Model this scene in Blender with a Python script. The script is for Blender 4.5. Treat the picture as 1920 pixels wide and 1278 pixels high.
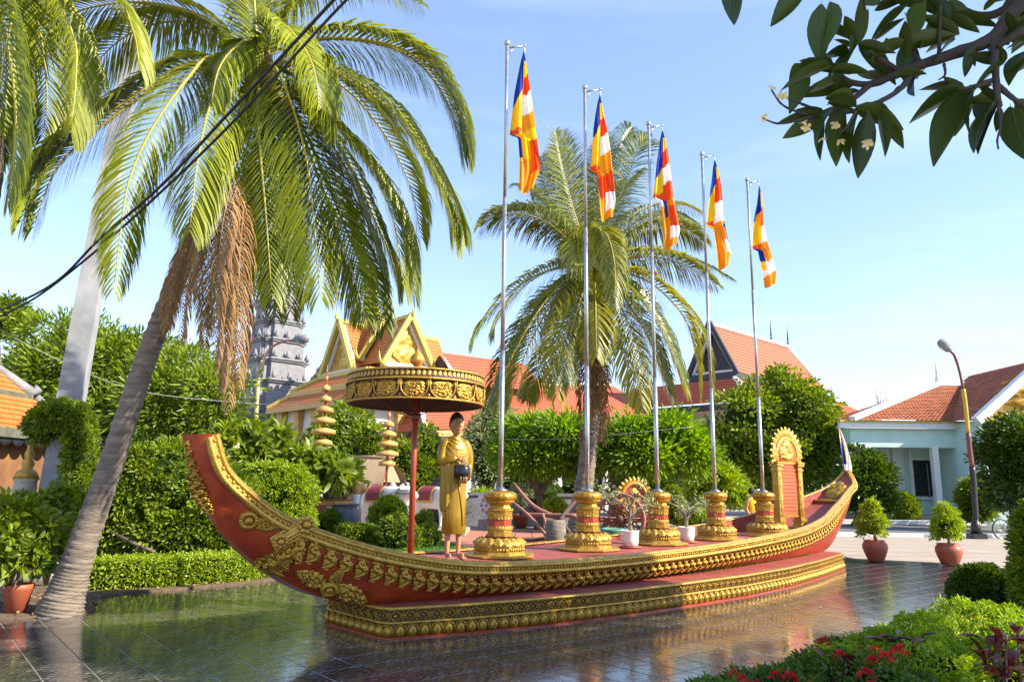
import bpy, math, random
import numpy as np
from mathutils import Vector, Matrix
SC = bpy.context.scene
for _o in list(bpy.data.objects): bpy.data.objects.remove(_o)
COL = SC.collection
rng = np.random.default_rng(7)
random.seed(7)
PI = math.pi

# ------------------------------------------------------------------ camera
FPX, PITCH, ROLL, EYE = 1384.18, 0.1914, 0.0125, np.array([0.0, 0.0, 1.78])
_fw = np.array([0, math.cos(PITCH), math.sin(PITCH)]); _rt0 = np.array([1.0, 0, 0]); _up0 = np.cross(_rt0, _fw)
_rt = math.cos(ROLL)*_rt0 + math.sin(ROLL)*_up0
_up = -math.sin(ROLL)*_rt0 + math.cos(ROLL)*_up0
cam_d = bpy.data.cameras.new("camera"); cam = bpy.data.objects.new("camera", cam_d); COL.objects.link(cam)
cam_d.sensor_width = 36; cam_d.lens = 36*FPX/1920; cam_d.clip_end = 2000; cam_d.clip_start = 0.05
cam.matrix_world = Matrix(((_rt[0], _up[0], -_fw[0], EYE[0]), (_rt[1], _up[1], -_fw[1], EYE[1]), (_rt[2], _up[2], -_fw[2], EYE[2]), (0, 0, 0, 1)))
SC.camera = cam

# ------------------------------------------------------------------ sky, sun, exposure
SUN = np.array([0.95*0.84, -0.31*0.84, 0.545]); SUN /= np.linalg.norm(SUN)
SUN_EL = math.asin(SUN[2]); SUN_AZ = math.atan2(SUN[0], SUN[1])
world = bpy.data.worlds.new("World"); SC.world = world; world.use_nodes = True
wn = world.node_tree; wn.nodes.clear()
w_out = wn.nodes.new("ShaderNodeOutputWorld"); w_bg = wn.nodes.new("ShaderNodeBackground")
w_sky = wn.nodes.new("ShaderNodeTexSky"); w_sky.sky_type = 'NISHITA'; w_sky.sun_disc = False
w_sky.sun_elevation = SUN_EL; w_sky.sun_rotation = SUN_AZ
w_sky.air_density = 1.0; w_sky.dust_density = 0.15; w_sky.ozone_density = 3.0
# faint high cirrus mixed into the sky
w_tc = wn.nodes.new("ShaderNodeTexCoord"); w_map = wn.nodes.new("ShaderNodeMapping"); w_map.inputs['Scale'].default_value = (1.2, 1.2, 7.0)
w_ns = wn.nodes.new("ShaderNodeTexNoise"); w_ns.inputs['Scale'].default_value = 2.2; w_ns.inputs['Detail'].default_value = 7; w_ns.inputs['Distortion'].default_value = 0.6
w_mr = wn.nodes.new("ShaderNodeMapRange"); w_mr.inputs[1].default_value = 0.5; w_mr.inputs[2].default_value = 0.85; w_mr.inputs[4].default_value = 0.10
w_mx = wn.nodes.new("ShaderNodeMixRGB"); w_mx.inputs[2].default_value = (8.5, 9.0, 9.6, 1)
wn.links.new(w_tc.outputs['Generated'], w_map.inputs[0]); wn.links.new(w_map.outputs[0], w_ns.inputs[0])
wn.links.new(w_ns.outputs[0], w_mr.inputs[0]); wn.links.new(w_mr.outputs[0], w_mx.inputs[0])
w_tint = wn.nodes.new('ShaderNodeMixRGB'); w_tint.blend_type = 'MULTIPLY'; w_tint.inputs[0].default_value = 1.0; w_tint.inputs[2].default_value = (1.54, 1.56, 1.78, 1)
w_gm = wn.nodes.new('ShaderNodeGamma'); w_gm.inputs[1].default_value = 0.74
wn.links.new(w_sky.outputs[0], w_gm.inputs[0]); wn.links.new(w_gm.outputs[0], w_tint.inputs[1]); wn.links.new(w_tint.outputs[0], w_mx.inputs[1]); wn.links.new(w_mx.outputs[0], w_bg.inputs[0])
w_bg.inputs[1].default_value = 0.13
wn.links.new(w_bg.outputs[0], w_out.inputs[0])
sun_d = bpy.data.lights.new("sun", 'SUN'); sun_d.energy = 5.0; sun_d.angle = math.radians(0.55); sun_d.color = (1.0, 0.90, 0.72)
sun_o = bpy.data.objects.new("sun", sun_d); COL.objects.link(sun_o); sun_o.location = (30, -20, 40)
sun_o.rotation_euler = Vector(SUN).to_track_quat('Z', 'Y').to_euler()
SC.view_settings.view_transform = 'Standard'; SC.view_settings.look = 'None'
SC.view_settings.exposure = 1.15; SC.view_settings.gamma = 1.0; SC.view_settings.use_curve_mapping = False
SC.render.engine = 'CYCLES'
try:
    SC.cycles.use_denoising = True; SC.cycles.denoiser = 'OPENIMAGEDENOISE'
except Exception: pass
SC.cycles.max_bounces = 6; SC.cycles.transparent_max_bounces = 4; SC.cycles.diffuse_bounces = 3; SC.cycles.glossy_bounces = 3
SC.cycles.transmission_bounces = 3; SC.cycles.caustics_reflective = False; SC.cycles.caustics_refractive = False

# ------------------------------------------------------------------ placing by known distance
def ray(u, v): return _fw + _rt*(u-960)/FPX + _up*(639-v)/FPX
def gz(u, v, z=0.0):
    d = ray(u, v); return EYE + d*((z-EYE[2])/d[2])
def gy(u, v, Y):
    d = ray(u, v); return EYE + d*(Y/d[1])
P0 = np.array([-.144, 11.2]); AX = np.array([.7244, .6894]); NX = np.array([-.6894, .7244])   # boat centre line
def BP(s, n, z): q = P0 + AX*s + NX*n; return np.array([q[0], q[1], z])

# ------------------------------------------------------------------ materials
MATS = {}
def mat(name, col, rough=0.6, metal=0.0, var=0.15, scale=6.0, bump=0.0, bscale=30.0, col2=None, spec=0.5, coat=0.0, attr=False, transl=0.0, stretch=(1,1,1), sheen=0.0):
    if name in MATS: return MATS[name]
    m = bpy.data.materials.new(name); m.use_nodes = True; nt = m.node_tree; N = nt.nodes; L = nt.links
    b = N['Principled BSDF']; b.inputs['Roughness'].default_value = rough; b.inputs['Metallic'].default_value = metal
    b.inputs['Specular IOR Level'].default_value = spec
    if coat: b.inputs['Coat Weight'].default_value = coat; b.inputs['Coat Roughness'].default_value = 0.15
    c2 = col2 if col2 is not None else tuple(max(0, c*(1-var*2)) for c in col)
    tc = N.new('ShaderNodeTexCoord'); mp = N.new('ShaderNodeMapping'); mp.inputs['Scale'].default_value = stretch
    L.new(tc.outputs['Object'], mp.inputs[0])
    ns = N.new('ShaderNodeTexNoise'); ns.inputs['Scale'].default_value = scale; ns.inputs['Detail'].default_value = 5; ns.inputs['Roughness'].default_value = 0.6
    L.new(mp.outputs[0], ns.inputs[0])
    rp = N.new('ShaderNodeValToRGB'); rp.color_ramp.elements[0].position = 0.3; rp.color_ramp.elements[1].position = 0.7
    rp.color_ramp.elements[0].color = (*c2, 1); rp.color_ramp.elements[1].color = (*col, 1)
    out = rp.outputs[0]
    if attr:
        at = N.new('ShaderNodeAttribute'); at.attribute_name = 'rnd'
        L.new(at.outputs['Fac'], rp.inputs[0]); rp.color_ramp.elements[0].position = 0.0; rp.color_ramp.elements[1].position = 1.0
    else:
        L.new(ns.outputs[0], rp.inputs[0])
    L.new(out, b.inputs['Base Color'])
    if not attr:
        mr = N.new('ShaderNodeMapRange'); mr.inputs[3].default_value = max(0.02, rough-0.1); mr.inputs[4].default_value = min(1, rough+0.12)
        L.new(ns.outputs[0], mr.inputs[0]); L.new(mr.outputs[0], b.inputs['Roughness'])
    if bump:
        n2 = N.new('ShaderNodeTexNoise'); n2.inputs['Scale'].default_value = bscale; n2.inputs['Detail'].default_value = 4
        L.new(mp.outputs[0], n2.inputs[0])
        bp = N.new('ShaderNodeBump'); bp.inputs['Strength'].default_value = bump; bp.inputs['Distance'].default_value = 0.02
        L.new(n2.outputs[0], bp.inputs['Height']); L.new(bp.outputs[0], b.inputs['Normal'])
    if transl:
        t = N.new('ShaderNodeBsdfTranslucent'); mx = N.new('ShaderNodeMixShader'); mx.inputs[0].default_value = transl
        hs = N.new('ShaderNodeHueSaturation'); hs.inputs['Value'].default_value = 1.9; hs.inputs['Saturation'].default_value = 1.12; hs.inputs['Hue'].default_value = 0.485
        L.new(out, hs.inputs['Color']); L.new(hs.outputs[0], t.inputs[0])
        o = N['Material Output']; L.new(b.outputs[0], mx.inputs[1]); L.new(t.outputs[0], mx.inputs[2]); L.new(mx.outputs[0], o.inputs[0])
    MATS[name] = m
    return m
def leafmat(name, col, col2, rough=0.42, transl=0.3): return mat(name, col, rough, col2=col2, attr=True, transl=transl, spec=0.4)

# ------------------------------------------------------------------ mesh building
class MB:
    def __init__(self): self.v = []; self.f = []; self.m = []; self.s = []; self.n = 0
    def add(self, V, F, mi=0, smooth=True):
        V = np.asarray(V, float).reshape(-1, 3); o = self.n
        self.v.append(V); self.n += len(V)
        for f in F: self.f.append(tuple(int(i)+o for i in f)); self.m.append(mi); self.s.append(smooth)
        return self
    def box(self, c, size, rot=None, mi=0, taper=1.0):
        h = np.array(size)/2; V = np.array([[x, y, z] for z in (-1, 1) for y in (-1, 1) for x in (-1, 1)], float)*h
        V[4:, :2] *= taper
        if rot is not None: V = V @ np.asarray(rot).T
        return self.add(V+np.asarray(c, float), [(0, 2, 3, 1), (4, 5, 7, 6), (0, 1, 5, 4), (2, 6, 7, 3), (0, 4, 6, 2), (1, 3, 7, 5)], mi, False)
    def tube(self, pts, rad, n=8, mi=0, cap=True, smooth=True):
        P = np.asarray(pts, float); k = len(P); rad = np.broadcast_to(np.asarray(rad, float), (k,))
        T = np.gradient(P, axis=0); T /= np.linalg.norm(T, axis=1)[:, None]+1e-9
        ref = np.array([0, 0, 1.0]) if abs(T[0][2]) < 0.9 else np.array([1.0, 0, 0])
        V = []; A = np.linspace(0, 2*PI, n, endpoint=False); u = np.cross(T[0], ref); u /= np.linalg.norm(u)
        for i in range(k):
            u = u - T[i]*(u@T[i]); u /= np.linalg.norm(u)+1e-9; w = np.cross(T[i], u)
            V.append(P[i]+rad[i]*(np.outer(np.cos(A), u)+np.outer(np.sin(A), w)))
        F = [(i*n+j, i*n+(j+1) % n, (i+1)*n+(j+1) % n, (i+1)*n+j) for i in range(k-1) for j in range(n)]
        if cap: F += [tuple(range(n-1, -1, -1)), tuple(range((k-1)*n, k*n))]
        return self.add(np.concatenate(V), F, mi, smooth)
    def lathe(self, prof, n=16, c=(0, 0, 0), mi=0, smooth=True, phase=0.0, sq=(1, 1), lobes=0, lobe_amp=0.0, caps=True):
        A = np.linspace(0, 2*PI, n, endpoint=False)+phase; V = []
        lm = 1+lobe_amp*np.abs(np.cos(A*lobes/2)) if lobes else np.ones(n)
        for r, z in prof: V.append(np.stack([r*lm*np.cos(A)*sq[0], r*lm*np.sin(A)*sq[1], np.full(n, z)], 1))
        k = len(prof)
        F = [(i*n+j, i*n+(j+1) % n, (i+1)*n+(j+1) % n, (i+1)*n+j) for i in range(k-1) for j in range(n)]
        if caps and prof[0][0] > 1e-4: F.append(tuple(range(n-1, -1, -1)))
        if caps and prof[-1][0] > 1e-4: F.append(tuple(range((k-1)*n, k*n)))
        return self.add(np.concatenate(V)+np.asarray(c, float), F, mi, smooth)
    def grid(self, G, mi=0, smooth=True, wrap=False):
        G = np.asarray(G, float); a, b = G.shape[:2]
        F = [(i*b+j, i*b+(j+1) % b, (i+1)*b+(j+1) % b, (i+1)*b+j) for i in range(a-1) for j in range(b if wrap else b-1)]
        return self.add(G.reshape(-1, 3), F, mi, smooth)
    def prism(self, poly, z0, z1, mi=0):
        n = len(poly); V = [(*p, z0) for p in poly]+[(*p, z1) for p in poly]
        F = [(i, (i+1) % n, n+(i+1) % n, n+i) for i in range(n)]+[tuple(range(n-1, -1, -1)), tuple(range(n, 2*n))]
        return self.add(V, F, mi, False)
    def slab(self, quad, t, mi=0):
        """thick plate from a planar polygon, thickness t along minus its normal"""
        Q = np.asarray(quad, float); nrm = np.cross(Q[1]-Q[0], Q[2]-Q[0]); nrm /= np.linalg.norm(nrm); n = len(Q)
        V = np.concatenate([Q-nrm*t, Q]); F = [(i, (i+1) % n, n+(i+1) % n, n+i) for i in range(n)]+[tuple(range(n-1, -1, -1)), tuple(range(n, 2*n))]
        return self.add(V, F, mi, False)
    def ball(self, c, r, n=10, mi=0, sq=(1, 1, 1)):
        th = np.linspace(0, PI, n//2+2)
        return self.lathe([(max(1e-5, r*math.sin(t))*sq[0], -r*math.cos(t)*sq[2]) for t in th], n, c, mi, True, sq=(1, sq[1]/sq[0]))
    def merge(self, o, M=None, mi=None):
        for V in [np.concatenate(o.v)]:
            if M is not None: V = V @ np.asarray(M)[:3, :3].T + np.asarray(M)[:3, 3]
            self.v.append(V); off = self.n; self.n += len(V)
        for f, m, s in zip(o.f, o.m, o.s): self.f.append(tuple(i+off for i in f)); self.m.append(m if mi is None else mi); self.s.append(s)
        return self
    def mesh(self, name, mats, origin=None):
        V = np.concatenate(self.v)
        if origin is not None: V = V-np.asarray(origin)
        me = bpy.data.meshes.new(name); me.from_pydata(V.tolist(), [], self.f)
        for m in (mats if isinstance(mats, (list, tuple)) else [mats]): me.materials.append(m)
        me.polygons.foreach_set('material_index', self.m); me.polygons.foreach_set('use_smooth', self.s); me.update()
        return me
def props(o, label=None, cat=None, group=None, kind=None):
    for k, v in (('label', label), ('category', cat), ('group', group), ('kind', kind)):
        if v: o[k] = v
    return o
def link(name, data, parent=None, loc=None):
    o = bpy.data.objects.new(name, data); COL.objects.link(o)
    if loc is not None: o.location = tuple(float(x) for x in loc)
    if parent is not None: o.parent = parent
    return o
def thing(name, label, cat, loc=(0, 0, 0), rz=0.0, group=None):
    o = link(name, None, None, loc); o.rotation_euler = (0, 0, rz); o.empty_display_size = 0.2
    return props(o, label, cat, group)
def part(name, mb, mats, parent, world=True, kind=None, loc=None):
    """a part; world=True: the mesh was built in world space, so its root's place is subtracted"""
    org = None
    if world:
        r = parent; org = np.zeros(3)
        while r is not None: org = org+np.array(r.location); r = r.parent
    o = link(name, mb.mesh(name, mats, org), parent, loc)
    return props(o, kind=kind)
def solo(name, mb, mats, label, cat, group=None, kind=None, loc=None):
    """a top-level thing that is one mesh"""
    o = link(name, mb.mesh(name, mats, loc), None, loc); return props(o, label, cat, group, kind)
def structure(name, mb, mats, kind='structure'):
    o = link(name, mb.mesh(name, mats), None); o['kind'] = kind; return o
def inst(name, me, parent, M):
    o = link(name, me, parent); o.matrix_local = Matrix([list(map(float, r)) for r in M]); return o
def dup(root, loc, rz=None, label=None, group=None, scale=None):
    r = root.copy(); COL.objects.link(r); r.location = tuple(float(x) for x in loc)
    if rz is not None: r.rotation_euler = (0, 0, rz)
    if scale is not None: r.scale = scale if hasattr(scale, '__len__') else (scale,)*3
    if label: r['label'] = label
    if group: r['group'] = group
    for ch in list(root.children):
        c = ch.copy(); COL.objects.link(c); c.parent = r
        for g in list(ch.children):
            d = g.copy(); COL.objects.link(d); d.parent = c
    return r
def frame(T, D, Nn, c):
    """matrix with columns T, D, N at c"""
    M = np.eye(4); M[:3, 0] = T; M[:3, 1] = D; M[:3, 2] = Nn; M[:3, 3] = c; return M
def unit(v): v = np.asarray(v, float); return v/(np.linalg.norm(v)+1e-12)
def smoothstep(a, b, x):
    t = np.clip((x-a)/(b-a), 0, 1); return t*t*(3-2*t)
def spline(pts, n):
    P = np.asarray(pts, float); k = len(P)
    if k == 2: return P[0]+(P[1]-P[0])*np.linspace(0, 1, n)[:, None]
    Q = np.concatenate([[2*P[0]-P[1]], P, [2*P[-1]-P[-2]]]); out = []
    for x in np.linspace(0, k-1-1e-9, n):
        i = int(x); t = x-i; a, b, c, d = Q[i], Q[i+1], Q[i+2], Q[i+3]
        out.append(0.5*((2*b)+(-a+c)*t+(2*a-5*b+4*c-d)*t*t+(-a+3*b-3*c+d)*t**3))
    return np.array(out)

# ------------------------------------------------------------------ leaves
LEAF4 = np.array([[0, 0, 0], [-.5, .45, .0], [0, 1, 0], [.5, .45, .0]])
def leaf_mesh(name, pos, dirs, length, width, mats, core=None, fold=0.25, bend=0.0, rnd=None, mids=None, r=None, shape=4, origin=None):
    """one mesh of many folded leaf blades; every leaf carries a random 'rnd' for its colour"""
    r = r or rng; n = len(pos); pos = np.asarray(pos, float)
    d = dirs/(np.linalg.norm(dirs, axis=1)[:, None]+1e-9)
    if mids is None:
        a = r.normal(size=(n, 3)); a[:, 2] *= 0.4
    else: a = mids
    side = np.cross(d, a); side /= np.linalg.norm(side, axis=1)[:, None]+1e-9
    up = np.cross(side, d); up *= np.where(up[:, 2] < 0, -1, 1)[:, None]
    L = (length*(0.7+0.6*r.random(n)))[:, None]; W = (width*(0.75+0.5*r.random(n)))[:, None]
    base = pos; tip = pos+d*L-up*(bend*L); mid = pos+d*L*0.5
    l = mid-side*W*0.5+up*W*fold; rr = mid+side*W*0.5+up*W*fold
    if shape == 4:
        V = np.stack([base, l, tip, rr], 1).reshape(-1, 3)
        idx = np.arange(n)[:, None]*4
        T = np.stack([idx+0, idx+2, idx+1, idx+0, idx+3, idx+2], -1).reshape(-1, 3); per = 2
    else:
        m1 = pos+d*L*0.35; m2 = pos+d*L*0.72-up*(bend*L*0.4)
        l1 = m1-side*W*0.42+up*W*fold; r1 = m1+side*W*0.42+up*W*fold; l2 = m2-side*W*0.5+up*W*fold; r2 = m2+side*W*0.5+up*W*fold
        V = np.stack([base, l1, l2, tip, r2, r1, m1, m2], 1).reshape(-1, 3); idx = np.arange(n)[:, None]*8
        T = np.stack([idx+i for t in ((0, 6, 1), (6, 7, 2), (6, 2, 1), (7, 3, 2), (0, 5, 6), (6, 5, 4), (6, 4, 7), (7, 4, 3)) for i in t], -1).reshape(-1, 3); per = 8
    rv = r.random(n) if rnd is None else rnd
    fr = np.repeat(rv, per)
    mi = np.zeros(len(T), int)
    if core is not None and len(core.v):
        CV = np.concatenate(core.v); CT = []
        for f in core.f:
            for k in range(1, len(f)-1): CT.append((f[0], f[k], f[k+1]))
        CT = np.array(CT)+len(V); V = np.concatenate([V, CV]); T = np.concatenate([T, CT]); fr = np.concatenate([fr, np.zeros(len(CT))]); mi = np.concatenate([mi, np.ones(len(CT), int)])
    if origin is not None: V = V-np.asarray(origin)
    me = bpy.data.meshes.new(name); nv, nf = len(V), len(T)
    me.vertices.add(nv); me.vertices.foreach_set('co', V.astype(np.float32).ravel())
    me.loops.add(nf*3); me.loops.foreach_set('vertex_index', T.astype(np.int32).ravel())
    me.polygons.add(nf); me.polygons.foreach_set('loop_start', np.arange(0, nf*3, 3, dtype=np.int32))
    me.update(calc_edges=True)
    for m in mats: me.materials.append(m)
    me.polygons.foreach_set('material_index', mi.astype(np.int32))
    at = me.attributes.new('rnd', 'FLOAT', 'FACE'); at.data.foreach_set('value', fr.astype(np.float32))
    me.update(); return me
def rand_dirs(n, r=None):
    d = (r or rng).normal(size=(n, 3)); return d/np.linalg.norm(d, axis=1)[:, None]
def crown_points(blobs, clumps, per, csize, r=None, bottom=-0.5, rough=1.0):
    """clumps of leaves over the skin of several ellipsoids -> positions, outward directions, clump shade"""
    r = r or rng; vol = np.array([b[3]*b[4]+b[3]*b[5]+b[4]*b[5] for b in blobs]); pick = r.choice(len(blobs), clumps, p=vol/vol.sum())
    B = np.array(blobs)[pick]; d = rand_dirs(clumps, r); d[:, 2] = np.where(d[:, 2] < bottom, -d[:, 2], d[:, 2])
    lump = 1+.16*np.sin(d[:, 0]*5.1+B[:, 0]*3)*np.cos(d[:, 2]*6.3+B[:, 1]*2)+.10*np.sin(d[:, 1]*9.7+B[:, 2]*5)
    lump = 1+(lump-1)*rough; rad = ((1-.36*rough+.36*rough*r.random(clumps))*lump)[:, None]
    if rough >= 1: rad = rad+np.where(r.random(clumps) < .09, r.uniform(.08, .26, clumps), 0)[:, None]
    C = B[:, :3]+d*B[:, 3:6]*rad
    pd = rand_dirs(clumps*per, r); q = np.repeat(np.arange(clumps), per)
    pos = C[q]+pd*csize*(r.random(clumps*per)**0.5)[:, None]*np.array([1, 1, 0.75])
    out = unit_rows(d[q]*0.7+pd*0.9+np.array([0, 0, -0.15]))
    shade = np.clip(r.random(clumps)[q]*0.55+r.random(clumps*per)*0.45, 0, 1)
    return pos, out, shade
def unit_rows(a): return a/(np.linalg.norm(a, axis=1)[:, None]+1e-9)
# ================================================================== THE GROUND
M_red = mat('hull red paint', (.42, .060, .012), .30, col2=(.25, .028, .008), scale=3.5, bump=.12, bscale=22)
M_deck = mat('deck red paint', (.40, .09, .065), .55, col2=(.22, .05, .04), scale=4, bump=.2, bscale=40)
M_gold = mat('gold paint', (.56, .32, .04), .29, .5, col2=(.27, .135, .014), scale=17, bump=.35, bscale=70)
M_gold2 = mat('pale gold paint', (.62, .38, .065), .32, .45, col2=(.36, .20, .028), scale=13, bump=.4, bscale=90)
M_golddark = mat('old gold paint in the ground of the relief', (.20, .10, .02), .5, .3, scale=20, bump=.2)
M_maroon = mat('maroon paint', (.20, .03, .018), .45, col2=(.12, .018, .012), scale=6)
def tile_mat():
    m = bpy.data.materials.new('dark glazed patterned tile'); m.use_nodes = True; nt = m.node_tree; N = nt.nodes; L = nt.links; b = N['Principled BSDF']
    tc = N.new('ShaderNodeTexCoord'); oi = N.new('ShaderNodeObjectInfo')
    sc = N.new('ShaderNodeVectorMath'); sc.operation = 'MULTIPLY'; sc.inputs[1].default_value = (1/.415,)*3; L.new(tc.outputs['Object'], sc.inputs[0])
    ad = N.new('ShaderNodeVectorMath'); ad.operation = 'ADD'; ad.inputs[1].default_value = (.5, .5, .5); L.new(sc.outputs[0], ad.inputs[0])
    fr = N.new('ShaderNodeVectorMath'); fr.operation = 'FRACTION'; L.new(ad.outputs[0], fr.inputs[0])
    sb = N.new('ShaderNodeVectorMath'); sb.operation = 'SUBTRACT'; sb.inputs[1].default_value = (.5, .5, .5); L.new(fr.outputs[0], sb.inputs[0])
    sx = N.new('ShaderNodeSeparateXYZ'); L.new(sb.outputs[0], sx.inputs[0])
    def M(op, a, bb=None, c=None):
        n = N.new('ShaderNodeMath'); n.operation = op
        for i, x in enumerate((a, bb, c)):
            if x is None: continue
            if isinstance(x, (int, float)): n.inputs[i].default_value = x
            else: L.new(x, n.inputs[i])
        return n.outputs[0]
    x, y = sx.outputs[0], sx.outputs[1]
    r = M('SQRT', M('ADD', M('MULTIPLY', x, x), M('MULTIPLY', y, y))); an = M('ARCTAN2', y, x)
    ns = N.new('ShaderNodeTexNoise'); ns.inputs['Scale'].default_value = 9; ns.inputs['Detail'].default_value = 3; L.new(tc.outputs['Object'], ns.inputs[0])
    pet = M('SINE', M('ADD', M('MULTIPLY', an, 4.0), M('MULTIPLY', M('SINE', M('MULTIPLY', r, 38.0)), 1.6)))
    ring = M('SINE', M('ADD', M('MULTIPLY', r, 42.0), M('MULTIPLY', pet, 1.3)))
    msk = N.new('ShaderNodeMapRange'); msk.inputs[1].default_value = .35; msk.inputs[2].default_value = .8
    L.new(M('MULTIPLY', M('MULTIPLY', ring, M('ADD', M('MULTIPLY', pet, .35), .65)), M('ADD', ns.outputs[0], .35)), msk.inputs[0])
    n3 = N.new('ShaderNodeTexNoise'); n3.inputs['Scale'].default_value = 26; n3.inputs['Detail'].default_value = 6; L.new(tc.outputs['Object'], n3.inputs[0])
    rp = N.new('ShaderNodeValToRGB'); rp.color_ramp.elements[0].color = (.030, .026, .026, 1); rp.color_ramp.elements[1].color = (.085, .072, .068, 1); rp.color_ramp.elements[0].position = .35; rp.color_ramp.elements[1].position = .7
    L.new(n3.outputs[0], rp.inputs[0])
    mx = N.new('ShaderNodeMixRGB'); mx.inputs[2].default_value = (.26, .23, .22, 1); L.new(M('MULTIPLY', msk.outputs[0], .85), mx.inputs[0]); L.new(rp.outputs[0], mx.inputs[1])
    hv = N.new('ShaderNodeHueSaturation'); L.new(M('ADD', M('MULTIPLY', oi.outputs['Random'], .35), .82), hv.inputs['Value']); L.new(mx.outputs[0], hv.inputs['Color'])
    L.new(hv.outputs[0], b.inputs['Base Color'])
    ro = N.new('ShaderNodeMapRange'); ro.inputs[3].default_value = .05; ro.inputs[4].default_value = .26; L.new(n3.outputs[0], ro.inputs[0]); L.new(ro.outputs[0], b.inputs['Roughness'])
    b.inputs['Specular IOR Level'].default_value = .75; b.inputs['Coat Weight'].default_value = .6; b.inputs['Coat Roughness'].default_value = .05
    nb = N.new('ShaderNodeTexNoise'); nb.inputs['Scale'].default_value = 7; nb.inputs['Detail'].default_value = 3; L.new(tc.outputs['Object'], nb.inputs[0])
    bp = N.new('ShaderNodeBump'); bp.inputs['Strength'].default_value = .16; bp.inputs['Distance'].default_value = .02
    L.new(M('ADD', M('MULTIPLY', nb.outputs[0], .6), M('MULTIPLY', msk.outputs[0], .10)), bp.inputs['Height'])
    L.new(bp.outputs[0], b.inputs['Normal']); L.new(bp.outputs[0], b.inputs['Coat Normal'])
    return m
M_tile = tile_mat()
M_grout = mat('pale grout', (.30, .26, .22), .8, scale=20)
M_conc = mat('pale concrete', (.40, .35, .29), .85, col2=(.31, .275, .23), scale=1.3, bump=.15, bscale=12)
M_cream = mat('cream pavement slabs', (.42, .34, .26), .8, col2=(.33, .265, .20), scale=1.1, bump=.2, bscale=14)
M_asph = mat('worn asphalt', (.16, .15, .145), .9, col2=(.11, .105, .10), scale=2.2, bump=.3, bscale=60)
M_soil = mat('bare soil', (.17, .115, .07), .95, col2=(.09, .06, .04), scale=7, bump=.6, bscale=25)
M_white = mat('white paint', (.80, .79, .76), .5, col2=(.70, .69, .65), scale=3)
M_lawnsoil = mat('lawn soil', (.05, .10, .02), .95, scale=9)

# one sheet out to the horizon
structure('ground', MB().add([(-500, -60, -.06), (500, -60, -.06), (500, 900, -.06), (-500, 900, -.06)], [(0, 1, 2, 3)]), M_conc)
FLOOR = [(-6.9, 9.55), (-6.41, 9.82), (-5.75, 10.2), (-5.55, 10.6), (-6.2, 11.7), (-6.0, 12.2), (-5.42, 12.6), (-4.32, 13.76), (-4.0, 15.1), (-2.2, 17.3), (1.5, 20.6), (4.5, 21.6), (8.81, 19.6), (10.46, 18.85), (11.5, 17.6), (13.2, 15.0), (12, 8), (4.5, 1), (-6, 1), (-9, 8.6)]
def inside(p, poly):
    c = False; n = len(poly)
    for i in range(n):
        (x1, y1), (x2, y2) = poly[i], poly[(i+1) % n]
        if (y1 > p[1]) != (y2 > p[1]) and p[0] < (x2-x1)*(p[1]-y1)/(y2-y1)+x1: c = not c
    return c
floor_bed = MB(); floor_bed.prism(FLOOR, -.055, -.0035)
o_floor = structure('floor', floor_bed, M_grout)
TS = .415; TA = math.radians(-50.6); TU = np.array([math.cos(TA), math.sin(TA)]); TV = np.array([-TU[1], TU[0]])
T0 = np.array([-5.99, 9.96])+TU*.2+TV*TS/2
cells = []
for i in range(-60, 60):
    for j in range(-60, 60):
        c = T0+TU*i*TS+TV*j*TS
        if not (inside(c, FLOOR) or any(inside(c+TU*a+TV*b, FLOOR) for a in (-.2, .2) for b in (-.2, .2))): continue
        d = np.array([c[0], c[1], 0])-EYE; z = d@_fw
        if z < .5: continue
        u = 960+FPX*(d@_rt)/z; v = 639-FPX*(d@_up)/z
        if -150 < u < 2070 and 900 < v < 1480:
            b = (c-P0); s, nn = b@AX, b@NX
            hid = (-2.2 < s < 9.6 and abs(nn) < .55) or nn > 1.6 and -2 < s < 9     # under or behind the boat
            cells.append((0 if hid else 1/(z*z), c))
cells.sort(key=lambda t: -t[0])
def tile_geo(mb, c2, z, tilt=None):
    h = TS/2-.0045; b = .003; V = [(-h, -h, -.012), (h, -h, -.012), (h, h, -.012), (-h, h, -.012)]+[(-h, -h, -b), (h, -h, -b), (h, h, -b), (-h, h, -b)]+[(-h+b, -h+b, 0), (h-b, -h+b, 0), (h-b, h-b, 0), (-h+b, h-b, 0)]
    V = np.array(V)+np.array([c2[0], c2[1], z])
    if tilt is not None: V[:, 2] += (V[:, 0]-c2[0])*tilt[0]+(V[:, 1]-c2[1])*tilt[1]
    mb.add(V, [(0, 1, 5, 4), (1, 2, 6, 5), (2, 3, 7, 6), (3, 0, 4, 7), (4, 5, 9, 8), (5, 6, 10, 9), (6, 7, 11, 10), (7, 4, 8, 11), (8, 9, 10, 11)], 0, False)
tm = MB(); tile_geo(tm, (0, 0), 0); tile_me = tm.mesh('tile', M_tile)
Rz = np.eye(4); Rz[:2, 0] = TU; Rz[:2, 1] = TV
for k, (w_, c) in enumerate(cells[:300]):
    Mx = Rz.copy(); tx, ty = rng.normal(size=2)*.0016
    Mx[2, 0] = tx; Mx[2, 1] = ty; Mx[:3, 3] = (c[0], c[1], rng.random()*.001)
    inst('tile', tile_me, o_floor, Mx)
rest = MB()
for w_, c in cells[300:]:
    q = np.array([(c-T0)@TU, (c-T0)@TV]); tile_geo(rest, q, rng.random()*.001, rng.normal(size=2)*.0016)
o_rest = link('tile_field', rest.mesh('tile_field', M_tile), o_floor); o_rest['kind'] = 'stuff'
Mr = Rz.copy(); Mr[:2, 3] = T0; o_rest.matrix_local = Matrix(Mr.tolist())

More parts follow.
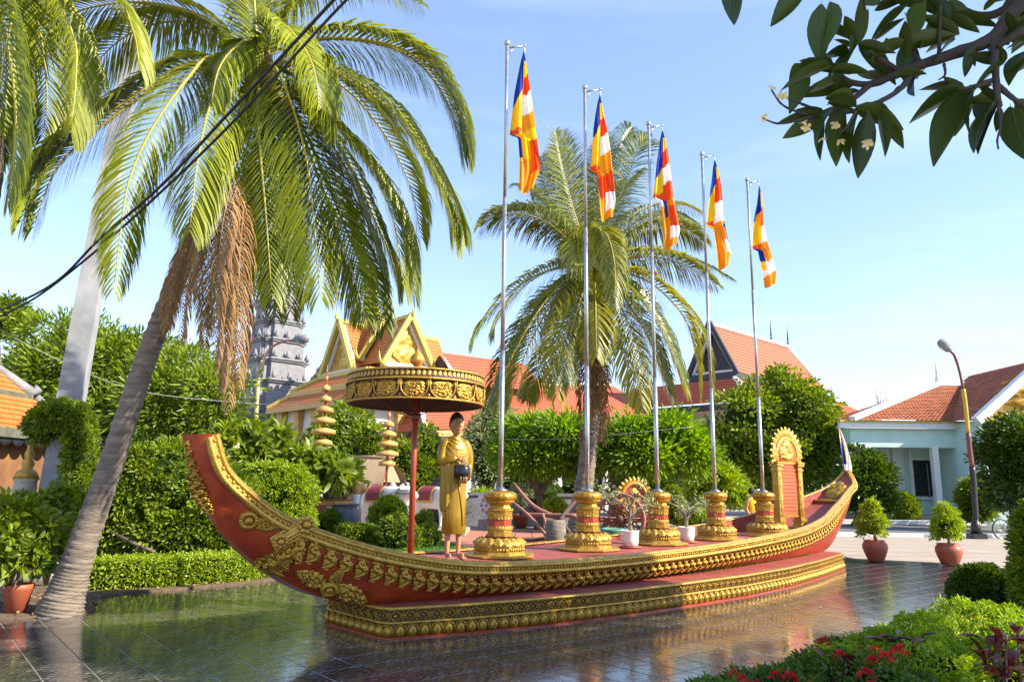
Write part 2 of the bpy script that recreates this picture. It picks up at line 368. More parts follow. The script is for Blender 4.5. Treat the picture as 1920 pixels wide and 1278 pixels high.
# planting beds on the left, edged by a thin stone strip
bed = MB(); bed.prism([(-30, 9.4), (-6.95, 9.66), (-6.41, 9.93), (-5.84, 10.26), (-5.66, 10.62), (-6.32, 11.72), (-6.1, 12.28), (-5.48, 12.7), (-4.40, 13.85), (-4.1, 15.2), (-4.6, 21), (-4.2, 26), (-30, 30)], -.05, .035)
structure('soil_bed', bed, M_soil)
# lawn, red plaza, pavements and roads
structure('lawn_ground', MB().prism([(-4.55, 17.2), (-2.3, 17.5), (-1.4, 19.2), (-1.2, 21.5), (-2.6, 25), (-4.6, 25)], -.05, .02), M_lawnsoil)
def slab_field(name, m, poly, step, z, ang=0.0, gap=.02, parent=None):
    mb = MB(); P = np.array(poly); x0, y0 = P.min(0); x1, y1 = P.max(0)
    y = y0
    while y < y1:
        x = x0
        while x < x1:
            c = (x+step/2, y+step/2)
            if inside(c, poly): mb.box((c[0], c[1], z-.02+rng.random()*.003), (step-gap, step-gap, .04))
            x += step
        y += step
    return structure(name, mb, m, 'stuff')
M_plaza = mat('terracotta paving', (.50, .20, .13), .7, col2=(.40, .15, .10), scale=.8, bump=.1)
structure('plaza', MB().prism([(-7, 20.5), (-2, 18), (1.4, 20.75), (4.5, 21.8), (9, 19.8), (13, 36), (-9, 36)], -.05, -.012), M_grout)
slab_field('plaza_paving', M_plaza, [(-4, 20.7), (-1.2, 19.3), (1.4, 20.8), (4.5, 21.9), (8.7, 20.0), (7, 30.8), (-7, 30.8)], .6, .0, gap=.03)
structure('service_road', MB().prism([(-60, 38.2), (9.0, 38.2), (9.0, 50), (-60, 50)], -.05, -.02), M_asph)
structure('pavement', MB().prism([(8.9, 19.68), (10.5, 18.93), (11.58, 17.68), (13.3, 15.0), (40, 15.0), (40, 28.6), (8.2, 28.6)], -.05, .015), M_cream)
def kerb_row(x0, step, n, y, z, size):
    base = MB(); base.box((x0+step*(n-1)/2, y, z-.04), (step*n, size[1]-.03, size[2]-.06)); o = structure('kerb', base, M_grout)
    m = MB(); m.box((0, 0, 0), (step-.03, size[1], size[2])); me = m.mesh('kerb_stone', M_white)
    for k in range(n): inst('kerb_stone', me, o, np.array(Matrix.Translation((x0+step*k, y+rng.normal()*.008, z+rng.normal()*.004))))
kerb_row(8.3, 1.5, 22, 28.85, .03, (0, .42, .22))
structure('road', MB().prism([(8.0, 29.1), (60, 29.1), (60, 39.6), (8.0, 39.6)], -.05, -.03), M_asph)
kerb_row(9.2, 1.8, 26, 39.95, .05, (0, .5, .25))
structure('pavement', MB().prism([(8.0, 40.2), (60, 40.2), (60, 60), (8.0, 60)], -.05, .12), M_conc)
joint = MB()
for k in range(6): joint.add([(8.6+k*.05, 20.5+k*1.4, .0192), (40, 20.3+k*1.4, .0192), (40, 20.33+k*1.4, .0192), (8.6+k*.05, 20.53+k*1.4, .0192)], [(0, 1, 2, 3)])
structure('pavement_joints', joint, M_soil, 'stuff')
# ================================================================== THE BOAT
ST = np.array([  # keel: s z half-width | rim: s z half-width
 (-4.66, 2.26, .05, -4.40, 2.27, .28), (-4.54, 1.93, .06, -4.26, 1.93, .28), (-4.40, 1.60, .07, -4.00, 1.68, .29), (-4.15, 1.22, .08, -3.65, 1.43, .34),
 (-3.75, .87, .12, -3.20, 1.23, .45), (-3.20, .55, .20, -2.65, 1.05, .59), (-2.60, .36, .32, -2.10, .92, .70), (-1.90, .335, .45, -1.50, .82, .82),
 (-1.0, .33, .60, -.84, .77, .92), (.46, .33, .75, .46, .75, 1.08), (2.17, .33, .85, 2.17, .765, 1.21), (3.97, .33, .88, 3.97, .81, 1.25),
 (5.8, .33, .85, 5.8, .88, 1.21), (7.5, .335, .75, 7.5, .97, 1.08), (8.9, .34, .60, 8.8, 1.12, .92), (9.84, .37, .45, 9.44, 1.25, .81),
 (10.5, .47, .32, 10.0, 1.37, .70), (11.1, .70, .20, 10.65, 1.50, .57), (11.7, 1.0, .12, 11.25, 1.64, .44), (12.1, 1.32, .08, 11.78, 1.78, .34), (12.36, 1.68, .06, 12.2, 1.93, .28), (12.52, 2.22, .03, 12.48, 2.26, .04)], float)
NQ = 150
SQ = spline(ST, NQ)
def st(q): q = q/(len(ST)-1)*(NQ-1); return np.array([np.interp(q, np.arange(NQ), SQ[:, k]) for k in range(6)])
def hull(q, t, side=-1, off=0.0):
    r = st(q); x = math.sin(min(1, t)*PI/2)**.8
    s = r[0]+(r[3]-r[0])*t; n = r[2]+(r[5]-r[2])*x; z = r[1]+(r[4]-r[1])*(t**1.1)
    return BP(s, side*(n+off), z)
def hull_frame(q, t, side=-1):
    """point, tangent along the rim, down along the side, outward normal"""
    p = hull(q, t, side); T = unit(hull(q+.04, t, side)-hull(q-.04, t, side)); D = unit(hull(q, t-.06, side)-hull(q, t+.03, side))
    Nn = unit(np.cross(T, D))
    if Nn @ np.append(NX, 0)*side < 0: Nn = -Nn
    D = unit(D-T*(T@D)); return p, T, D, Nn
def q_of_rim(s): return np.interp(s, SQ[:, 3], np.linspace(0, len(ST)-1, NQ))
boat = thing('ceremonial_boat', 'long red boat with gilded carvings and upswept ends moored on a gilded plinth', 'boat', BP(3.97, 0, 0))
hb = MB()
qs = np.linspace(0, len(ST)-1, 130); ts = np.linspace(0, 1, 9)
for side in (-1, 1):
    hb.grid([[hull(q, t, side) for t in (ts if side < 0 else ts[::-1])] for q in qs])
hb.grid([[hull(q, 0, -1), hull(q, 0, 1)] for q in qs][::-1], smooth=False)
hb.grid([[hull(0, t, -1), hull(0, t, 1)] for t in ts], smooth=False)
part('hull', hb, M_red, boat)
DZ = ([-5, -1.4, -.6, 0, 7.0, 8.5, 9.2, 9.7, 10.2, 10.8, 11.3, 11.7, 12.3, 12.6], [3, .80, .745, .73, .735, .755, .80, .89, 1.02, 1.22, 1.42, 1.70, 2.14, 2.3])
def deck_z(s, zr): return min(zr-.02, np.interp(s, *DZ))
dk = MB(); G = []
for q in qs:
    r = st(q); w = max(.01, r[5]-.035); z = deck_z(r[3], r[4]); G.append([BP(r[3], -w, z), BP(r[3], -w*.4, z), BP(r[3], w*.4, z), BP(r[3], w, z)])
dk.grid(G); part('deck', dk, M_deck, boat)
# inner bulwark between deck and rim
ib = MB()
for side in (-1, 1):
    ib.grid([[BP(st(q)[3], side*(st(q)[5]-.03), deck_z(st(q)[3], st(q)[4])-.01), BP(st(q)[3], side*(st(q)[5]-.03), st(q)[4])] for q in qs], smooth=True)
part('bulwark', ib, M_deck, boat)
# gilded rim moulding: (outward, down) profile, swept along both sides
RP = [(-.07, .0), (-.055, .022), (-.02, .026), (.0, .012), (.012, -.012), (.045, -.012), (.055, -.028), (.045, -.044), (.03, -.05), (.03, -.085), (.045, -.09), (.06, -.105), (.06, -.125), (.045, -.14), (.0, -.15), (-.02, -.13)]
def rim_pt(q, side, o, dz):
    r = st(q); t = st(min(q+.05, len(ST)-1))-st(max(q-.05, 0)); tg = unit(np.array([t[3], 0, t[4]])); dn = np.array([tg[2], 0, -tg[0]])  # down, square to the rim line
    return BP(r[3]+dn[0]*(-dz), side*max(.0, r[5]+o), r[4]-dn[2]*dz)
for side in (-1, 1):
    mb = MB(); G = [[rim_pt(q, side, o, d) for o, d in RP] for q in np.linspace(0, len(ST)-1, 190)]
    mb.grid(G if side > 0 else [g[::-1] for g in G], smooth=True)
    part('rim_moulding', mb, M_gold2, boat)
bd = MB()
for s in np.arange(-4.38, 12.3, .056):
    q = q_of_rim(s); p = rim_pt(q, -1, .036, -.067)
    bd.ball(p, .021, 6)
part('rim_beading', bd, M_gold, boat, kind='stuff')

# carved leaf: a relief plate built as a height field over a leaf outline
def relief(L, W, h, seed, outline='leaf', nu=13, nv=22, bumps=14, curl=0.0, bs=1.0):
    r = np.random.default_rng(seed); mb = MB(); G = []
    bx = r.uniform(-.8, .8, bumps); by = r.uniform(.08, .9, bumps); br = r.uniform(.12, .3, bumps)*bs
    for j in range(nv):
        y = j/(nv-1); row = []
        if outline == 'leaf': w = math.sin(PI*min(1, y*.93+.05))**.75*(1-.35*y)*1.25
        elif outline == 'petal': w = (1-y**3)**.6*(.55+.45*math.sin(min(1, y*2.2)*PI/2))
        elif outline == 'shield': w = min(1, .35+1.5*math.sin(min(1, y*1.35)*PI/2))*.95 if y < .93 else .55
        elif outline == 'scroll': w = (.45+.55*abs(math.sin(PI*(y*1.55+.18))))*(1-.25*y)
        else: w = math.sqrt(max(0, 1-(2*y-1)**2))
        w = max(w, .02)*(1+.10*math.sin(y*34+seed))
        for i in range(nu):
            x = -1+2*i/(nu-1); e = (1-x*x)**.5*(min(1, y*6)*min(1, (1-y)*6))**.5
            hh = .35+.25*math.cos(x*PI*3.2)*math.cos(y*15)
            for k in range(bumps):
                d2 = ((x-bx[k])**2+((y-by[k])*2.2)**2)/br[k]**2
                if d2 < 1: hh = max(hh, .45+.75*math.sqrt(1-d2))
            row.append((x*w*W/2+curl*math.sin(y*5)*W*.25, y*L, h*e*hh))
        G.append(row)
    mb.grid(G, smooth=True); return mb
def swirl(L=.26, W=.165, h=.07):
    """one hanging scroll of the frieze: a fat curl over a pointed tail"""
    mb = MB(); pts = []; rad = []
    for k in range(24):
        t = k/23; a = 5.4*(1-t)+.4; rr = .008+.052*(1-t*.0)*min(1, .25+t*1.2)
        pts.append((.062*math.cos(a)*(t*.85+.12), L*.29+.062*math.sin(a)*(t*.85+.12), .022+.02*(1-t))); rad.append(.013+.015*t)
    mb.tube(pts, rad, 6)
    mb.ball((0, L*.30, .03), .027, 8)
    tail = []; tr = []
    for k in range(10):
        t = k/9; tail.append((.048-.10*t+.06*math.sin(t*PI), L*(.44+.54*t), .03-.012*t)); tr.append(.040*(1-t)**.7+.006)
    mb.tube(tail, tr, 6)
    for sx, sy, r_ in ((-.055, .50, .025), (.05, .62, .022), (-.012, .78, .02), (.058, .18, .022), (-.06, .16, .022), (-.048, .64, .017)): mb.ball((sx, L*sy, .018), r_, 6)
    mb.grid([[(x*W*.30*(1-.75*max(0, y-.5)), y*L, .006) for x in (-1, -.5, 0, .5, 1)] for y in np.linspace(0.02, 1, 6)], smooth=False)
    return mb
sw_me = swirl().mesh('scroll_ornament', M_gold)
s = -3.12
while s < 11.5:
    q = q_of_rim(s); r = st(q)
    depth = np.linalg.norm(hull(q, 1)-hull(q, 0)); t0 = 1-.15/max(depth, .3)
    p, T, D, Nn = hull_frame(q, t0)
    k = 1.0 if s < 9.5 else max(.5, 1-.28*(s-9.5))
    M = frame(T*k, D*k, Nn*k, p-Nn*.004)
    inst('scroll_ornament', sw_me, boat, np.linalg.inv(np.array(Matrix.Translation(boat.location)))@M)
    s += .178*k*.98
# collar: band over the bow side with a row of larger scrolls beside it
def hullpath(q0, q1, t0, t1, n, off=.02):
    P = []
    for x in np.linspace(0, 1, n): p, T, D, Nn = hull_frame(q0+(q1-q0)*x, t0+(t1-t0)*x); P.append(p+Nn*off)
    return P
def boss(r0, petals=9, h=.05):
    mb = MB(); mb.lathe([(r0*.42, 0), (r0*.42, h*.9), (r0*.30, h*1.25), (.0001, h*1.35)], 14)
    for k in range(petals):
        a = 2*PI*k/petals; mb.ball((r0*.68*math.cos(a), r0*.68*math.sin(a), h*.4), r0*.3, 7, sq=(1, 1, .8))
    mb.lathe([(r0, 0), (r0*.97, h*.3), (r0*.6, h*.35)], 18); return mb
BI = np.linalg.inv(np.array(Matrix.Translation(boat.location)))
def put(name, me, p, T, D, Nn, k=1.0, spin=0.0, off=.0):
    """spin: where the length of the piece points, 0 = down the side, measured towards the bow"""
    c, sn = math.cos(spin), math.sin(spin); Y = D*c-T*sn; X = np.cross(Y, Nn)
    return inst(name, me, boat, BI@frame(X*k, Y*k, Nn*k, p+Nn*off))
def on_hull(u, v):
    """where on the near side of the hull a sight line meets it: search over the surface"""
    best = None
    for q in np.arange(1.0, 7.0, .08):
        for t in np.arange(.02, 1.0, .03):
            d = hull(q, t)-EYE; z = d@_fw; e = (960+FPX*(d@_rt)/z-u)**2+(639-FPX*(d@_up)/z-v)**2
            if best is None or e < best[0]: best = (e, q, t)
    return best[1], best[2]
fl_me = boss(.085).mesh('flower_boss', M_gold2)
CP = []; CN = []
for u, v in ((574, 984), (550, 999), (525, 1011), (502, 1020), (480, 1027), (462, 1031)): q_, t_ = on_hull(u, v); p, T, D, Nn = hull_frame(q_, t_); CP.append(p); CN.append(Nn)
CP = spline(CP, 24); CN = unit_rows(spline(CN, 24)); CS = unit_rows(np.cross(CN, np.gradient(CP, axis=0)))
for o_, rad, h_ in ((-.075, .020, .02), (-.035, .026, .03), (.0, .030, .04), (.035, .026, .03), (.075, .020, .02)): cb = MB(); cb.tube(CP+CS*o_+CN*h_, rad, 8); part('collar_cord', cb, M_gold2, boat)

for uv, k in (((462, 1032), .95), ((525, 1012), 1.0), ((575, 982), 1.25)):
    p, T, D, Nn = hull_frame(*on_hull(*uv)); put('flower_boss', fl_me, p, T, D, Nn, k, off=.04)
def vdir(p, T, D, a):
    """direction on the hull side at angle a from straight down, towards the stern positive"""
    dn = np.array([0, 0, -1.0]); Nn = unit(np.cross(T, D)); dn = unit(dn-Nn*(dn@Nn)); sd = np.append(AX, 0); sd = unit(sd-Nn*(sd@Nn)-dn*(sd@dn)); return dn*math.cos(a)+sd*math.sin(a)
def put2(name, me, p, T, D, Nn, a, k=1.0, off=0.0, kx=1.0):
    Y = vdir(p, T, D, a); X = np.cross(Y, Nn); return inst(name, me, boat, BI@frame(X*k*kx, Y*k, Nn*k, p+Nn*off))
for (u0, v0), (u1, v1) in (((590, 1004), (580, 1036)), ((566, 1005), (557, 1050)), ((541, 1017), (536, 1064)), ((520, 1028), (526, 1076)), ((502, 1038), (513, 1074)), ((484, 1044), (497, 1068))):
    qa, ta = on_hull(u0, v0); qb, tb = on_hull(u1, v1); p, T, D, Nn = hull_frame(qa, ta); Y = hull(qb, tb)-p; L_ = np.linalg.norm(Y); Y = unit(Y-Nn*(Y@Nn)); k = L_/.25
    inst('scroll_ornament', sw_me, boat, BI@frame(np.cross(Y, Nn)*k*.85, Y*k, Nn, p+Nn*.004))
# medallions
disc_me = boss(.105, 16, .045).mesh('medallion', M_gold)
leafA = relief(.27, .17, .045, 3, nu=25, nv=36, bumps=70, bs=.4).mesh('leaf_relief', M_gold); leafB = relief(.42, .19, .05, 5, nu=27, nv=40, bumps=90, bs=.36).mesh('leaf_relief', M_gold)
def leaf_to(me, u0, v0, u1, v1, L0, kx=1.0):
    qa, ta = on_hull(u0, v0); qb, tb = on_hull(u1, v1); p, T, D, Nn = hull_frame(qa, ta); Y = hull(qb, tb)-p; L_ = np.linalg.norm(Y); Y = unit(Y-Nn*(Y@Nn)); k = L_/L0
    inst('leaf_relief', me, boat, BI@frame(np.cross(Y, Nn)*k*kx, Y*k, Nn, p+Nn*.004))
p, T, D, Nn = hull_frame(*on_hull(467, 976)); put('medallion', disc_me, p, T, D, Nn, 1.05)
leaf_to(leafA, 478, 978, 529, 986, .27)
for u1, v1, kx in ((554, 1068, 1.15), (686, 1126, 1.15), (640, 1062, 1.25), (606, 1126, 1.4)): leaf_to(leafB, 620+(u1-620)*.12, 1099+(v1-1099)*.12, u1, v1, .42, kx)
p, T, D, Nn = hull_frame(*on_hull(620, 1099)); put('medallion', disc_me, p, T, D, Nn, 1.0, off=.035)
# scrolls along the bow stem
for u, v, k in ((353, 826, .55), (355, 842, .6), (358, 858, .65), (362, 874, .75), (368, 893, 1.05), (376, 910, 1.05), (384, 926, .85), (392, 942, .75), (402, 957, .6)):
    q = np.interp(v, [812, 850, 880, 920, 960, 985, 1015], [0, .75, 1.35, 1.95, 2.35, 2.75, 3.25]); p, T, D, Nn = hull_frame(q, .04)
    inst('stem_scroll', sw_me, boat, BI@frame(D*k, T*k*.62, Nn*k, p+D*.03-T*.06*k)); inst('stem_scroll', sw_me, boat, BI@frame(-T*.5*k, D*.42*k, Nn*.7*k, p+D*.04))
# stern: cross bar on the deck and a gilded leaf on the raised tip
sb = MB(); r = st(q_of_rim(11.3)); sb.tube([BP(11.3, -r[5]+.02, deck_z(11.3, 9)+.03), BP(11.3, 0, deck_z(11.3, 9)+.05), BP(11.3, r[5]-.02, deck_z(11.3, 9)+.03)], .045, 8)
part('cross_bar', sb, M_gold2, boat)
pa, pb = BP(11.45, 0, deck_z(11.45, 9)), BP(12.2, 0, deck_z(12.2, 9)); Y = unit(pb-pa); X = np.append(NX, 0); Z = np.cross(X, Y); Z = Z if Z[2] > 0 else -Z
inst('leaf_relief', relief(.74, .48, .06, 9, 'leaf', bumps=30).mesh('leaf_relief', M_gold), boat, BI@frame(np.cross(Y, Z), Y, Z, pa+Z*.01))

# ------------------------------------------------------------------ the plinth
plinth = thing('boat_plinth', 'low gilded plinth with lotus petal base and lattice band carrying the red boat', 'plinth', BP(3.6, 0, 0))
near = [(-2.42, -.60), (-2.36, -.72), (-1.51, -1.02), (-.56, -1.25), (.32, -1.39), (1.32, -1.52), (2.43, -1.59), (4.06, -1.66), (5.79, -1.57), (7.64, -1.32), (9.68, -.93), (9.78, -.80)]
OUT = near+[(s_, -n_) for s_, n_ in near[::-1]]
OUTW = np.array([BP(s_, n_, 0)[:2] for s_, n_ in OUT])
def offset_ring(d):
    n = len(OUTW); R = []
    for i in range(n):
        e1 = unit(OUTW[i]-OUTW[i-1]); e2 = unit(OUTW[(i+1) % n]-OUTW[i]); nn = unit(np.array([e1[1], -e1[0]])+np.array([e2[1], -e2[0]])); R.append(OUTW[i]+nn*d/max(.5, nn@np.array([e1[1], -e1[0]])))
    return np.array(R)
def ring_band(prof, mats, smooth=False):
    mb = MB(); G = []
    for d, z in prof: R = offset_ring(d); G.append(np.concatenate([R, np.full((len(R), 1), z)], 1))
    mb.grid(G, wrap=True, smooth=smooth); return mb
part('base_lip', ring_band([(.03, -.01), (.03, .022), (-.01, .025)], M_red), M_red, plinth)
part('petal_ground', ring_band([(-.03, .02), (-.005, .07), (-.02, .15), (-.03, .165)], M_golddark), M_golddark, plinth)
part('moulding', ring_band([(-.03, .160), (.012, .164), (.022, .176), (.012, .188), (-.02, .192)], M_gold2, True), M_gold2, plinth)
part('lattice_ground', ring_band([(-.02, .19), (-.02, .315)], M_golddark), mat('dark bronze paint', (.10, .06, .02), .5, .2, scale=20), plinth)
part('top_moulding', ring_band([(-.03, .312), (.012, .315), (.024, .330), (.02, .348), (-.03, .352)], M_gold2, True), M_gold2, plinth)
tp = MB(); R = offset_ring(-.028); tp.add(np.concatenate([R, np.full((len(R), 1), .354)], 1), [tuple(range(len(R)))], 0, False)
part('top', tp, M_deck, plinth)
def petal():
    mb = MB(); G = []
    for j in range(7):
        y = j/6; row = []
        for i in range(7):
            x = -1+i/3; w = .068*(1-y**4*.75)*(.86+.14*math.sin(y*PI)); e = math.cos(x*PI/2)**.6
            row.append((x*w, .125*y, e*(.012+.052*math.sin(PI*min(1, y*.85+.12))**.8)))
        G.append(row)
    mb.grid(G, smooth=True); mb.ball((0, .072, .056), .020, 6); 
    mb.tube([(-.074, .0, .008), (-.076, .06, .02), (-.05, .115, .02), (0, .135, .015), (.05, .115, .02), (.076, .06, .02), (.074, 0, .008)], .008, 5)
    return mb
pet_me = petal().mesh('lotus_petal', M_gold)
def lattice():
    mb = MB(); w, h = .083, .058
    for sx in (-1, 1): mb.tube([(-w, -h*sx, .006), (0, 0, .014), (w, h*sx, .006)], .008, 4)
    for k in range(4): mb.ball((.026*math.cos(k*PI/2), .02*math.sin(k*PI/2), .014), .017, 5)
    mb.ball((0, 0, .022), .012, 5)
    for sx, sy in ((w, 0), (-w, 0)): mb.ball((sx*.97, sy, .008), .018, 5)
    mb.ball((0, h*.85, .006), .016, 5); mb.ball((0, -h*.85, .006), .016, 5)
    return mb
lat_me = lattice().mesh('lattice_flower', M_gold)
PI_ = np.linalg.inv(np.array(Matrix.Translation(plinth.location)))
def along(name, me, step, z, d, k=1.0):
    R = offset_ring(d); n = len(R); carry = step/2
    for i in range(n):
        a_, b_ = R[i], R[(i+1) % n]
        mid = (a_+b_)/2; sm = (mid-P0)@AX; nm = (mid-P0)@NX
        e = b_-a_; L_ = np.linalg.norm(e); e = e/L_
        nn = np.array([e[1], -e[0]])
        if nm > 0.9 or (nm > .3 and sm > 5): carry = step/2; continue           # the far side stays plain, out of sight
        while carry < L_:
            p = a_+e*carry; T = np.array([e[0], e[1], 0]); Nn = np.array([nn[0], nn[1], 0])
            inst(name, me, plinth, PI_@frame(T*k, np.array([0, 0, 1.0])*k, Nn*k, np.array([p[0], p[1], z]))); carry += step
        carry -= L_
along('lotus_petal', pet_me, .150, .026, -.012)
along('lattice_flower', lat_me, .166, .2535, -.019)
# grass between hull and plinth top
gp = []; 
for k in range(1500):
    s_ = rng.uniform(.8, 8.4); n_ = -np.interp(s_, [0, 4, 8.4], [.80, .93, .72])-rng.random()*.12*math.sin(PI*(s_-.8)/7.6)
    gp.append(BP(s_, n_, .354))
gd = rand_dirs(len(gp)); gd[:, 2] = np.abs(gd[:, 2])+.6
M_grass = leafmat('grass blades', (.10, .26, .03), (.04, .13, .015), .6, .3)
g_o = link('grass', leaf_mesh('grass', np.array(gp), gd, .055, .012, [M_grass])); g_o['kind'] = 'stuff'; g_o['label'] = 'thin strip of green grass growing along the hull on the plinth top'
# ================================================================== ON THE DECK
ORD = ['nearest the monk statue', 'second from the monk statue', 'in the middle of the five', 'fourth from the monk statue', 'beside the red stele']
def oct_lathe(mb, prof, mi=0, ph=PI/8): return mb.lathe(prof, 8, (0, 0, 0), mi, False, ph)
ZD = .735
def pedestal():
    t = thing('flagpole_pedestal', 'x', 'pedestal', (0, 0, 0), math.radians(43.6), 'gilded pedestals under the flagpoles')
    pf = MB(); oct_lathe(pf, [(.52, 0), (.52, .035)]); part('platform', pf, M_deck, t)
    pr = MB(); oct_lathe(pr, [(.525, .006), (.54, .02), (.54, .04), (.52, .052), (.45, .052)])
    part('platform_edge', pr, M_gold2, t)
    b = MB(); oct_lathe(b, [(.40, .05), (.40, .085), (.375, .09), (.375, .155), (.395, .165), (.395, .18)]); part('foot_block', b, M_gold2, t)
    d = MB(); d.lathe([(.385, .18), (.36, .215), (.30, .245), (.22, .262), (.20, .27)], 24); part('foot_dome', d, M_gold, t)
    lf = relief(.15, .14, .03, 21, 'petal', 7, 9, 5).mesh('carved_leaf', M_gold2)
    for k in range(16):
        a = 2*PI*k/16; o = np.array([math.cos(a), math.sin(a), 0]); T = np.array([-math.sin(a), math.cos(a), 0]); Y = unit(np.array([-o[0]*.75, -o[1]*.75, .66]))
        inst('carved_leaf', lf, t, frame(T, Y, np.cross(T, Y), o*.39+np.array([0, 0, .183])))
    zg = MB()
    for k in range(8):
        a = 2*PI*(k+.5)/8+PI/8*1; a = 2*PI*k/8; o = np.array([math.cos(a), math.sin(a), 0]); T = np.array([-math.sin(a), math.cos(a), 0]); r = .375*math.cos(PI/8)
        for x in np.linspace(-.11, .11, 6): zg.ball(o*(r+.004)+T*x+np.array([0, 0, .122]), .024, 6)
    part('foot_frieze', zg, M_gold, t, kind='stuff')
    n = MB(); n.lathe([(.165, .26), (.172, .28), (.165, .295)], 16); part('red_neck', n, M_red, t)
    s = MB(); oct_lathe(s, [(.175, .29), (.215, .30), (.215, .325), (.19, .335), (.19, .435), (.195, .44)]); part('lower_collar', s, M_gold, t)
    rb = MB(); oct_lathe(rb, [(.182, .43), (.182, .55)]); part('red_band', rb, M_red, t)
    s = MB(); oct_lathe(s, [(.195, .545), (.19, .55), (.195, .65), (.21, .66), (.21, .69), (.17, .70), (.155, .735)]); part('upper_collar', s, M_gold, t)
    tl = relief(.062, .06, .014, 4, 'petal', 5, 7, 3).mesh('hanging_leaf', M_gold2)
    for k in range(24):
        a = 2*PI*k/24; o = np.array([math.cos(a), math.sin(a), 0]); T = np.array([-math.sin(a), math.cos(a), 0])
        inst('hanging_leaf', tl, t, frame(T, np.array([0, 0, -1.0]), -np.cross(T, np.array([0, 0, -1.0]))*-1, o*.185+np.array([0, 0, .60])))
        inst('hanging_leaf', tl, t, frame(T, np.array([0, 0, 1.0]), np.cross(T, np.array([0, 0, 1.0])), o*.185+np.array([0, 0, .385])))
    cr = MB(); oct_lathe(cr, [(.15, .73), (.158, .74), (.225, .785), (.23, .80), (.21, .812)]); part('crown_tray', cr, M_gold2, t)
    lb = MB(); lb.lathe([(.195, .80), (.225, .835), (.232, .87), (.222, .905), (.18, .938), (.06, .95)], 48, lobes=16, lobe_amp=.07); part('lotus_bud', lb, M_gold, t)
    return t
ped0 = pedestal(); SPC = 1.983
for k in range(5):
    loc = BP(SPC*k, 0, ZD); loc = np.array([loc[0], loc[1], ZD-.0])
    lab = ['gilded octagonal pedestal nearest the monk statue', 'second gilded octagonal pedestal from the monk statue', 'third gilded octagonal pedestal from the monk, middle of the five', 'fourth gilded octagonal pedestal from the monk statue', 'gilded octagonal pedestal beside the red stele'][k]
    if k == 0: ped0.location = tuple(loc); ped0['label'] = lab
    else: dup(ped0, loc, label=lab)
# flagpoles
M_steel = mat('polished steel', (.58, .59, .60), .34, .85, scale=20)
M_steel2 = mat('dull steel', (.40, .41, .42), .35, .9, scale=20)
ARM = unit(np.array([.80, .18, .0])); PT = 1.685
def flagpole():
    t = thing('flagpole', 'x', 'flagpole', (0, 0, 0), 0, 'steel flagpoles on the boat'); L = 7.31
    p = MB(); p.tube([(0, 0, 0), (0, 0, 2.1)], .040, 14); p.tube([(0, 0, 2.09), (0, 0, 4.6)], .034, 14); p.tube([(0, 0, 4.59), (0, 0, L)], .028, 14); part('pole', p, M_steel, t)
    fl = MB(); fl.lathe([(.11, 0), (.11, .012), (.06, .03), (.055, .05)], 16); part('base_flange', fl, M_steel2, t)
    b = MB(); b.ball((0, 0, L+.03), .055, 12); part('finial_ball', b, M_steel, t)
    a = MB(); e = ARM*.30+np.array([0, 0, .085]); a.tube([-ARM*.03+[0, 0, L-.06], e+[0, 0, L-.06]], .017, 8); a.tube([(0, 0, L-.20), ARM*.13+[0, 0, L-.03]], .01, 6); a.ball(e+[0, 0, L-.05], .026, 8)
    part('arm', a, M_steel2, t)
    c = MB(); c.tube([e+[0, 0, L-.08], e+[0.01, 0, L-.16], e+[-.015, 0, L-.22]], .006, 5); part('halyard', c, M_white, t)
    return t
fp0 = flagpole()
FB = mat('flag blue cloth', (.015, .03, .30), .85, var=.1, transl=.35); FY = mat('flag yellow cloth', (.86, .55, .015), .85, var=.06, transl=.35)
FR = mat('flag red cloth', (.72, .11, .02), .85, var=.08, transl=.35); FW = mat('flag white cloth', (.80, .78, .74), .85, var=.05, transl=.35); FO = mat('flag orange cloth', (.78, .33, .02), .85, var=.08, transl=.35)
def flag(H, W, Ls, seam, yb, bands, tail, seed, twist):
    """a limp banner hung from its upper corner: a narrow left fold (blue over yellow), a right fold of bands, and a twisted tail"""
    r = np.random.default_rng(seed); nx, ny = 26, 84; V = []; mi = []
    for j in range(ny+1):
        y = j/ny
        xl = np.interp(y, [0, .08, .3, .5, Ls, Ls+.015, .8, 1], [0, -.10, -.30, -.42, -.50, -.22, -.17, -.20+.1*twist])*W
        xr = np.interp(y, [0, .1, .3, .6, .85, 1.0], [.01, .10, .20, .34, .52, .22+.22*twist])*W
        for i in range(nx+1):
            x = i/nx; px = xl+(xr-xl)*x
            dz = (.055*math.sin(x*8.5+y*2.2+seed)+.030*math.sin(x*17-y*5+seed*2)+.05*math.sin(y*6+seed))*min(1, y*4)
            zz = -H*y-(.05*H*math.sin(x*PI*1.4+twist))*max(0, y-.82)*5*.5
            V.append((px, dz, zz))
    F = []; 
    for j in range(ny):
        for i in range(nx):
            a = j*(nx+1)+i; F.append((a, a+1, a+nx+2, a+nx+1)); x = (i+.5)/nx; y = (j+.5)/ny
            sx = np.interp(y, [0, .06, .25, .5, Ls], [.95, .62, .52, .5, seam])
            if y < Ls and x < sx:
                b_ = yb-.14*(x/sx)
                c = 0 if y < b_ else (1 if y < Ls-.03-.05*x else 2)
            elif y < .07: c = 0
            else:
                yy = y+.035*(x-.5)*2; c = bands[-1][1]
                for lim, cc in bands:
                    if yy < lim: c = cc; break
                for (x0, x1, y0, y1, cc) in tail:
                    if x0 <= x-(y-y0)*.0 <= x1 and y0 <= y <= y1: c = cc
            mi.append(c)
    mb = MB(); mb.add(V, F); mb.m = mi; return mb
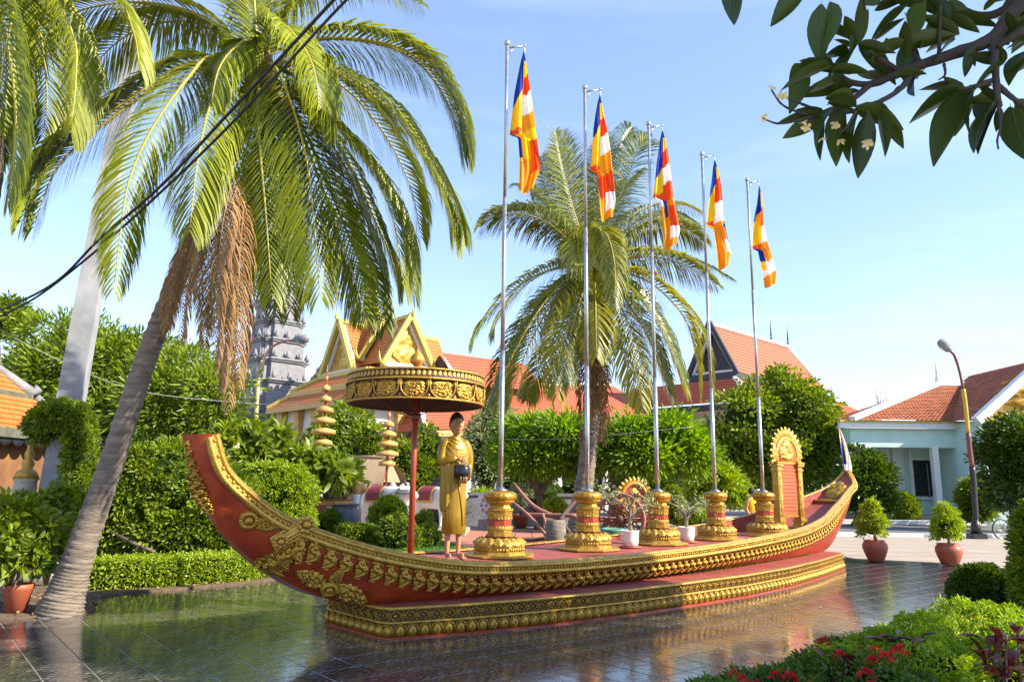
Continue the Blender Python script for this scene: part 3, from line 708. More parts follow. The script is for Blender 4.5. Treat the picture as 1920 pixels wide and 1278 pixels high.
FL = [  # H, W, end of left fold, seam, blue/yellow line, right bands, patches on the tail
 (2.47, .50, .63, .40, .42, [(.20, 1), (.33, 2), (.48, 3), (.60, 4), (.78, 1), (1.1, 4)], [(0, .16, .58, .78, 0), (.62, 1, .66, .87, 2)], 1, .2),
 (2.42, .47, .64, .45, .38, [(.22, 1), (.36, 2), (.51, 3), (.66, 4), (.82, 2), (1.1, 4)], [(.55, 1, .78, .93, 3)], 2, .9),
 (2.48, .52, .60, .45, .46, [(.20, 1), (.34, 2), (.48, 3), (.62, 2), (1.1, 4)], [(0, .35, .50, .67, 3), (.3, .48, .56, .74, 0), (.5, 1, .66, .82, 2), (.45, 1, .82, .93, 3)], 3, .6),
 (2.48, .58, .62, .40, .38, [(.20, 1), (.41, 2), (.59, 3), (.78, 4), (1.1, 4)], [(.86, 1, .58, .74, 0), (.6, 1, .74, .86, 3)], 4, .5),
 (2.50, .54, .64, .45, .40, [(.24, 1), (.42, 2), (.58, 3), (.76, 4), (.88, 3), (1.1, 4)], [(0, .35, .60, .76, 0), (0, .25, .76, .84, 1)], 5, .8)]
for k in range(5):
    loc = BP(SPC*k, 0, PT)
    lab = ['tallest looking steel flagpole, on the pedestal nearest the monk statue', 'steel flagpole on the second pedestal from the monk statue', 'steel flagpole on the middle pedestal of the five', 'steel flagpole on the fourth pedestal from the monk statue', 'steel flagpole on the pedestal beside the red stele'][k]
    if k == 0: fp0.location = tuple(loc); fp0['label'] = lab
    else: dup(fp0, loc, label=lab)
    H, W, Ls, seam, yb, bands, tail, sd, tw = FL[k]
    mb = flag(H, W, Ls, seam, yb, bands, tail, sd, tw); V = np.concatenate(mb.v); top = loc+ARM*.285+np.array([0, 0, 7.31-.10]); ang = math.radians([6, 14, -4, 8, 16][k]); c_, s_ = math.cos(ang), math.sin(ang)
    V = np.stack([V[:, 0]*c_-V[:, 1]*s_, V[:, 0]*s_+V[:, 1]*c_, V[:, 2]], 1); V[:, 0] += -.055*V[:, 2]/H*.8; V[:, 1] -= .06
    mb.v = [V+top]
    solo('flag', mb, [FB, FY, FR, FW, FO], ['limp Buddhist flag on the pole nearest the monk, tail twisted to orange', 'limp Buddhist flag on the second pole from the monk, orange point at its foot', 'limp Buddhist flag on the middle pole, slit of blue in its lower folds', 'limp Buddhist flag on the fourth pole, blue corner sticking out on one side', 'limp Buddhist flag on the pole beside the stele, smallest looking of the five'][k], 'flag', 'limp Buddhist flags on the flagpoles', loc=top)

# ------------------------------------------------------------------ parasol
UC = np.array([-1.30, 10.05]); ub = thing('ceremonial_parasol', 'large round gilded parasol on a red pole beside the monk statue', 'parasol', (UC[0], UC[1], .80))
M_under = mat('parasol underside brown cloth', (.075, .022, .014), .8, scale=5)
p = MB(); p.tube([(UC[0], UC[1], .80), (UC[0], UC[1], 3.2)], .040, 14); part('pole', p, mat('pole red paint', (.36, .06, .025), .35, col2=(.26, .04, .018)), ub)
cz = 2.81; UR = .925
dr = MB(); dr.lathe([(UR*.955, cz+.015), (UR*.985, cz), (UR, cz+.02), (UR*.985, cz+.24), (UR*1.01, cz+.25), (UR*1.015, cz+.275), (UR*.995, cz+.285), (UR*.985, cz+.36), (UR*1.0, cz+.37), (UR*.99, cz+.392)], 72, (UC[0], UC[1], 0), caps=False); part('drum', dr, mat('dark red brown parasol cloth', (.085, .03, .012), .6, col2=(.05, .018, .008)), ub)
for z_, r_ in ((cz+.012, 1.0), (cz+.262, 1.018), (cz+.385, 1.003)):
    h_ = MB(); h_.lathe([(UR*r_-.02, z_-.012), (UR*r_+.006, z_-.012), (UR*r_+.012, z_), (UR*r_+.006, z_+.012), (UR*r_-.02, z_+.012)], 72, (UC[0], UC[1], 0), caps=False); part('hoop', h_, M_gold2, ub)
tpc = MB(); tpc.lathe([(UR*.985, cz+.385), (UR*.6, cz+.45), (.12, cz+.50), (.0001, cz+.505)], 48, (UC[0], UC[1], 0)); part('top_cloth', tpc, M_red, ub)
un = MB(); un.lathe([(UR*.95, cz+.02), (UR*.5, cz+.13), (.05, cz+.24)], 48, (UC[0], UC[1], 0), caps=False); part('lining', un, M_under, ub)
def shield_panel():
    mb = relief(.205, .235, .03, 31, 'shield', 27, 24, 70, bs=.42)
    for sx in (-1, 1):
        mb.tube([(sx*.150, .215, .012), (sx*.152, .15, .012), (sx*.140, .08, .012), (sx*.105, .03, .012), (sx*.05, .005, .012), (0, .0, .012)], .0085, 5)
    return mb
rl = shield_panel().mesh('lotus_panel', M_gold); rs = relief(.075, .06, .02, 12, 'petal', 5, 7, 3).mesh('edge_leaf', M_gold2); rt = relief(.10, .075, .018, 14, 'leaf', 9, 12, 14, bs=.5).mesh('spandrel', M_gold)
UI = np.linalg.inv(np.array(Matrix.Translation(ub.location)))
for k in range(16):
    a = 2*PI*k/16+.1; o = np.array([math.cos(a), math.sin(a), 0]); T = np.array([-math.sin(a), math.cos(a), 0])
    inst('lotus_panel', rl, ub, UI@frame(T*1.14, np.array([0, 0, 1.04]), o, np.append(UC, 0)+o*(UR-.012)+np.array([0, 0, cz+.018])))
    a += PI/16; o = np.array([math.cos(a), math.sin(a), 0]); T = np.array([-math.sin(a), math.cos(a), 0])
    inst('spandrel', rt, ub, UI@frame(T, np.array([0, 0, -1.0]), o, np.append(UC, 0)+o*(UR-.008)+np.array([0, 0, cz+.245])))
    inst('spandrel', rt, ub, UI@frame(T*.7, np.array([0, 0, .55]), o, np.append(UC, 0)+o*(UR-.008)+np.array([0, 0, cz+.018])))
for k in range(84):
    a = 2*PI*k/84; o = np.array([math.cos(a), math.sin(a), 0]); T = np.array([-math.sin(a), math.cos(a), 0])
    inst('edge_leaf', rs, ub, UI@frame(T, np.array([0, 0, 1.15]), o, np.append(UC, 0)+o*(UR-.012)+np.array([0, 0, cz+.285])))
for k in range(12):
    a = 2*PI*k/12; o = np.array([math.cos(a), math.sin(a)]); rb = MB(); rb.tube([(UC[0]+o[0]*.045, UC[1]+o[1]*.045, cz-.14), (UC[0]+o[0]*UR*.55, UC[1]+o[1]*UR*.55, cz+.105)], .0055, 5); part('rib', rb, M_under, ub)
cl = MB(); cl.lathe([(.05, cz-.20), (.062, cz-.17), (.062, cz-.12), (.05, cz-.10)], 12, (UC[0], UC[1], 0)); part('runner', cl, M_maroon, ub)
fi = MB(); fi.lathe([(.05, cz+.50), (.035, cz+.53), (.04, cz+.545), (.085, cz+.60), (.09, cz+.65), (.06, cz+.71), (.02, cz+.76), (.0001, cz+.80)], 32, (UC[0], UC[1], 0), lobes=12, lobe_amp=.16); part('finial', fi, M_gold2, ub)

# ------------------------------------------------------------------ the monk statue (faces the near side)
M_skin = mat('painted skin', (.50, .26, .13), .5, col2=(.42, .20, .10), scale=8); M_skin_pale = M_skin
M_robe = mat('ochre painted robe', (.38, .235, .018), .34, .25, col2=(.25, .14, .009), scale=5, bump=.15, bscale=14, stretch=(4, 4, .6))
M_hair = mat('painted black hair', (.022, .014, .012), .6, scale=30, bump=.6, bscale=140)
M_bowl = mat('black lacquer bowl', (.018, .018, .022), .3, scale=12)
MK = thing('monk_statue', 'life size statue of a standing young monk in ochre robe holding an alms bowl', 'statue', (-.775, 10.55, .765), 0)
FACE_A = math.radians(-62)    # facing direction in plan
MK.rotation_euler = (0, 0, FACE_A+PI/2); MK.scale = (.80, .86, 1.0)      # local -Y is the front, +X his left
HT = 2.06
def sect(mb, rows, n=28, mi=0, pleat=0.0, seed=0):
    """loft of ellipses: (z, cx, cy, rx, ry)"""
    G = []
    for (z, cx, cy, rx, ry) in rows:
        A = np.linspace(0, 2*PI, n, endpoint=False); k = 1+pleat*np.sin(A*9+z*3+seed)*.5+pleat*np.sin(A*5-z*5)
        G.append(np.stack([cx+rx*np.cos(A)*k, cy+ry*np.sin(A)*k, np.full(n, z)], 1))
    mb.grid(np.array(G), mi, True, wrap=True); return mb
# body: legs, torso, arms, hands as one skinned surface
def skin_body(name, verts, edges, radii, material, parent, sub=2, root=0):
    me = bpy.data.meshes.new(name); me.from_pydata([tuple(map(float, v)) for v in verts], edges, []); o = link(name, me)
    sk = o.modifiers.new('skin', 'SKIN'); sd = o.modifiers.new('sub', 'SUBSURF'); sd.levels = sub; sd.render_levels = sub
    for i, r in enumerate(radii):
        s_ = me.skin_vertices[0].data[i]; s_.radius = (r, r) if np.isscalar(r) else r; s_.use_root = (i == root)
    dg = bpy.context.evaluated_depsgraph_get(); dg.update(); ev = o.evaluated_get(dg); m2 = bpy.data.meshes.new_from_object(ev)
    V = np.array([v.co[:] for v in m2.vertices]); F = [tuple(p.vertices) for p in m2.polygons]
    bpy.data.objects.remove(o); bpy.data.meshes.remove(me); bpy.data.meshes.remove(m2)
    return V, F
bv = []; be = []; br = []
def node(p, r, par=None):
    bv.append(p); br.append(r); i = len(bv)-1
    if par is not None: be.append((par, i))
    return i
pel = node((0, 0, 1.03), .14)
for sx in (-1, 1):
    h_ = node((sx*.095, 0, .98), .11, pel); kn = node((sx*.105, .0, .55), .068, h_); cf = node((sx*.105, .02, .38), .062, kn); an = node((sx*.105, .03, .10), .040, cf)
    he = node((sx*.105, .035, .045), .042, an); ml = node((sx*.115, -.07, .038), (.05, .034), he); tl_ = node((sx*.125, -.15, .024), (.052, .022), ml)
ch = node((0, .01, 1.32), .15, pel); nk = node((0, .015, 1.62), .075, ch); nt_ = node((0, .0, 1.72), .058, nk)
hands = []
for sx, el, wr, ax in ((1, (.245, .02, 1.22), (.075, -.20, 1.10), None), (-1, (-.25, .0, 1.25), (-.06, -.20, 1.36), None)):
    sh = node((sx*.20, .02, 1.53), .075, ch); e_ = node(el, .055, sh); w_ = node(wr, .033, e_); hands.append(w_)
V1, F1 = skin_body('body', bv, be, br, M_skin, MK)
body = MB(); body.add(V1, F1)
def finger_chain(pts, rs, n=8): body.tube(spline(pts, 9), np.interp(np.linspace(0, 1, 9), np.linspace(0, 1, len(rs)), rs), n)
BWL = np.array([.0, -.285, 1.165]); BR = .135
# his left hand cups the bowl from below; palm + five fingers curling up around it
palm = MB(); palm.ball((.045, -.245, 1.045), .055, 10, sq=(1.0, .9, .55)); body.merge(palm)
for k, (dx, L_) in enumerate(((-.055, .9), (-.022, 1.0), (.012, 1.03), (.045, .95))):
    finger_chain([(dx*.6+.03, -.265, 1.035), (dx+.01, -.32, 1.030), (dx-.005, -.375*L_-.0, 1.045), (dx-.015, -.408*L_-.005, 1.075), (dx-.02, -.420*L_-.004, 1.105)], [.0165, .016, .0145, .0125, .009])
finger_chain([(.085, -.225, 1.05), (.125, -.26, 1.065), (.140, -.30, 1.10), (.137, -.33, 1.135)], [.019, .018, .015, .010])
# his right hand rests over the mouth of the bowl, fingers pointing forward and down
palm = MB(); palm.ball((-.045, -.25, 1.345), .055, 10, sq=(.85, 1.0, .45)); body.merge(palm)
for k, (dx, L_) in enumerate(((-.075, .88), (-.048, .98), (-.02, 1.0), (.008, .93))):
    finger_chain([(dx*.7-.015, -.27, 1.345), (dx, -.335, 1.340), (dx+.012, -.385*L_, 1.318), (dx+.02, -.425*L_, 1.285)], [.0165, .0155, .0135, .009])
finger_chain([(-.0, -.225, 1.335), (.035, -.255, 1.325), (.05, -.295, 1.305), (.05, -.325, 1.285)], [.018, .017, .0145, .0095])
for sx in (-1, 1):   # toes
    for k, (dx, L_, r_) in enumerate(((-.034, 1.0, .017), (-.008, .98, .013), (.014, .92, .012), (.033, .85, .011), (.05, .76, .010))):
        x_ = sx*(.125+dx); body.tube([(x_, -.13, .022), (x_, -.165*1.08*L_, .018), (x_, -.205*L_, .012)], [r_, r_, r_*.6], 8)
# head with features, shaped from a sphere
hc = np.array([0, -.012, 1.845]); nu_, nv_ = 56, 44; G = []
fy = {}
def face_y(x, z):
    k = min(fy, key=lambda q: (q[0]-x)**2+(q[1]-z)**2); return fy[k]+hc[1]
def gau(x, y, sx, sy): return math.exp(-(x/sx)**2-(y/sy)**2)
for j in range(nv_+1):
    ph = PI*j/nv_; row = []
    for i in range(nu_):
        th = 2*PI*i/nu_; d = np.array([math.sin(th)*math.sin(ph), -math.cos(th)*math.sin(ph), -math.cos(ph)])
        y = d[2]; wx = .128*(1-.24*max(0, -y)**1.5-.08*max(0, y)**2); wy = .140; wz = .163
        p = d*np.array([wx, wy, wz])
        if d[1] < 0:
            X, Zz = p[0]*.74, p[2]*.92; f = 0
            f += .026*gau(X, Zz+.012, .013, .026)+.016*gau(X, Zz+.030, .021, .013)      # nose
            for e in (-1, 1):
                f -= .013*gau(X-e*.036, Zz-.010, .019, .013)                               # eye hollows
                f += .008*gau(X-e*.036, Zz-.010, .013, .007)+.006*gau(X-e*.036, Zz-.032, .026, .008)
                f += .006*gau(X-e*.048, Zz+.03, .022, .028)
            f += .011*gau(X, Zz+.066, .026, .006)+.012*gau(X, Zz+.080, .022, .007)-.006*gau(X, Zz+.073, .028, .003)
            f += .011*gau(X, Zz+.118, .028, .02)
            p[1] -= f*smoothstep(0, .5, -d[1])*1.2; fy[(round(X, 3), round(Zz, 3))] = p[1]
        else: p[1] *= 1.02
        row.append(p+hc)
    G.append(row)
body.grid(np.array(G), 0, True, wrap=True)
for sx in (-1, 1):
    ear = MB(); ear.ball((0, 0, 0), .034, 10, sq=(.32, .62, 1.15)); ear.ball((sx*.006, -.006, -.03), .014, 8)
    body.merge(ear, np.array(Matrix.Translation((sx*.130, .012, 1.835))))
part('body', body, M_skin, MK, world=False)
# hair, eyes, brows, lips
hr = MB(); Hh = []
for j in range(17):
    row = []
    for i in range(40):
        th = 2*PI*i/40; front = max(0, math.cos(th)); lim = PI*(.56-.235*front**.9+.03*math.cos(th*2)); ph = lim*(1-j/16)
        d = np.array([math.sin(th)*math.sin(ph), -math.cos(th)*math.sin(ph), math.cos(ph)]); row.append(hc+d*np.array([.1335, .1465, .1695]))
    Hh.append(row)
hr.grid(np.array(Hh), 0, True, wrap=True); part('hair', hr, M_hair, MK, world=False)
M_eyew = mat('painted eye white', (.75, .72, .66), .35); M_lip = mat('painted lips', (.36, .10, .06), .4)
def fpt(x, z, off=0): return np.array([x/.74, face_y(x, z)-off, hc[2]+z/.92])
for sx in (-1, 1):
    e = MB(); e.ball(fpt(sx*.036, .008, -.006), .0165, 10, sq=(1.25, .55, .50)); part('eye', e, M_eyew, MK, world=False)
    e = MB(); e.ball(fpt(sx*.035, .007, .001), .0080, 8, sq=(1.1, .5, 1)); e.tube([fpt(sx*.017, .010, .002), fpt(sx*.035, .018, .004), fpt(sx*.054, .010, .002)], .0030, 5); part('pupil', e, M_hair, MK, world=False)
    e = MB(); e.tube([fpt(sx*.015, .034, .003), fpt(sx*.036, .042, .003), fpt(sx*.058, .033, .003)], [.0022, .003, .0015], 6); part('eyebrow', e, M_hair, MK, world=False)
lp = MB(); lp.tube([fpt(-.026, -.071, -.001), fpt(-.012, -.067, .000), fpt(0, -.069, .000), fpt(.012, -.067, .000), fpt(.026, -.071, -.001)], [.002, .0055, .0055, .0055, .002], 7); lp.tube([fpt(-.023, -.077, -.001), fpt(0, -.083, .000), fpt(.023, -.077, -.001)], [.002, .0075, .002], 7); part('lips', lp, M_lip, MK, world=False)
# robe: skirt, upper wrap with folds, draped right sleeve, left sleeve, hanging sash
sk = MB(); sect(sk, [(.335, 0, .01, .205, .150), (.34, 0, .01, .215, .158), (.60, 0, .01, .212, .158), (.9, 0, .01, .218, .165), (1.1, 0, .01, .212, .165), (1.2, 0, .01, .205, .16)], 64, pleat=.012); sect(sk, [(.335, 0, .01, .205, .15), (.36, 0, .01, .19, .135), (.9, 0, .01, .17, .12)], 64)
part('robe_skirt', sk, M_robe, MK, world=False)
fd = MB(); fd.tube([(-.02, -.158, 1.06), (.03, -.160, .85), (.08, -.150, .62), (.10, -.146, .44)], [.014, .012, .010, .008], 6); fd.tube([(-.17, -.075, 1.1), (-.185, -.07, .8), (-.175, -.085, .45)], .012, 6); fd.tube([(.16, -.09, 1.0), (.17, -.09, .7), (.16, -.095, .45)], .010, 6)
part('robe_fold', fd, M_robe, MK, world=False)
up = MB(); rows = []
for z, rx, ry, cy in ((1.02, .225, .170, .01), (1.1, .232, .178, .008), (1.25, .242, .182, .005), (1.40, .262, .180, .008), (1.50, .268, .165, .012), (1.57, .240, .140, .015), (1.62, .175, .112, .016), (1.655, .115, .092, .014), (1.675, .085, .078, .010), (1.68, .072, .066, .010)): rows.append((z, 0, cy, rx, ry))
sect(up, rows, 72, pleat=.014, seed=1.2); part('robe_wrap', up, M_robe, MK, world=False)
for k, (x0, z0, x1, z1, dip) in enumerate(((-.10, 1.655, .11, 1.655, .05), (-.15, 1.635, .16, 1.635, .085), (-.20, 1.60, .21, 1.60, .125), (-.235, 1.55, .24, 1.56, .16), (-.25, 1.48, .25, 1.51, .19))):
    P = []
    for x in np.linspace(0, 1, 13):
        X = x0+(x1-x0)*x; Zz = z0-dip*math.sin(PI*x); i_ = np.interp(Zz, [r_[0] for r_ in rows], [r_[3] for r_ in rows]); j_ = np.interp(Zz, [r_[0] for r_ in rows], [r_[4] for r_ in rows]); c_ = .0 if abs(X) >= i_ else math.sqrt(1-(X/i_)**2)
        P.append((X*.98, -j_*c_+.011, Zz))
    f_ = MB(); f_.tube(P, [.004]+[.0105]*11+[.004], 6); part('robe_fold', f_, M_robe, MK, world=False)
# cloth over his right arm: from shoulder to the wrist, hanging down in a curtain of pleats
cu = MB(); G = []
for j in range(26):
    y = j/25; row = []
    for i in range(25):
        x = i/24
        top = spline([(-.255, .06, 1.50), (-.29, -.03, 1.36), (-.22, -.155, 1.345), (-.085, -.215, 1.335)], 25)[i]
        drop = (.10+.62*math.sin(PI*min(1, .20+x*.62))**1.5)*y
        fo = math.sin(x*26)*.014*min(1, y*3)
        row.append(top+np.array([-.010*math.sin(y*PI)+fo*.6, -.03*math.sin(y*PI*.8)+fo+.05*y*(x), -drop]))
    G.append(row)
G = np.array(G); cu.grid(G); cu.grid((G+np.array([.02, .02, 0]))[:, ::-1]); part('robe_drape', cu, M_robe, MK, world=False)
for sx, P in ((-1, [(-.10, .02, 1.60), (-.20, .02, 1.54), (-.262, .005, 1.40), (-.255, -.05, 1.31), (-.16, -.16, 1.335), (-.085, -.205, 1.355)]), (1, [(.10, .02, 1.60), (.20, .02, 1.54), (.258, .02, 1.38), (.255, .005, 1.24), (.19, -.10, 1.145), (.11, -.185, 1.10)])):
    sl = MB(); sl.tube(spline(P, 16), np.interp(np.linspace(0, 1, 16), [0, .12, .3, .5, .8, 1], [.035, .08, .094, .082, .062, .052]), 16); part('sleeve', sl, M_robe, MK, world=False)
for dx, z1 in ((-.205, .80), (-.175, .74), (-.15, .86)):
    t_ = MB(); t_.tube(spline([(dx, -.10, 1.15), (dx-.01, -.125, 1.0), (dx+.005, -.13, z1+.06), (dx, -.13, z1)], 12), [.018]*9+[.022, .024, .010], 8); part('sash_end', t_, M_robe, MK, world=False)
bw = MB(); bw.lathe([(.045, -.105), (.09, -.09), (.128, -.045), (BR, .0), (.126, .055), (.112, .082), (.118, .094), (.108, .096), (.098, .075), (.10, .0), (.0001, -.06)], 32, tuple(BWL+np.array([0, 0, .01]))); part('alms_bowl', bw, M_bowl, MK, world=False)
# ------------------------------------------------------------------ stele
SL = thing('memorial_stele', 'gilded stele with red inscribed panel and flame arch standing on the boat deck', 'stele', BP(9.22, .05, .80), math.radians(43.6-8))
M_panel = mat('orange red lacquer panel', (.58, .115, .03), .45, col2=(.50, .09, .025), scale=3, bump=.25, bscale=60, stretch=(1, 1, 14))
def sp(name, mb, m): return part(name, mb, m, SL, world=False)
for sx in (-1, 1):
    x = sx*.40; b = MB(); b.box((x, 0, .03), (.30, .30, .06)); b.box((x, 0, .10), (.26, .26, .08), taper=.86); b.box((x, 0, .17), (.20, .20, .06)); b.box((x, 0, .23), (.23, .23, .06)); b.box((x, 0, .285), (.18, .18, .05)); sp('pillar_foot', b, M_gold2)
    c = MB(); c.box((x, 0, .84), (.165, .165, 1.06)); sp('pillar', c, M_gold)
    orn = relief(1.0, .13, .02, 40+sx, 'round', 9, 40, 60).mesh('pillar_carving', M_gold2)
    inst('pillar_carving', orn, SL, frame(np.array([1., 0, 0]), np.array([0, 0, 1.]), np.array([0, -1., 0]), np.array([x, -.083, .34])))
    inst('pillar_carving', orn, SL, frame(np.array([0, 1., 0]), np.array([0, 0, 1.]), np.array([-1., 0, 0]), np.array([x-.083, 0, .34])))
    k = MB(); k.box((x, 0, 1.39), (.20, .20, .05)); k.box((x, 0, 1.44), (.16, .16, .05)); k.box((x, 0, 1.50), (.23, .23, .06)); k.box((x, 0, 1.55), (.26, .26, .04)); sp('pillar_capital', k, M_gold2)
pn = MB(); pn.box((0, 0, .94), (.635, .07, 1.16)); sp('panel', pn, M_panel)
ln = MB()
for r_ in range(13):
    x0 = -.27
    while x0 < .25:
        w = rng.uniform(.015, .05)
        if x0+w < .27: ln.box((x0+w/2, -.037, 1.44-r_*.082), (w, .006, .022))
        x0 += w+.014
o_ = sp('carved_lines', ln, mat('carved letter groove', (.34, .05, .02), .5)); o_['kind'] = 'stuff'
for z_, h_, d_ in ((.335, .045, .10), (1.545, .05, .13)):
    lb = MB(); lb.box((0, 0, z_), (.64, d_, h_)); sp('rail', lb, M_gold2)
# flame arch
ar = MB(); P = [(.40*math.cos(a), 0, 1.70+.42*math.sin(a)) for a in np.linspace(-.35, PI+.35, 24)]; ar.tube(P, .055, 8); sp('arch', ar, M_gold2)
bk = MB(); bk.lathe([(.0001, -.03), (.38, -.03), (.38, .03), (.0001, .03)], 28); Vb = np.concatenate(bk.v); bk.v = [np.stack([Vb[:, 0], Vb[:, 2], 1.72+Vb[:, 1]*1.08], 1)]; sp('arch_back', bk, M_panel)
inst('arch_relief', relief(.56, .50, .05, 77, 'leaf', 17, 24, 40).mesh('arch_relief', M_gold2), SL, frame(np.array([1., 0, 0]), np.array([0, 0, 1.]), np.array([0, -1., 0]), np.array([0, -.03, 1.56])))
fl2 = relief(.20, .13, .04, 15, 'leaf', 7, 10, 6).mesh('flame_leaf', M_gold2)
for a in np.linspace(-.25, PI+.25, 17):
    o = np.array([math.cos(a), 0, math.sin(a)]); k = 1.0+.25*math.sin(max(0, a)); inst('flame_leaf', fl2, SL, frame(np.array([o[2], 0, -o[0]]), o*k, np.array([0, -1., 0]), np.array([.43*o[0], -.01, 1.70+.45*o[2]])))
for sx in (-1, 1): inst('flame_leaf', fl2, SL, frame(np.array([1.5, 0, 0]), np.array([sx*.5, 0, 1.9]), np.array([0, -1.5, 0]), np.array([sx*.44, -.02, 1.56])))
# flag at the stern: a furled banner on a thin leaning staff
sf = thing('stern_flag', 'furled white and blue flag on a thin staff at the raised stern tip', 'flag', BP(12.35, 0, 2.1))
a_, b_ = BP(12.35, 0, 2.1), gy(1571, 792, 19.75)
p = MB(); p.tube([a_, b_], .014, 6); part('staff', p, M_steel2, sf)
mb = MB(); G = []
for j in range(24):
    y = j/23; c = a_+(b_-a_)*(.97-.86*y); w = .02+.17*math.sin(min(1, y*1.05)*PI*.62); G.append([c+np.array([-.01+w*x*1.15, .05*math.sin(x*7+y*3)*(y+.2), -.03*x]) for x in np.linspace(0, 1, 9)])
mb.grid(np.array(G)); mb.m = [(0 if i < 3 else (1 if i < 4 else (2 if i < 5 else 3))) if j < 20 else 3 for j in range(23) for i in range(8)]
part('banner', mb, [FB, FY, FR, FW], sf)
# ================================================================== PALMS
M_trunk = mat('palm trunk bark', (.29, .235, .185), .92, col2=(.11, .088, .07), scale=2.6, bump=1.0, bscale=11, stretch=(1.2, 1.2, 7))
M_frond = leafmat('palm leaflets', (.32, .34, .016), (.10, .15, .010), .40, .22)
M_frond2 = leafmat('pale palm leaflets', (.30, .31, .06), (.13, .16, .04), .34, .22)
M_frond3 = leafmat('older palm leaflets darkened for shade', (.15, .19, .014), (.05, .085, .009), .33, .16)  # darker copy for older, inner fronds: shade put into the leaf colour
M_frond4 = leafmat('yellowing palm leaflets', (.40, .37, .03), (.17, .19, .022), .36, .24)
M_rach = mat('palm leaf stalk', (.42, .36, .04), .5, col2=(.30, .26, .03), scale=3)
M_dead = leafmat('dry palm leaflets', (.46, .28, .12), (.17, .09, .035), .85, .18)
M_deadr = mat('dry palm stalk', (.33, .21, .10), .85)
def frond(name, P, parent, ll=.75, n=80, leaf=None, stalk=None, w=.045, grav=.75, side=None, bare=.12, lay=.55, seed=0, rr=.028, ragged=.1, twist=.0):
    """one feather leaf along a curve: stalk and two rows of drooping leaflets"""
    r = np.random.default_rng(seed); C = spline(P, 60); T = np.gradient(C, axis=0); T = unit_rows(T)
    h = C[-1]-C[0]; h[2] = 0; h = unit(h) if np.linalg.norm(h) > .15 else unit(np.array([.3, -1, 0]))
    hl_ = np.linalg.norm((C[-1]-C[0])[:2]); ln_ = np.linalg.norm(np.diff(C, axis=0), axis=1).sum()
    if side is None and hl_ < .5*ln_: side = (1, .3*r.normal(), 0)
    S0 = np.cross(h, [0, 0, 1.0])+np.array([0, 0, twist*r.choice([-1, 1])]) if side is None else np.asarray(side, float)
    S = unit_rows(S0-T*(T@S0)[:, None]); U = np.cross(S, T)
    mbs = MB(); mbs.tube(C[::3], np.interp(np.linspace(0, 1, 20), [0, .1, 1], [rr*1.6, rr, rr*.2]), 6)
    q = np.concatenate([np.linspace(bare, .995, n)]*2); sg = np.repeat([-1, 1], n); q = np.clip(q+r.normal(size=2*n)*.004, bare, .999)
    i = (q*59).astype(int); p = C[i]; t, s, u = T[i], S[i]*sg[:, None], U[i]
    L = ll*np.interp(q, [0, bare, .35, .7, .9, 1], [.5, .55, 1, .95, .62, .28])*(1-ragged*r.random(2*n)*2)
    fw = np.interp(q, [0, .5, 1], [.65-.3*(twist > 0), 1.05-.5*(twist > 0), 1.6])+r.normal(size=2*n)*.08
    d0 = unit_rows(s*1.0+t*fw[:, None]+u*(lay*.35)+r.normal(size=(2*n, 3))*.06); g = np.array([0, 0, -1.0])*grav*(.8+.4*r.random(2*n))[:, None]
    d1 = unit_rows(d0+g*.55); d2 = unit_rows(d0*.55+g*1.25+t*.15)
    A = p; B = A+d0*(L*.30)[:, None]; Cc = B+d1*(L*.36)[:, None]; D = Cc+d2*(L*.34)[:, None]
    wd = unit_rows(np.cross(d0, u)); W = (w*(.8+.4*r.random(2*n)))[:, None]
    tw = wd*.75+u*.5*sg[:, None]
    V = np.stack([A-wd*W*.2, A+wd*W*.2, B-tw*W*.5, B+tw*W*.5, Cc-tw*W*.42, Cc+tw*W*.42, D], 1).reshape(-1, 3)
    idx = np.arange(2*n)[:, None]*7
    F = np.stack([idx+k for tri in ((0, 1, 3), (0, 3, 2), (2, 3, 5), (2, 5, 4), (4, 5, 6)) for k in tri], -1).reshape(-1, 3)
    sv = np.concatenate(mbs.v); sf = []
    for f in mbs.f:
        for k in range(1, len(f)-1): sf.append((f[0], f[k], f[k+1]))
    sf = np.array(sf)+len(V); Vt = np.concatenate([V, sv]); Ft = np.concatenate([F, sf]); org = np.array(parent.location)
    me = bpy.data.meshes.new(name); me.vertices.add(len(Vt)); me.vertices.foreach_set('co', (Vt-org).astype(np.float32).ravel())
    me.loops.add(len(Ft)*3); me.loops.foreach_set('vertex_index', Ft.astype(np.int32).ravel()); me.polygons.add(len(Ft)); me.polygons.foreach_set('loop_start', np.arange(0, len(Ft)*3, 3, dtype=np.int32)); me.update(calc_edges=True)
    me.materials.append(leaf or M_frond); me.materials.append(stalk or M_rach)
    me.polygons.foreach_set('material_index', np.concatenate([np.zeros(len(F)), np.ones(len(sf))]).astype(np.int32))
    at = me.attributes.new('rnd', 'FLOAT', 'FACE'); at.data.foreach_set('value', np.concatenate([np.repeat(np.clip(r.random(2*n)*.8+.2*r.random(), 0, 1), 5), np.zeros(len(sf))]).astype(np.float32)); me.update()
    return link(name, me, parent)
def px(L): return [gy(*p) for p in L]
def trunk(parent, P, R, rings=40):
    C = spline(P, rings*3); rad = np.interp(np.linspace(0, 1, len(C)), np.linspace(0, 1, len(R)), R); k = np.arange(len(C)) % 3; rad = rad*np.where(k == 0, 1.05, np.where(k == 1, 1.0, .965))*(1+.022*rng.normal(size=len(C)))
    mb = MB(); mb.tube(C, rad, 18); part('trunk', mb, M_trunk, parent)
pb = gz(108, 1152, 0)
palm = thing('coconut_palm', 'tall leaning coconut palm beside the tiled floor, brown dead leaves under its crown', 'palm tree', pb)
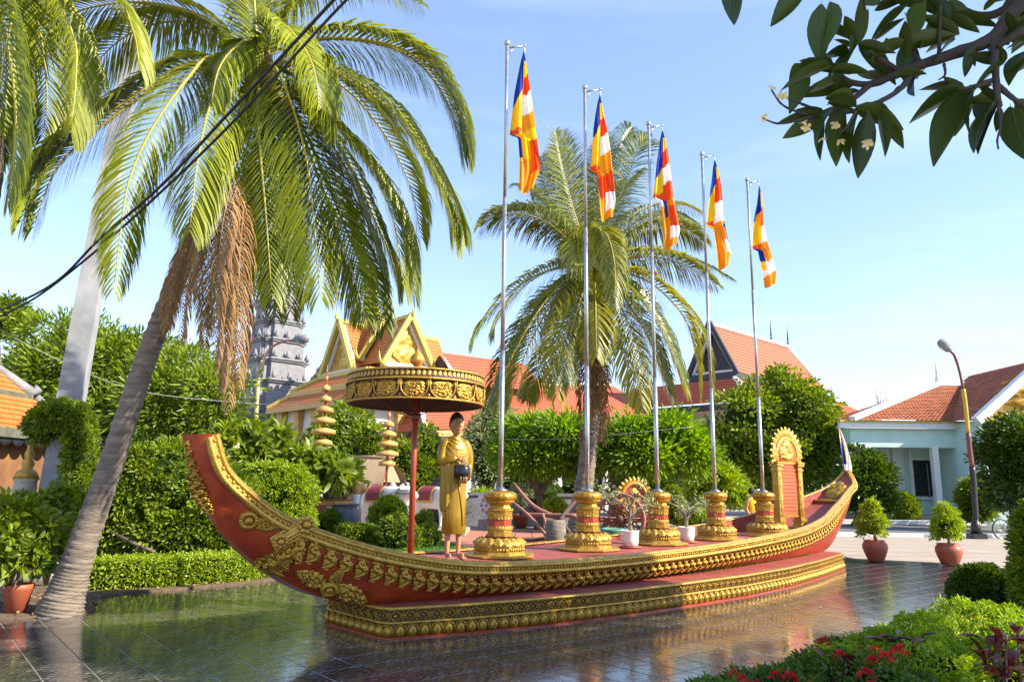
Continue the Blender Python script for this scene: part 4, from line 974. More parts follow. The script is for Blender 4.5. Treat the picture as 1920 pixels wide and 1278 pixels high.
trunk(palm, [pb+[0, 0, -.05], gy(128, 1100, 10.4), gy(150, 1035, 10.4), gy(205, 880, 10.35), gy(268, 690, 10.3), gy(325, 540, 10.25), gy(400, 350, 10.15), gy(478, 190, 10.05), gy(492, 130, 10)], [.30, .235, .19, .158, .14, .134, .125, .125, .16], 64)
cr = (484, 150, 10.0)
FR1 = [   # way points (u, v, depth), leaflet length, gravity, options
 ([cr, (364, 118, 9.8), (245, 184, 9.6), (150, 250, 9.5), (85, 310, 9.4), (38, 420, 9.35)], .85, .95, {}),
 ([cr, (432, 112, 9.5), (392, 205, 8.9), (370, 307, 8.6), (355, 440, 8.5)], .75, .55, {}),
 ([cr, (400, 105, 9.6), (350, 150, 9.2), (283, 245, 8.9), (241, 342, 8.8), (226, 438, 8.75), (212, 550, 8.7)], .58, .6, {}),
 ([(485, 150, 9.7), (484, 180, 9.2), (488, 280, 8.9), (499, 408, 8.8), (510, 560, 8.8)], .72, .5, dict(side=(1, .1, 0))),
 ([cr, (580, 77, 10.1), (709, 79, 10.2), (796, 118, 10.3), (855, 200, 10.35), (882, 290, 10.4)], .95, 1.0, {}),
 ([cr, (575, 114, 9.8), (652, 149, 9.6), (731, 206, 9.5), (783, 280, 9.4), (832, 372, 9.4), (848, 440, 9.4)], .95, .9, {}),
 ([cr, (560, 165, 9.6), (610, 212, 9.3), (655, 262, 9.2), (704, 333, 9.1), (739, 416, 9.1), (756, 540, 9.1)], .9, .8, {}),
 ([cr, (520, 48, 9.6), (566, 85, 9.2), (592, 145, 9.0), (600, 245, 9.0)], .7, .9, {}),
 ([(500, 170, 10.2), (520, 215, 10.3), (527, 350, 10.5), (533, 450, 10.5), (545, 590, 10.5)], .7, .5, dict(side=(1, .3, 0))),
 ([cr, (545, 205, 9.8), (596, 330, 9.5), (632, 430, 9.4), (664, 520, 9.35), (686, 600, 9.3)], .62, .6, {}),
 ([cr, (560, 190, 10.2), (640, 300, 10.3), (690, 420, 10.3), (713, 490, 10.3), (720, 550, 10.3)], .7, .8, {}),
 ([cr, (412, 50, 10.1), (307, 9, 10.2), (197, 9, 10.2), (110, 39, 10.2), (50, 105, 10.2)], .9, 1.0, {}),
 ([cr, (420, 70, 10.6), (340, 40, 11), (250, 60, 11.3), (180, 120, 11.5), (140, 210, 11.5)], .9, 1.0, {}),
 ([cr, (470, 60, 10.2), (440, -40, 10.4), (360, -110, 10.6), (250, -120, 10.8)], .8, .8, {}),
 ([cr, (500, 40, 10.3), (540, -80, 10.6), (620, -130, 10.8), (740, -100, 11)], .9, .9, {}),
 ([cr, (520, 60, 10.4), (580, -20, 10.7), (690, -50, 11), (790, 10, 11.2)], .8, .9, {}),
 ([cr, (480, 50, 10), (470, -60, 10), (440, -200, 10)], .8, .4, {}),
 ([cr, (540, 130, 10.8), (640, 160, 11.3), (720, 250, 11.6), (770, 350, 11.7), (790, 450, 11.7)], .9, .9, {}),
 ([cr, (460, 170, 9.6), (440, 260, 9.1), (425, 380, 8.95), (415, 500, 8.9), (405, 600, 8.9)], .75, .5, {}),
 ([cr, (510, 120, 9.5), (545, 190, 9.1), (575, 300, 8.9), (590, 430, 8.85), (600, 560, 8.85)], .8, .55, {}),
 ([cr, (470, 80, 9.7), (440, 90, 9.3), (410, 130, 9.0), (395, 200, 8.9)], .6, .9, {}),
]
for k, (P, ll, g_, o_) in enumerate(FR1): frond('frond', px(P), palm, ll*1.38, 220, grav=g_*1.15, w=.026, seed=k+11, **o_)
jr = np.random.default_rng(77)
for k, (P, ll, g_, o_) in enumerate(FR1[:11]):
    if k in (1, 2, 3, 7): continue
    du, dv, dY = jr.uniform(-38, 38), jr.uniform(-6, 30), jr.uniform(.15, .5); n_ = len(P)-1
    frond('frond', px([(u+du*i/n_, v+dv*i/n_, Y+dY*i/n_) for i, (u, v, Y) in enumerate(P)]), palm, ll*1.25, 170, leaf=M_frond3, grav=g_*1.2, w=.027, seed=k+211, **o_)
for k, (P, ll) in enumerate([([(470, 250, 9.6), (440, 370, 8.75), (428, 540, 8.65), (430, 770, 8.7)], .50), ([(462, 250, 9.6), (425, 380, 8.7), (408, 520, 8.6), (404, 690, 8.65)], .48), ([(476, 260, 9.6), (456, 400, 8.75), (446, 560, 8.7), (448, 730, 8.7)], .48), ([(440, 260, 9.7), (385, 390, 9.3), (352, 500, 9.2), (338, 640, 9.2)], .50), ([(450, 250, 9.6), (405, 400, 9.0), (388, 520, 8.9), (384, 650, 8.9)], .45), ([(478, 270, 9.7), (466, 430, 9.2), (462, 560, 9.1), (458, 680, 9.1)], .40), ([(430, 280, 9.9), (370, 420, 9.7), (330, 520, 9.6), (312, 620, 9.6)], .42), ([(460, 300, 9.4), (436, 430, 8.7), (420, 600, 8.65), (416, 740, 8.65)], .40)]):
    frond('dead_frond', px(P), palm, ll*1.1, 210, leaf=M_dead, stalk=M_deadr, w=.017, grav=1.6, seed=60+k, side=(1, .4*(-1)**k, 0), ragged=.42, bare=.2, rr=.009)
M_coco = mat('yellow coconut', (.55, .36, .03), .45, scale=6)
for u, v, Y, r_ in ((539, 190, 9.55, .085), (512, 168, 9.6, .08), (500, 192, 9.6, .08), (458, 176, 9.7, .08)):
    mb = MB(); mb.ball(gy(u, v, Y), r_, 12, sq=(1, 1, 1.2)); part('coconut', mb, M_coco, palm)
mb = MB(); mb.tube(px([(492, 150, 9.9), (530, 200, 9.6), (560, 240, 9.5)]), [.04, .05, .03], 7); part('dry_spathe', mb, M_deadr, palm)
mb = MB(); mb.tube(px([(480, 230, 10), (492, 150, 10), (488, 90, 10)]), [.17, .24, .12], 12); part('leaf_base_sheath', mb, M_deadr, palm)
# palm beyond the left edge of the frame
p3 = gy(-190, 1050, 9.2); p3[2] = 0; palm3 = thing('coconut_palm', 'coconut palm mostly out of frame, fronds hanging in at the upper left edge', 'palm tree', p3)
trunk(palm3, [p3, p3+[.1, 0, 3], p3+[.35, 0, 6], gy(-70, -80, 9)], [.25, .17, .15, .15], 40)
c3 = (-70, -80, 9)
for k, (P, ll, g_) in enumerate([([c3, (0, -70, 8.7), (26, 0, 8.5), (8, 105, 8.4), (-10, 230, 8.4)], .8, .6), ([c3, (60, -60, 8.9), (135, 60, 8.8), (142, 150, 8.8), (132, 250, 8.8)], .72, .7), ([c3, (-20, -30, 8.6), (20, 120, 8.4), (30, 260, 8.4), (14, 385, 8.4)], .6, .6), ([c3, (90, -90, 9), (210, -20, 9), (250, 60, 9), (262, 130, 9)], .7, .95), ([c3, (20, -60, 9.5), (70, 40, 9.8), (88, 170, 9.9), (80, 260, 9.9)], .7, .8), ([c3, (-120, 0, 9), (-150, 200, 9)], .8, .8), ([c3, (-20, -200, 9), (80, -260, 9.3)], .8, .7), ([c3, (0, -40, 9.2), (0, 130, 9.3), (-5, 300, 9.3)], .7, .6)]):
    frond('frond', px(P), palm3, ll*1.4, 200, grav=g_*1.1, w=.027, seed=90+k)
# the palm behind the boat
def px2(L): return [gy(u, v, 21+(Y-17)*1.25) for u, v, Y in L]
b2 = gy(1078, 1010, 21); b2[2] = 0; palm2 = thing('coconut_palm', 'pale green coconut palm with a thatch of dry leaves, growing behind the flagpoles', 'palm tree', b2)
trunk(palm2, [b2, gy(1084, 985, 21), gy(1103, 850, 21), gy(1117, 700, 21), gy(1120, 530, 21)], [.42, .29, .235, .21, .23], 50)
c2 = (1116, 512, 17)
FR2 = [([c2, (1090, 430, 17), (1068, 340, 17.1), (1052, 250, 17.2)], .62, .35), ([c2, (1075, 430, 17.4), (1048, 350, 17.8), (1040, 280, 18)], .6, .5), ([c2, (1120, 420, 17.3), (1128, 340, 17.5), (1138, 262, 17.6)], .6, .3), ([c2, (1140, 420, 17), (1170, 350, 17), (1195, 285, 17), (1218, 262, 17)], .6, .6), ([c2, (1135, 430, 17.6), (1160, 370, 18), (1200, 320, 18.3)], .6, .6),
 ([c2, (1080, 465, 16.8), (1030, 420, 16.6), (980, 402, 16.5), (930, 405, 16.4), (900, 425, 16.4)], .62, .95), ([c2, (1080, 500, 16.7), (1020, 510, 16.4), (960, 545, 16.2), (905, 605, 16.1), (888, 640, 16.1)], .62, .95), ([c2, (1085, 515, 16.5), (1040, 560, 16.1), (995, 640, 15.9), (965, 720, 15.9), (955, 760, 15.9)], .62, .75),
 ([c2, (1100, 520, 16.3), (1075, 580, 15.8), (1050, 660, 15.7), (1045, 745, 15.7)], .6, .6), ([c2, (1116, 530, 16.2), (1117, 590, 15.7), (1118, 670, 15.6)], .55, .5), ([c2, (1135, 525, 16.3), (1160, 590, 15.9), (1185, 670, 15.8), (1205, 765, 15.8)], .6, .6), ([c2, (1150, 520, 16.6), (1200, 560, 16.3), (1250, 640, 16.2), (1290, 740, 16.2)], .62, .75),
 ([c2, (1160, 510, 16.8), (1220, 530, 16.6), (1280, 590, 16.5), (1305, 660, 16.5), (1312, 740, 16.5)], .6, .8), ([c2, (1155, 490, 17), (1230, 482, 17), (1290, 500, 17), (1345, 535, 17)], .6, 1.0), ([c2, (1150, 470, 17.3), (1215, 430, 17.6), (1280, 430, 17.8), (1320, 455, 17.9)], .6, 1.0), ([c2, (1140, 460, 17.5), (1190, 400, 18), (1260, 380, 18.4), (1312, 395, 18.6)], .6, 1.0), ([c2, (1090, 470, 17.4), (1050, 420, 17.9), (1000, 360, 18.3), (975, 345, 18.5)], .6, .7),
 ([c2, (1090, 440, 16.6), (1085, 480, 16.1), (1110, 500, 15.8)], .5, .8), ([c2, (1110, 440, 16.4), (1125, 430, 16.0), (1135, 480, 15.8), (1130, 560, 15.8)], .55, .8), ([c2, (1100, 520, 17.5), (1020, 580, 18), (960, 680, 18.3), (930, 780, 18.4)], .6, .8), ([c2, (1090, 520, 16.9), (1060, 590, 16.8), (1010, 690, 16.8), (985, 740, 16.8)], .6, .7), ([c2, (1150, 530, 17.2), (1210, 620, 17.3), (1240, 690, 17.3), (1260, 740, 17.3)], .6, .7)]
for k, (P, ll, g_) in enumerate(FR2): frond('frond', px2(P), palm2, ll*2.1, 150, leaf=M_frond4 if k in (7, 8, 9, 10, 11, 12, 17, 18, 20) else M_frond2, grav=g_*1.15, w=.042, twist=.4, seed=120+k, rr=.034)
for k, (P, ll, g_) in enumerate(FR2):
    du, dv, dY = jr.uniform(-40, 40), jr.uniform(-25, 25), jr.uniform(-.5, .6); n_ = len(P)-1
    frond('frond', px2([(u+du*i/n_, v+dv*i/n_, Y+dY*i/n_) for i, (u, v, Y) in enumerate(P)]), palm2, ll*1.95, 120, leaf=[M_frond2, M_frond3][k % 2], grav=g_*1.25, w=.038, seed=k+320, twist=.4, rr=.03, ragged=.2)
for k in range(11):
    du = rng.uniform(-45, 45); P = px2([c2, (1118+du*.4, 570, 16.8-.05*k), (1118+du*.8, 700, 16.6+.06*k), (1116+du*.7, 800+rng.uniform(-40, 50), 16.6+.06*k)]); frond('dead_frond', P, palm2, .55, 60, leaf=M_dead, stalk=M_deadr, w=.044, grav=1.1, seed=150+k, side=(1, rng.uniform(-1, 1), 0), ragged=.4)

# ================================================================== HEDGES, SHRUBS, TREES
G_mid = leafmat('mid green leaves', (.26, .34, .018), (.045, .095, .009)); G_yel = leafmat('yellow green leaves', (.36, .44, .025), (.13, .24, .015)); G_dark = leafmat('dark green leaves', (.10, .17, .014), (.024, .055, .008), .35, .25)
G_bri = leafmat('bright feathery leaves', (.22, .36, .016), (.055, .14, .009), .5, .4); G_pale = leafmat('pale grey green leaves', (.33, .36, .17), (.17, .22, .085), .55, .35); G_plum = leafmat('plumeria leaves', (.27, .34, .035), (.07, .13, .015), .35, .34)
M_core = mat('foliage core coloured as inner shade', (.03, .055, .010), 1.0, var=.3, scale=14, spec=.05)  # solid core blocks see-through; its dark colour stands in for shade between leaves
M_bark = mat('grey brown bark', (.20, .15, .11), .9, col2=(.11, .08, .055), scale=7, bump=.7, bscale=22, stretch=(1, 1, .35))
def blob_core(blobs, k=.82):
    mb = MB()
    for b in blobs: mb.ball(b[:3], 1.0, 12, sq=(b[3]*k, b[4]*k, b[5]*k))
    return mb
def root_of(blobs, z=0): b = np.array(blobs); return np.array([b[:, 0].mean(), b[:, 1].mean(), z])
def foliage(parent, blobs, clumps, per, csize, ll, lw, m, name='foliage', core=.80, bottom=-.92, shape=4, fold=.22, bend=.1, rough=None):
    rough = rough if rough is not None else (.28 if core and core >= .86 else 1.0)
    pos, out, sh = crown_points(blobs, clumps, per, csize, bottom=bottom, rough=rough); pos = pos.copy(); keep = pos[:, 2] > .02; pos, out, sh = pos[keep], out[keep], sh[keep]
    org = np.array(parent.location) if parent is not None else None
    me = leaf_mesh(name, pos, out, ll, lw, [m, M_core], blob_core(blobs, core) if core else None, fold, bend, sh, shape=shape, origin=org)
    return link(name, me, parent)
def shrub(name, label, cat, blobs, clumps, per, csize, ll, lw, m, group=None, stems=(), z=0, **kw):
    t = thing(name, label, cat, root_of(blobs, z), 0, group); foliage(t, blobs, clumps, per, csize, ll, lw, m, **kw)
    if len(stems):
        for P, R in stems:
            mb = MB(); mb.tube(P, R, 9); part('stem', mb, M_bark, t)
    return t
def tree(name, label, blobs, base, clumps, per, csize, ll, lw, m, tr=.18, limbs=5, group=None, bark=None, **kw):
    t = thing(name, label, 'tree', base, 0, group); B = np.array(blobs); base = np.asarray(base, float); c = B[:, :3].mean(0); top = base+(c-base)*.72; fork = base+(c-base)*.40; fork[:2] = base[:2]+(c[:2]-base[:2])*.3
    mb = MB(); mb.tube(spline([base-[0, 0, .05], base+(fork-base)*.5+[.06, .03, 0], fork, top], 14), np.interp(np.linspace(0, 1, 14), [0, .15, .6, 1], [tr*1.35, tr, tr*.75, tr*.3]), 10); part('trunk', mb, bark or M_bark, t)
    for k in range(min(limbs, max(3, len(blobs)))):
        b = B[k % len(B)]; e = b[:3]+rng.normal(size=3)*b[3:6]*.35; mb = MB(); mb.tube(spline([fork, (fork+e)/2+rng.normal(size=3)*.1*b[3], e], 8), np.linspace(tr*.6, tr*.15, 8), 7); part('limb', mb, bark or M_bark, t)
    foliage(t, blobs, clumps, per, csize, ll, lw, m, name='crown', **kw); return t
def E(u, v, Y, rx, rz, ry=None):
    """ellipsoid from its centre pixel, depth, and radii in pixels"""
    p = gy(u, v, Y); s = np.linalg.norm(p-EYE)/FPX; return (*p, rx*s, (ry or (rx+rz)/2)*s, rz*s)
# far left
tree('tree', 'small leafy tree at the left edge above the orange tiled shrine', [E(8, 600, 34, 40, 30), E(35, 612, 34, 18, 14)], gy(0, 900, 34)*[1, 1, 0], 70, 60, .35, .22, .10, G_mid, core=.5)
tree('tree', 'broad dark leafy tree behind the concrete post and leaning palm', [E(120, 650, 26, 62, 52), E(100, 720, 25, 60, 60), E(190, 700, 25, 70, 75), E(270, 700, 25, 60, 60), E(60, 760, 25, 45, 50), E(210, 790, 24, 80, 60)], gy(200, 960, 25)*[1, 1, 0], 430, 42, .58, .28, .072, G_mid, tr=.25, core=.5)
tree('tree', 'pale green tree with narrow leaves right of the leaning palm trunk', [E(340, 720, 24, 75, 60), E(400, 760, 23, 55, 55), E(300, 770, 23, 60, 60), E(370, 800, 23, 60, 40)], gy(350, 960, 24)*[1, 1, 0], 270, 42, .54, .28, .066, G_plum, tr=.2, core=.45)
tree('tree', 'distant hazy tree behind the shrine at the left', [E(40, 700, 45, 35, 35), E(70, 690, 45, 25, 25)], gy(50, 900, 45)*[1, 1, 0], 90, 40, .6, .35, .14, G_dark)
# topiary bird
def px_blobs(L): return [E(*b) for b in L]
shrub('topiary_bird', 'hedge clipped into a long necked bird shape beside the concrete post', 'topiary', px_blobs([(88, 795, 13.3, 30, 24), (112, 775, 13.3, 34, 20), (140, 790, 13.3, 26, 26), (150, 825, 13.3, 22, 32), (150, 862, 13.3, 24, 34), (152, 905, 13.3, 26, 36), (72, 815, 13.3, 14, 16)]), 520, 26, .07, .075, .032, G_mid, core=.86)
shrub('clipped_hedge', 'large dark rounded hedge left of the boat bow', 'hedge', px_blobs([(255, 930, 14.6, 60, 80), (320, 920, 14.8, 75, 80), (400, 960, 14.8, 80, 70), (450, 1000, 15, 60, 50), (240, 1000, 14.4, 60, 45), (330, 1000, 14.5, 90, 50), (375, 890, 15.2, 60, 40)]), 1500, 26, .14, .10, .045, G_mid, core=.86)
shrub('shrub', 'taller dark shrub between the leaning palm and the rounded hedge', 'shrub', px_blobs([(250, 850, 15.6, 32, 28), (225, 880, 15.5, 30, 40)]), 240, 26, .10, .09, .035, G_dark)
shrub('clipped_hedge', 'bright yellow green clipped hedge right behind the boat bow', 'hedge', px_blobs([(505, 915, 17.5, 55, 45), (548, 930, 17.5, 42, 50), (470, 940, 17.6, 40, 50), (520, 980, 17.4, 65, 45)]), 1000, 26, .10, .085, .036, G_yel, core=.88)
def surface_box(p0, p1, width, h, n, z0=.0, jitter=.03):
    """points over the sides and top of a clipped straight hedge"""
    p0, p1 = np.asarray(p0, float), np.asarray(p1, float); e = p1-p0; L = np.linalg.norm(e[:2]); e = e/L; nn = np.array([-e[1], e[0], 0]); r = rng.random((n, 4)); A = np.array([L*width, L*h, L*h, width*h, width*h]); pick = rng.choice(5, n, p=A/A.sum())
    s = r[:, 0]*L; w = (r[:, 1]-.5)*width; z = r[:, 2]*h; out = np.zeros((n, 3))
    z = np.where(pick == 0, h, z); out[pick == 0] = (0, 0, 1); w = np.where(pick == 1, width/2, np.where(pick == 2, -width/2, w)); out[pick == 1] = nn; out[pick == 2] = -nn
    s = np.where(pick == 3, 0, np.where(pick == 4, L, s)); out[pick == 3] = -e; out[pick == 4] = e
    bulge = .03*np.sin(s*5)+.02*np.sin(s*13+1); pos = p0+e*s[:, None]+nn*(w*(1+bulge))[:, None]+np.array([0, 0, 1])*(z0+z*(1+bulge*.6))[:, None]+rng.normal(size=(n, 3))*jitter
    core = MB(); core.add([p0+nn*a+[0, 0, b] for a, b in ((-.44*width, z0), (.44*width, z0), (.44*width, z0+h*.93), (-.44*width, z0+h*.93))]+[p1+nn*a+[0, 0, b] for a, b in ((-.44*width, z0), (.44*width, z0), (.44*width, z0+h*.93), (-.44*width, z0+h*.93))], [(0, 1, 2, 3), (7, 6, 5, 4), (0, 4, 5, 1), (1, 5, 6, 2), (2, 6, 7, 3), (3, 7, 4, 0)], 0, False)
    return pos, out, core
def long_hedge(name, label, P, width, h, n, ll, lw, m, group=None, z0=0.0, dens=1.0):
    t = thing(name, label, 'hedge', np.append(np.mean(np.array(P)[:, :2], 0), z0), 0, group); pos = []; out = []; core = MB(); tot = sum(np.linalg.norm(np.subtract(P[i+1], P[i])) for i in range(len(P)-1))
    for i in range(len(P)-1):
        a_, b_, c_ = surface_box(P[i], P[i+1], width, h, int(n*np.linalg.norm(np.subtract(P[i+1], P[i]))/tot), z0); pos.append(a_); out.append(b_); core.merge(c_)
    pos = np.concatenate(pos); out = np.concatenate(out)
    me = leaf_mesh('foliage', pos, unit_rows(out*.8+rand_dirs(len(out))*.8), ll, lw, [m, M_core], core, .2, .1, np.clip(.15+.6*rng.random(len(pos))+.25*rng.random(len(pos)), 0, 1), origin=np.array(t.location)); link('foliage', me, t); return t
hl = [gz(u, v, 0)*[1, 1, 0] for u, v in ((150, 1112), (215, 1110), (330, 1103), (430, 1095), (520, 1082))]; hl = [p+[-.12, .32, 0] for p in hl]
long_hedge('low_hedge', 'low yellow green clipped hedge edging the tiled floor at the left', hl, .55, .46, 17000, .055, .026, G_yel)
# plumeria bushes behind the hedge: rosettes of long leaves on thick stems
def rosette_bush(name, label, cat, blobs, n, ll, lw, m, base, flowers=0, group=None, perr=15, stemr=.03):
    t = thing(name, label, cat, base, 0, group); pos, out, sh = crown_points(blobs, n, 1, .01, bottom=-.3); P = np.repeat(pos, perr, 0); d = unit_rows(np.repeat(out+np.array([0, 0, .35]), perr, 0)*.55+rand_dirs(n*perr)); d[:, 2] += .12
    me = leaf_mesh('foliage', P, d, ll, lw, [m], None, .12, .25, np.clip(np.repeat(sh, perr)*.5+.5*rng.random(n*perr), 0, 1), shape=8, origin=np.array(base)); link('foliage', me, t)
    b0 = np.asarray(base, float); mb = MB(); ii = rng.permutation(n)[:min(n, 40)]
    for i in ii: mid = b0+(pos[i]-b0)*[.35, .35, .55]; mb.tube(spline([b0, mid, pos[i]], 6), np.linspace(stemr*2, stemr*.6, 6), 6)
    o = part('stems', mb, M_bark, t)
    for k in range(flowers):
        i = rng.integers(n); f = MB(); 
        for j in range(9): f.ball(pos[i]+out[i]*.16+rng.normal(size=3)*.03+[0, 0, .05], .045, 6, sq=(1, 1, .7))
        part('flower_head', f, M_flower, t)
    return t
M_flower = mat('white plumeria petals', (.80, .77, .66), .6, col2=(.78, .70, .40), scale=20, transl=.3)
rosette_bush('plumeria_bush', 'spreading plumeria with long pale leaves behind the bow of the boat', 'shrub', px_blobs([(425, 838, 20, 36, 30), (485, 838, 20, 48, 34), (560, 880, 20, 48, 34), (480, 880, 20, 50, 34), (615, 900, 20, 34, 34)]), 190, .42, .12, G_plum, gy(500, 985, 20)*[1, 1, 0], 7)
rosette_bush('plumeria_bush', 'smaller leafy shrub beside the hexagonal flower tub', 'shrub', px_blobs([(620, 905, 24, 35, 30), (650, 900, 24.5, 22, 30)]), 46, .42, .11, G_yel, gy(625, 985, 24)*[1, 1, 0], 0)
shrub('topiary_ball', 'clipped green ball on the lawn in front of the first bull', 'topiary', px_blobs([(728, 964, 22.5, 32, 31)]), 300, 24, .08, .07, .03, G_yel, core=.9)
long_hedge('low_hedge', 'square clipped hedge on the lawn between the bow and the parasol pole', [gy(640, 1010, 21.5)*[1, 1, 0], gy(700, 1010, 21.5)*[1, 1, 0]], .9, .55, 4500, .075, .033, G_mid)
shrub('topiary_block', 'cube like clipped shrub just left of the parasol pole', 'topiary', px_blobs([(740, 1000, 21, 30, 34), (760, 1010, 20.8, 26, 30), (725, 1015, 21, 26, 28)]), 420, 24, .08, .07, .03, G_mid, core=.92)
shrub('topiary_block', 'clipped shrub between the parasol pole and the monk statue', 'topiary', px_blobs([(795, 985, 22, 17, 26), (803, 1005, 21.5, 22, 22), (783, 1010, 21.5, 20, 24)]), 300, 24, .07, .07, .03, G_mid, core=.92)
shrub('topiary_ball', 'small dark clipped ball below the grey jar', 'topiary', px_blobs([(617, 978, 23, 24, 20)]), 130, 24, .07, .07, .03, G_mid, core=.9)
lp = np.stack([rng.uniform(-4.6, -1.2, 9000), rng.uniform(17.2, 25, 9000), np.full(9000, .02)], 1); lp = lp[[inside(q, [(-4.55, 17.2), (-2.3, 17.5), (-1.4, 19.2), (-1.2, 21.5), (-2.6, 25), (-4.6, 25)]) for q in lp]]; ld = rand_dirs(len(lp)); ld[:, 2] = np.abs(ld[:, 2])+.7
o = link('lawn_grass', leaf_mesh('lawn_grass', lp, ld, .07, .018, [M_grass])); o['kind'] = 'stuff'
# trees behind the boat
tree('tree', 'round dark green tree in front of the gilded temple hall', [E(650, 800, 40, 50, 42), E(690, 825, 39, 35, 40), E(620, 840, 39, 40, 45), E(665, 850, 39, 55, 40)], gy(650, 940, 40)*[1, 1, 0], 260, 34, .5, .26, .12, G_mid, core=.6)
tree('tree', 'slender shrubby tree left of the monk statue', [E(760, 865, 36, 30, 35), E(805, 850, 37, 22, 45), E(800, 900, 36, 28, 30), E(740, 890, 36, 20, 30)], gy(775, 960, 36)*[1, 1, 0], 230, 34, .4, .22, .09, G_mid)
tree('tree', 'pale feathery tree right of the monk statue', [E(925, 795, 37, 42, 42), E(905, 840, 36.5, 32, 45), E(945, 830, 36.5, 40, 45), E(915, 880, 36, 30, 35)], gy(920, 960, 37)*[1, 1, 0], 380, 36, .45, .22, .055, G_pale)
tree('poinciana_tree', 'bright feathery poinciana spreading behind the first two flagpoles', [E(1000, 815, 31, 60, 32), E(1060, 810, 30, 60, 36), E(1000, 860, 30, 55, 25), E(1060, 860, 30, 50, 25), E(960, 845, 31, 30, 25)], gy(1010, 955, 31)*[1, 1, 0], 300, 40, .60, .30, .085, G_bri, core=.42, limbs=6, rough=1.35, bottom=-1)
tree('poinciana_tree', 'bright feathery poinciana with a forked trunk left of the gilded throne', [E(1180, 820, 29, 60, 32), E(1250, 815, 29, 55, 38), E(1210, 860, 28.5, 60, 28), E(1290, 845, 29, 45, 36), E(1140, 850, 29, 35, 25)], gy(1133, 955, 29)*[1, 1, 0], 330, 40, .60, .30, .085, G_bri, core=.42, limbs=6, tr=.22, rough=1.35, bottom=-1)
tree('tree', 'large dense tree in front of the red roofed hall', [E(1460, 745, 46, 70, 45), E(1400, 790, 45, 65, 60), E(1510, 780, 45, 55, 60), E(1360, 840, 45, 45, 45), E(1450, 850, 45, 85, 50), E(1540, 850, 45, 35, 50), E(1480, 900, 45, 60, 30)], gy(1440, 960, 45)*[1, 1, 0], 640, 36, .62, .30, .16, G_mid, tr=.35, core=.6)
tree('tree', 'glossy yellow green shrub tree behind the fourth flagpole pedestal', [E(1350, 905, 33, 38, 28), E(1315, 915, 33, 26, 24), E(1380, 925, 33, 22, 20)], gy(1345, 975, 33)*[1, 1, 0], 170, 34, .35, .24, .10, G_yel)
tree('tree', 'round dark tree right of the boat stern', [E(1620, 880, 38, 36, 30), E(1638, 898, 37.5, 28, 32), E(1608, 905, 37.5, 32, 38), E(1634, 935, 37.5, 34, 24)], gy(1606, 985, 37.5)*[1, 1, 0], 330, 36, .40, .24, .11, G_dark, tr=.22, core=.6)
tree('tree', 'dark glossy tree at the right edge in front of the turquoise building', [E(1905, 832, 34, 48, 40), E(1880, 870, 34, 32, 42), E(1935, 850, 33.5, 55, 55), E(1910, 910, 33.5, 40, 36)], gy(1895, 985, 34)*[1, 1, 0], 360, 36, .42, .24, .11, G_dark, core=.6)
shrub('clipped_shrub', 'cone shaped clipped shrub in front of the turquoise veranda', 'shrub', px_blobs([(1693, 952, 41, 25, 20), (1692, 942, 41, 15, 16)]), 200, 26, .16, .13, .06, G_mid, core=.9)
shrub('shrub', 'loose green shrub behind the street lamp foot', 'shrub', px_blobs([(1830, 930, 38, 22, 26), (1832, 955, 38, 20, 16)]), 240, 30, .3, .2, .08, G_mid)
shrub('topiary_column', 'leaning egg shaped clipped shrub behind the middle pedestal', 'topiary', px_blobs([(1262, 938, 27, 17, 26), (1272, 960, 27, 15, 22)]), 240, 24, .09, .08, .035, G_mid, core=.92)
shrub('topiary_ball', 'clipped green ball behind the second white plant pot', 'topiary', px_blobs([(1306, 977, 25, 27, 23)]), 220, 24, .08, .07, .03, G_yel, core=.9)
shrub('topiary_cone', 'dark clipped cone left of the palm trunk behind the plough', 'topiary', px_blobs([(1020, 935, 33, 22, 32), (1042, 940, 34, 14, 28)]), 260, 24, .1, .10, .04, G_dark, core=.92)
shrub('shrub', 'yellow green mound behind the plough beam', 'shrub', px_blobs([(1040, 952, 29, 18, 15)]), 110, 24, .1, .10, .045, G_yel, core=.85)
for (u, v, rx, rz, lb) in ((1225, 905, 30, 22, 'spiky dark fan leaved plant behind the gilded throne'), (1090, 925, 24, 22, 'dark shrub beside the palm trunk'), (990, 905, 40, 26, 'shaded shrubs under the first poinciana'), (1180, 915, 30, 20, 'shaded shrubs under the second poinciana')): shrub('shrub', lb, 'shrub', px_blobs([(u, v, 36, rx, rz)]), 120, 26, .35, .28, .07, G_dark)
# ================================================================== BUILDINGS
M_wallw = mat('white rendered wall', (.80, .78, .73), .85, col2=(.70, .68, .63), scale=1.5, bump=.08, bscale=30)
M_turq = mat('turquoise rendered wall', (.58, .77, .68), .85, col2=(.48, .67, .59), scale=1.2, bump=.08, bscale=30)
M_dark = mat('dark window opening', (.012, .013, .015), .25)
M_grey = mat('grey carved stone', (.27, .265, .285), .85, col2=(.17, .17, .18), scale=3, bump=.6, bscale=12)
M_char = mat('charcoal painted timber', (.035, .038, .05), .6, col2=(.02, .022, .03))
M_rtile = mat('red roof tiles', (.50, .115, .05), .65, col2=(.40, .085, .04), scale=5, bump=.3, bscale=14)
M_rtile2 = mat('weathered terracotta roof tiles', (.46, .15, .06), .8, col2=(.22, .075, .04), scale=2.2, bump=.5, bscale=16)
M_otile = mat('orange temple tiles', (.52, .175, .03), .6, col2=(.40, .12, .02), scale=5)
M_ytile = mat('yellow temple tile border', (.62, .46, .07), .5)
M_ogold = mat('ochre temple trim', (.62, .38, .11), .6, col2=(.50, .27, .06), scale=6, bump=.4, bscale=20)
M_terr = mat('terracotta', (.42, .115, .055), .5, col2=(.32, .08, .04), scale=5, bump=.1)
def W(s, n, z): return BP(s, n, z)
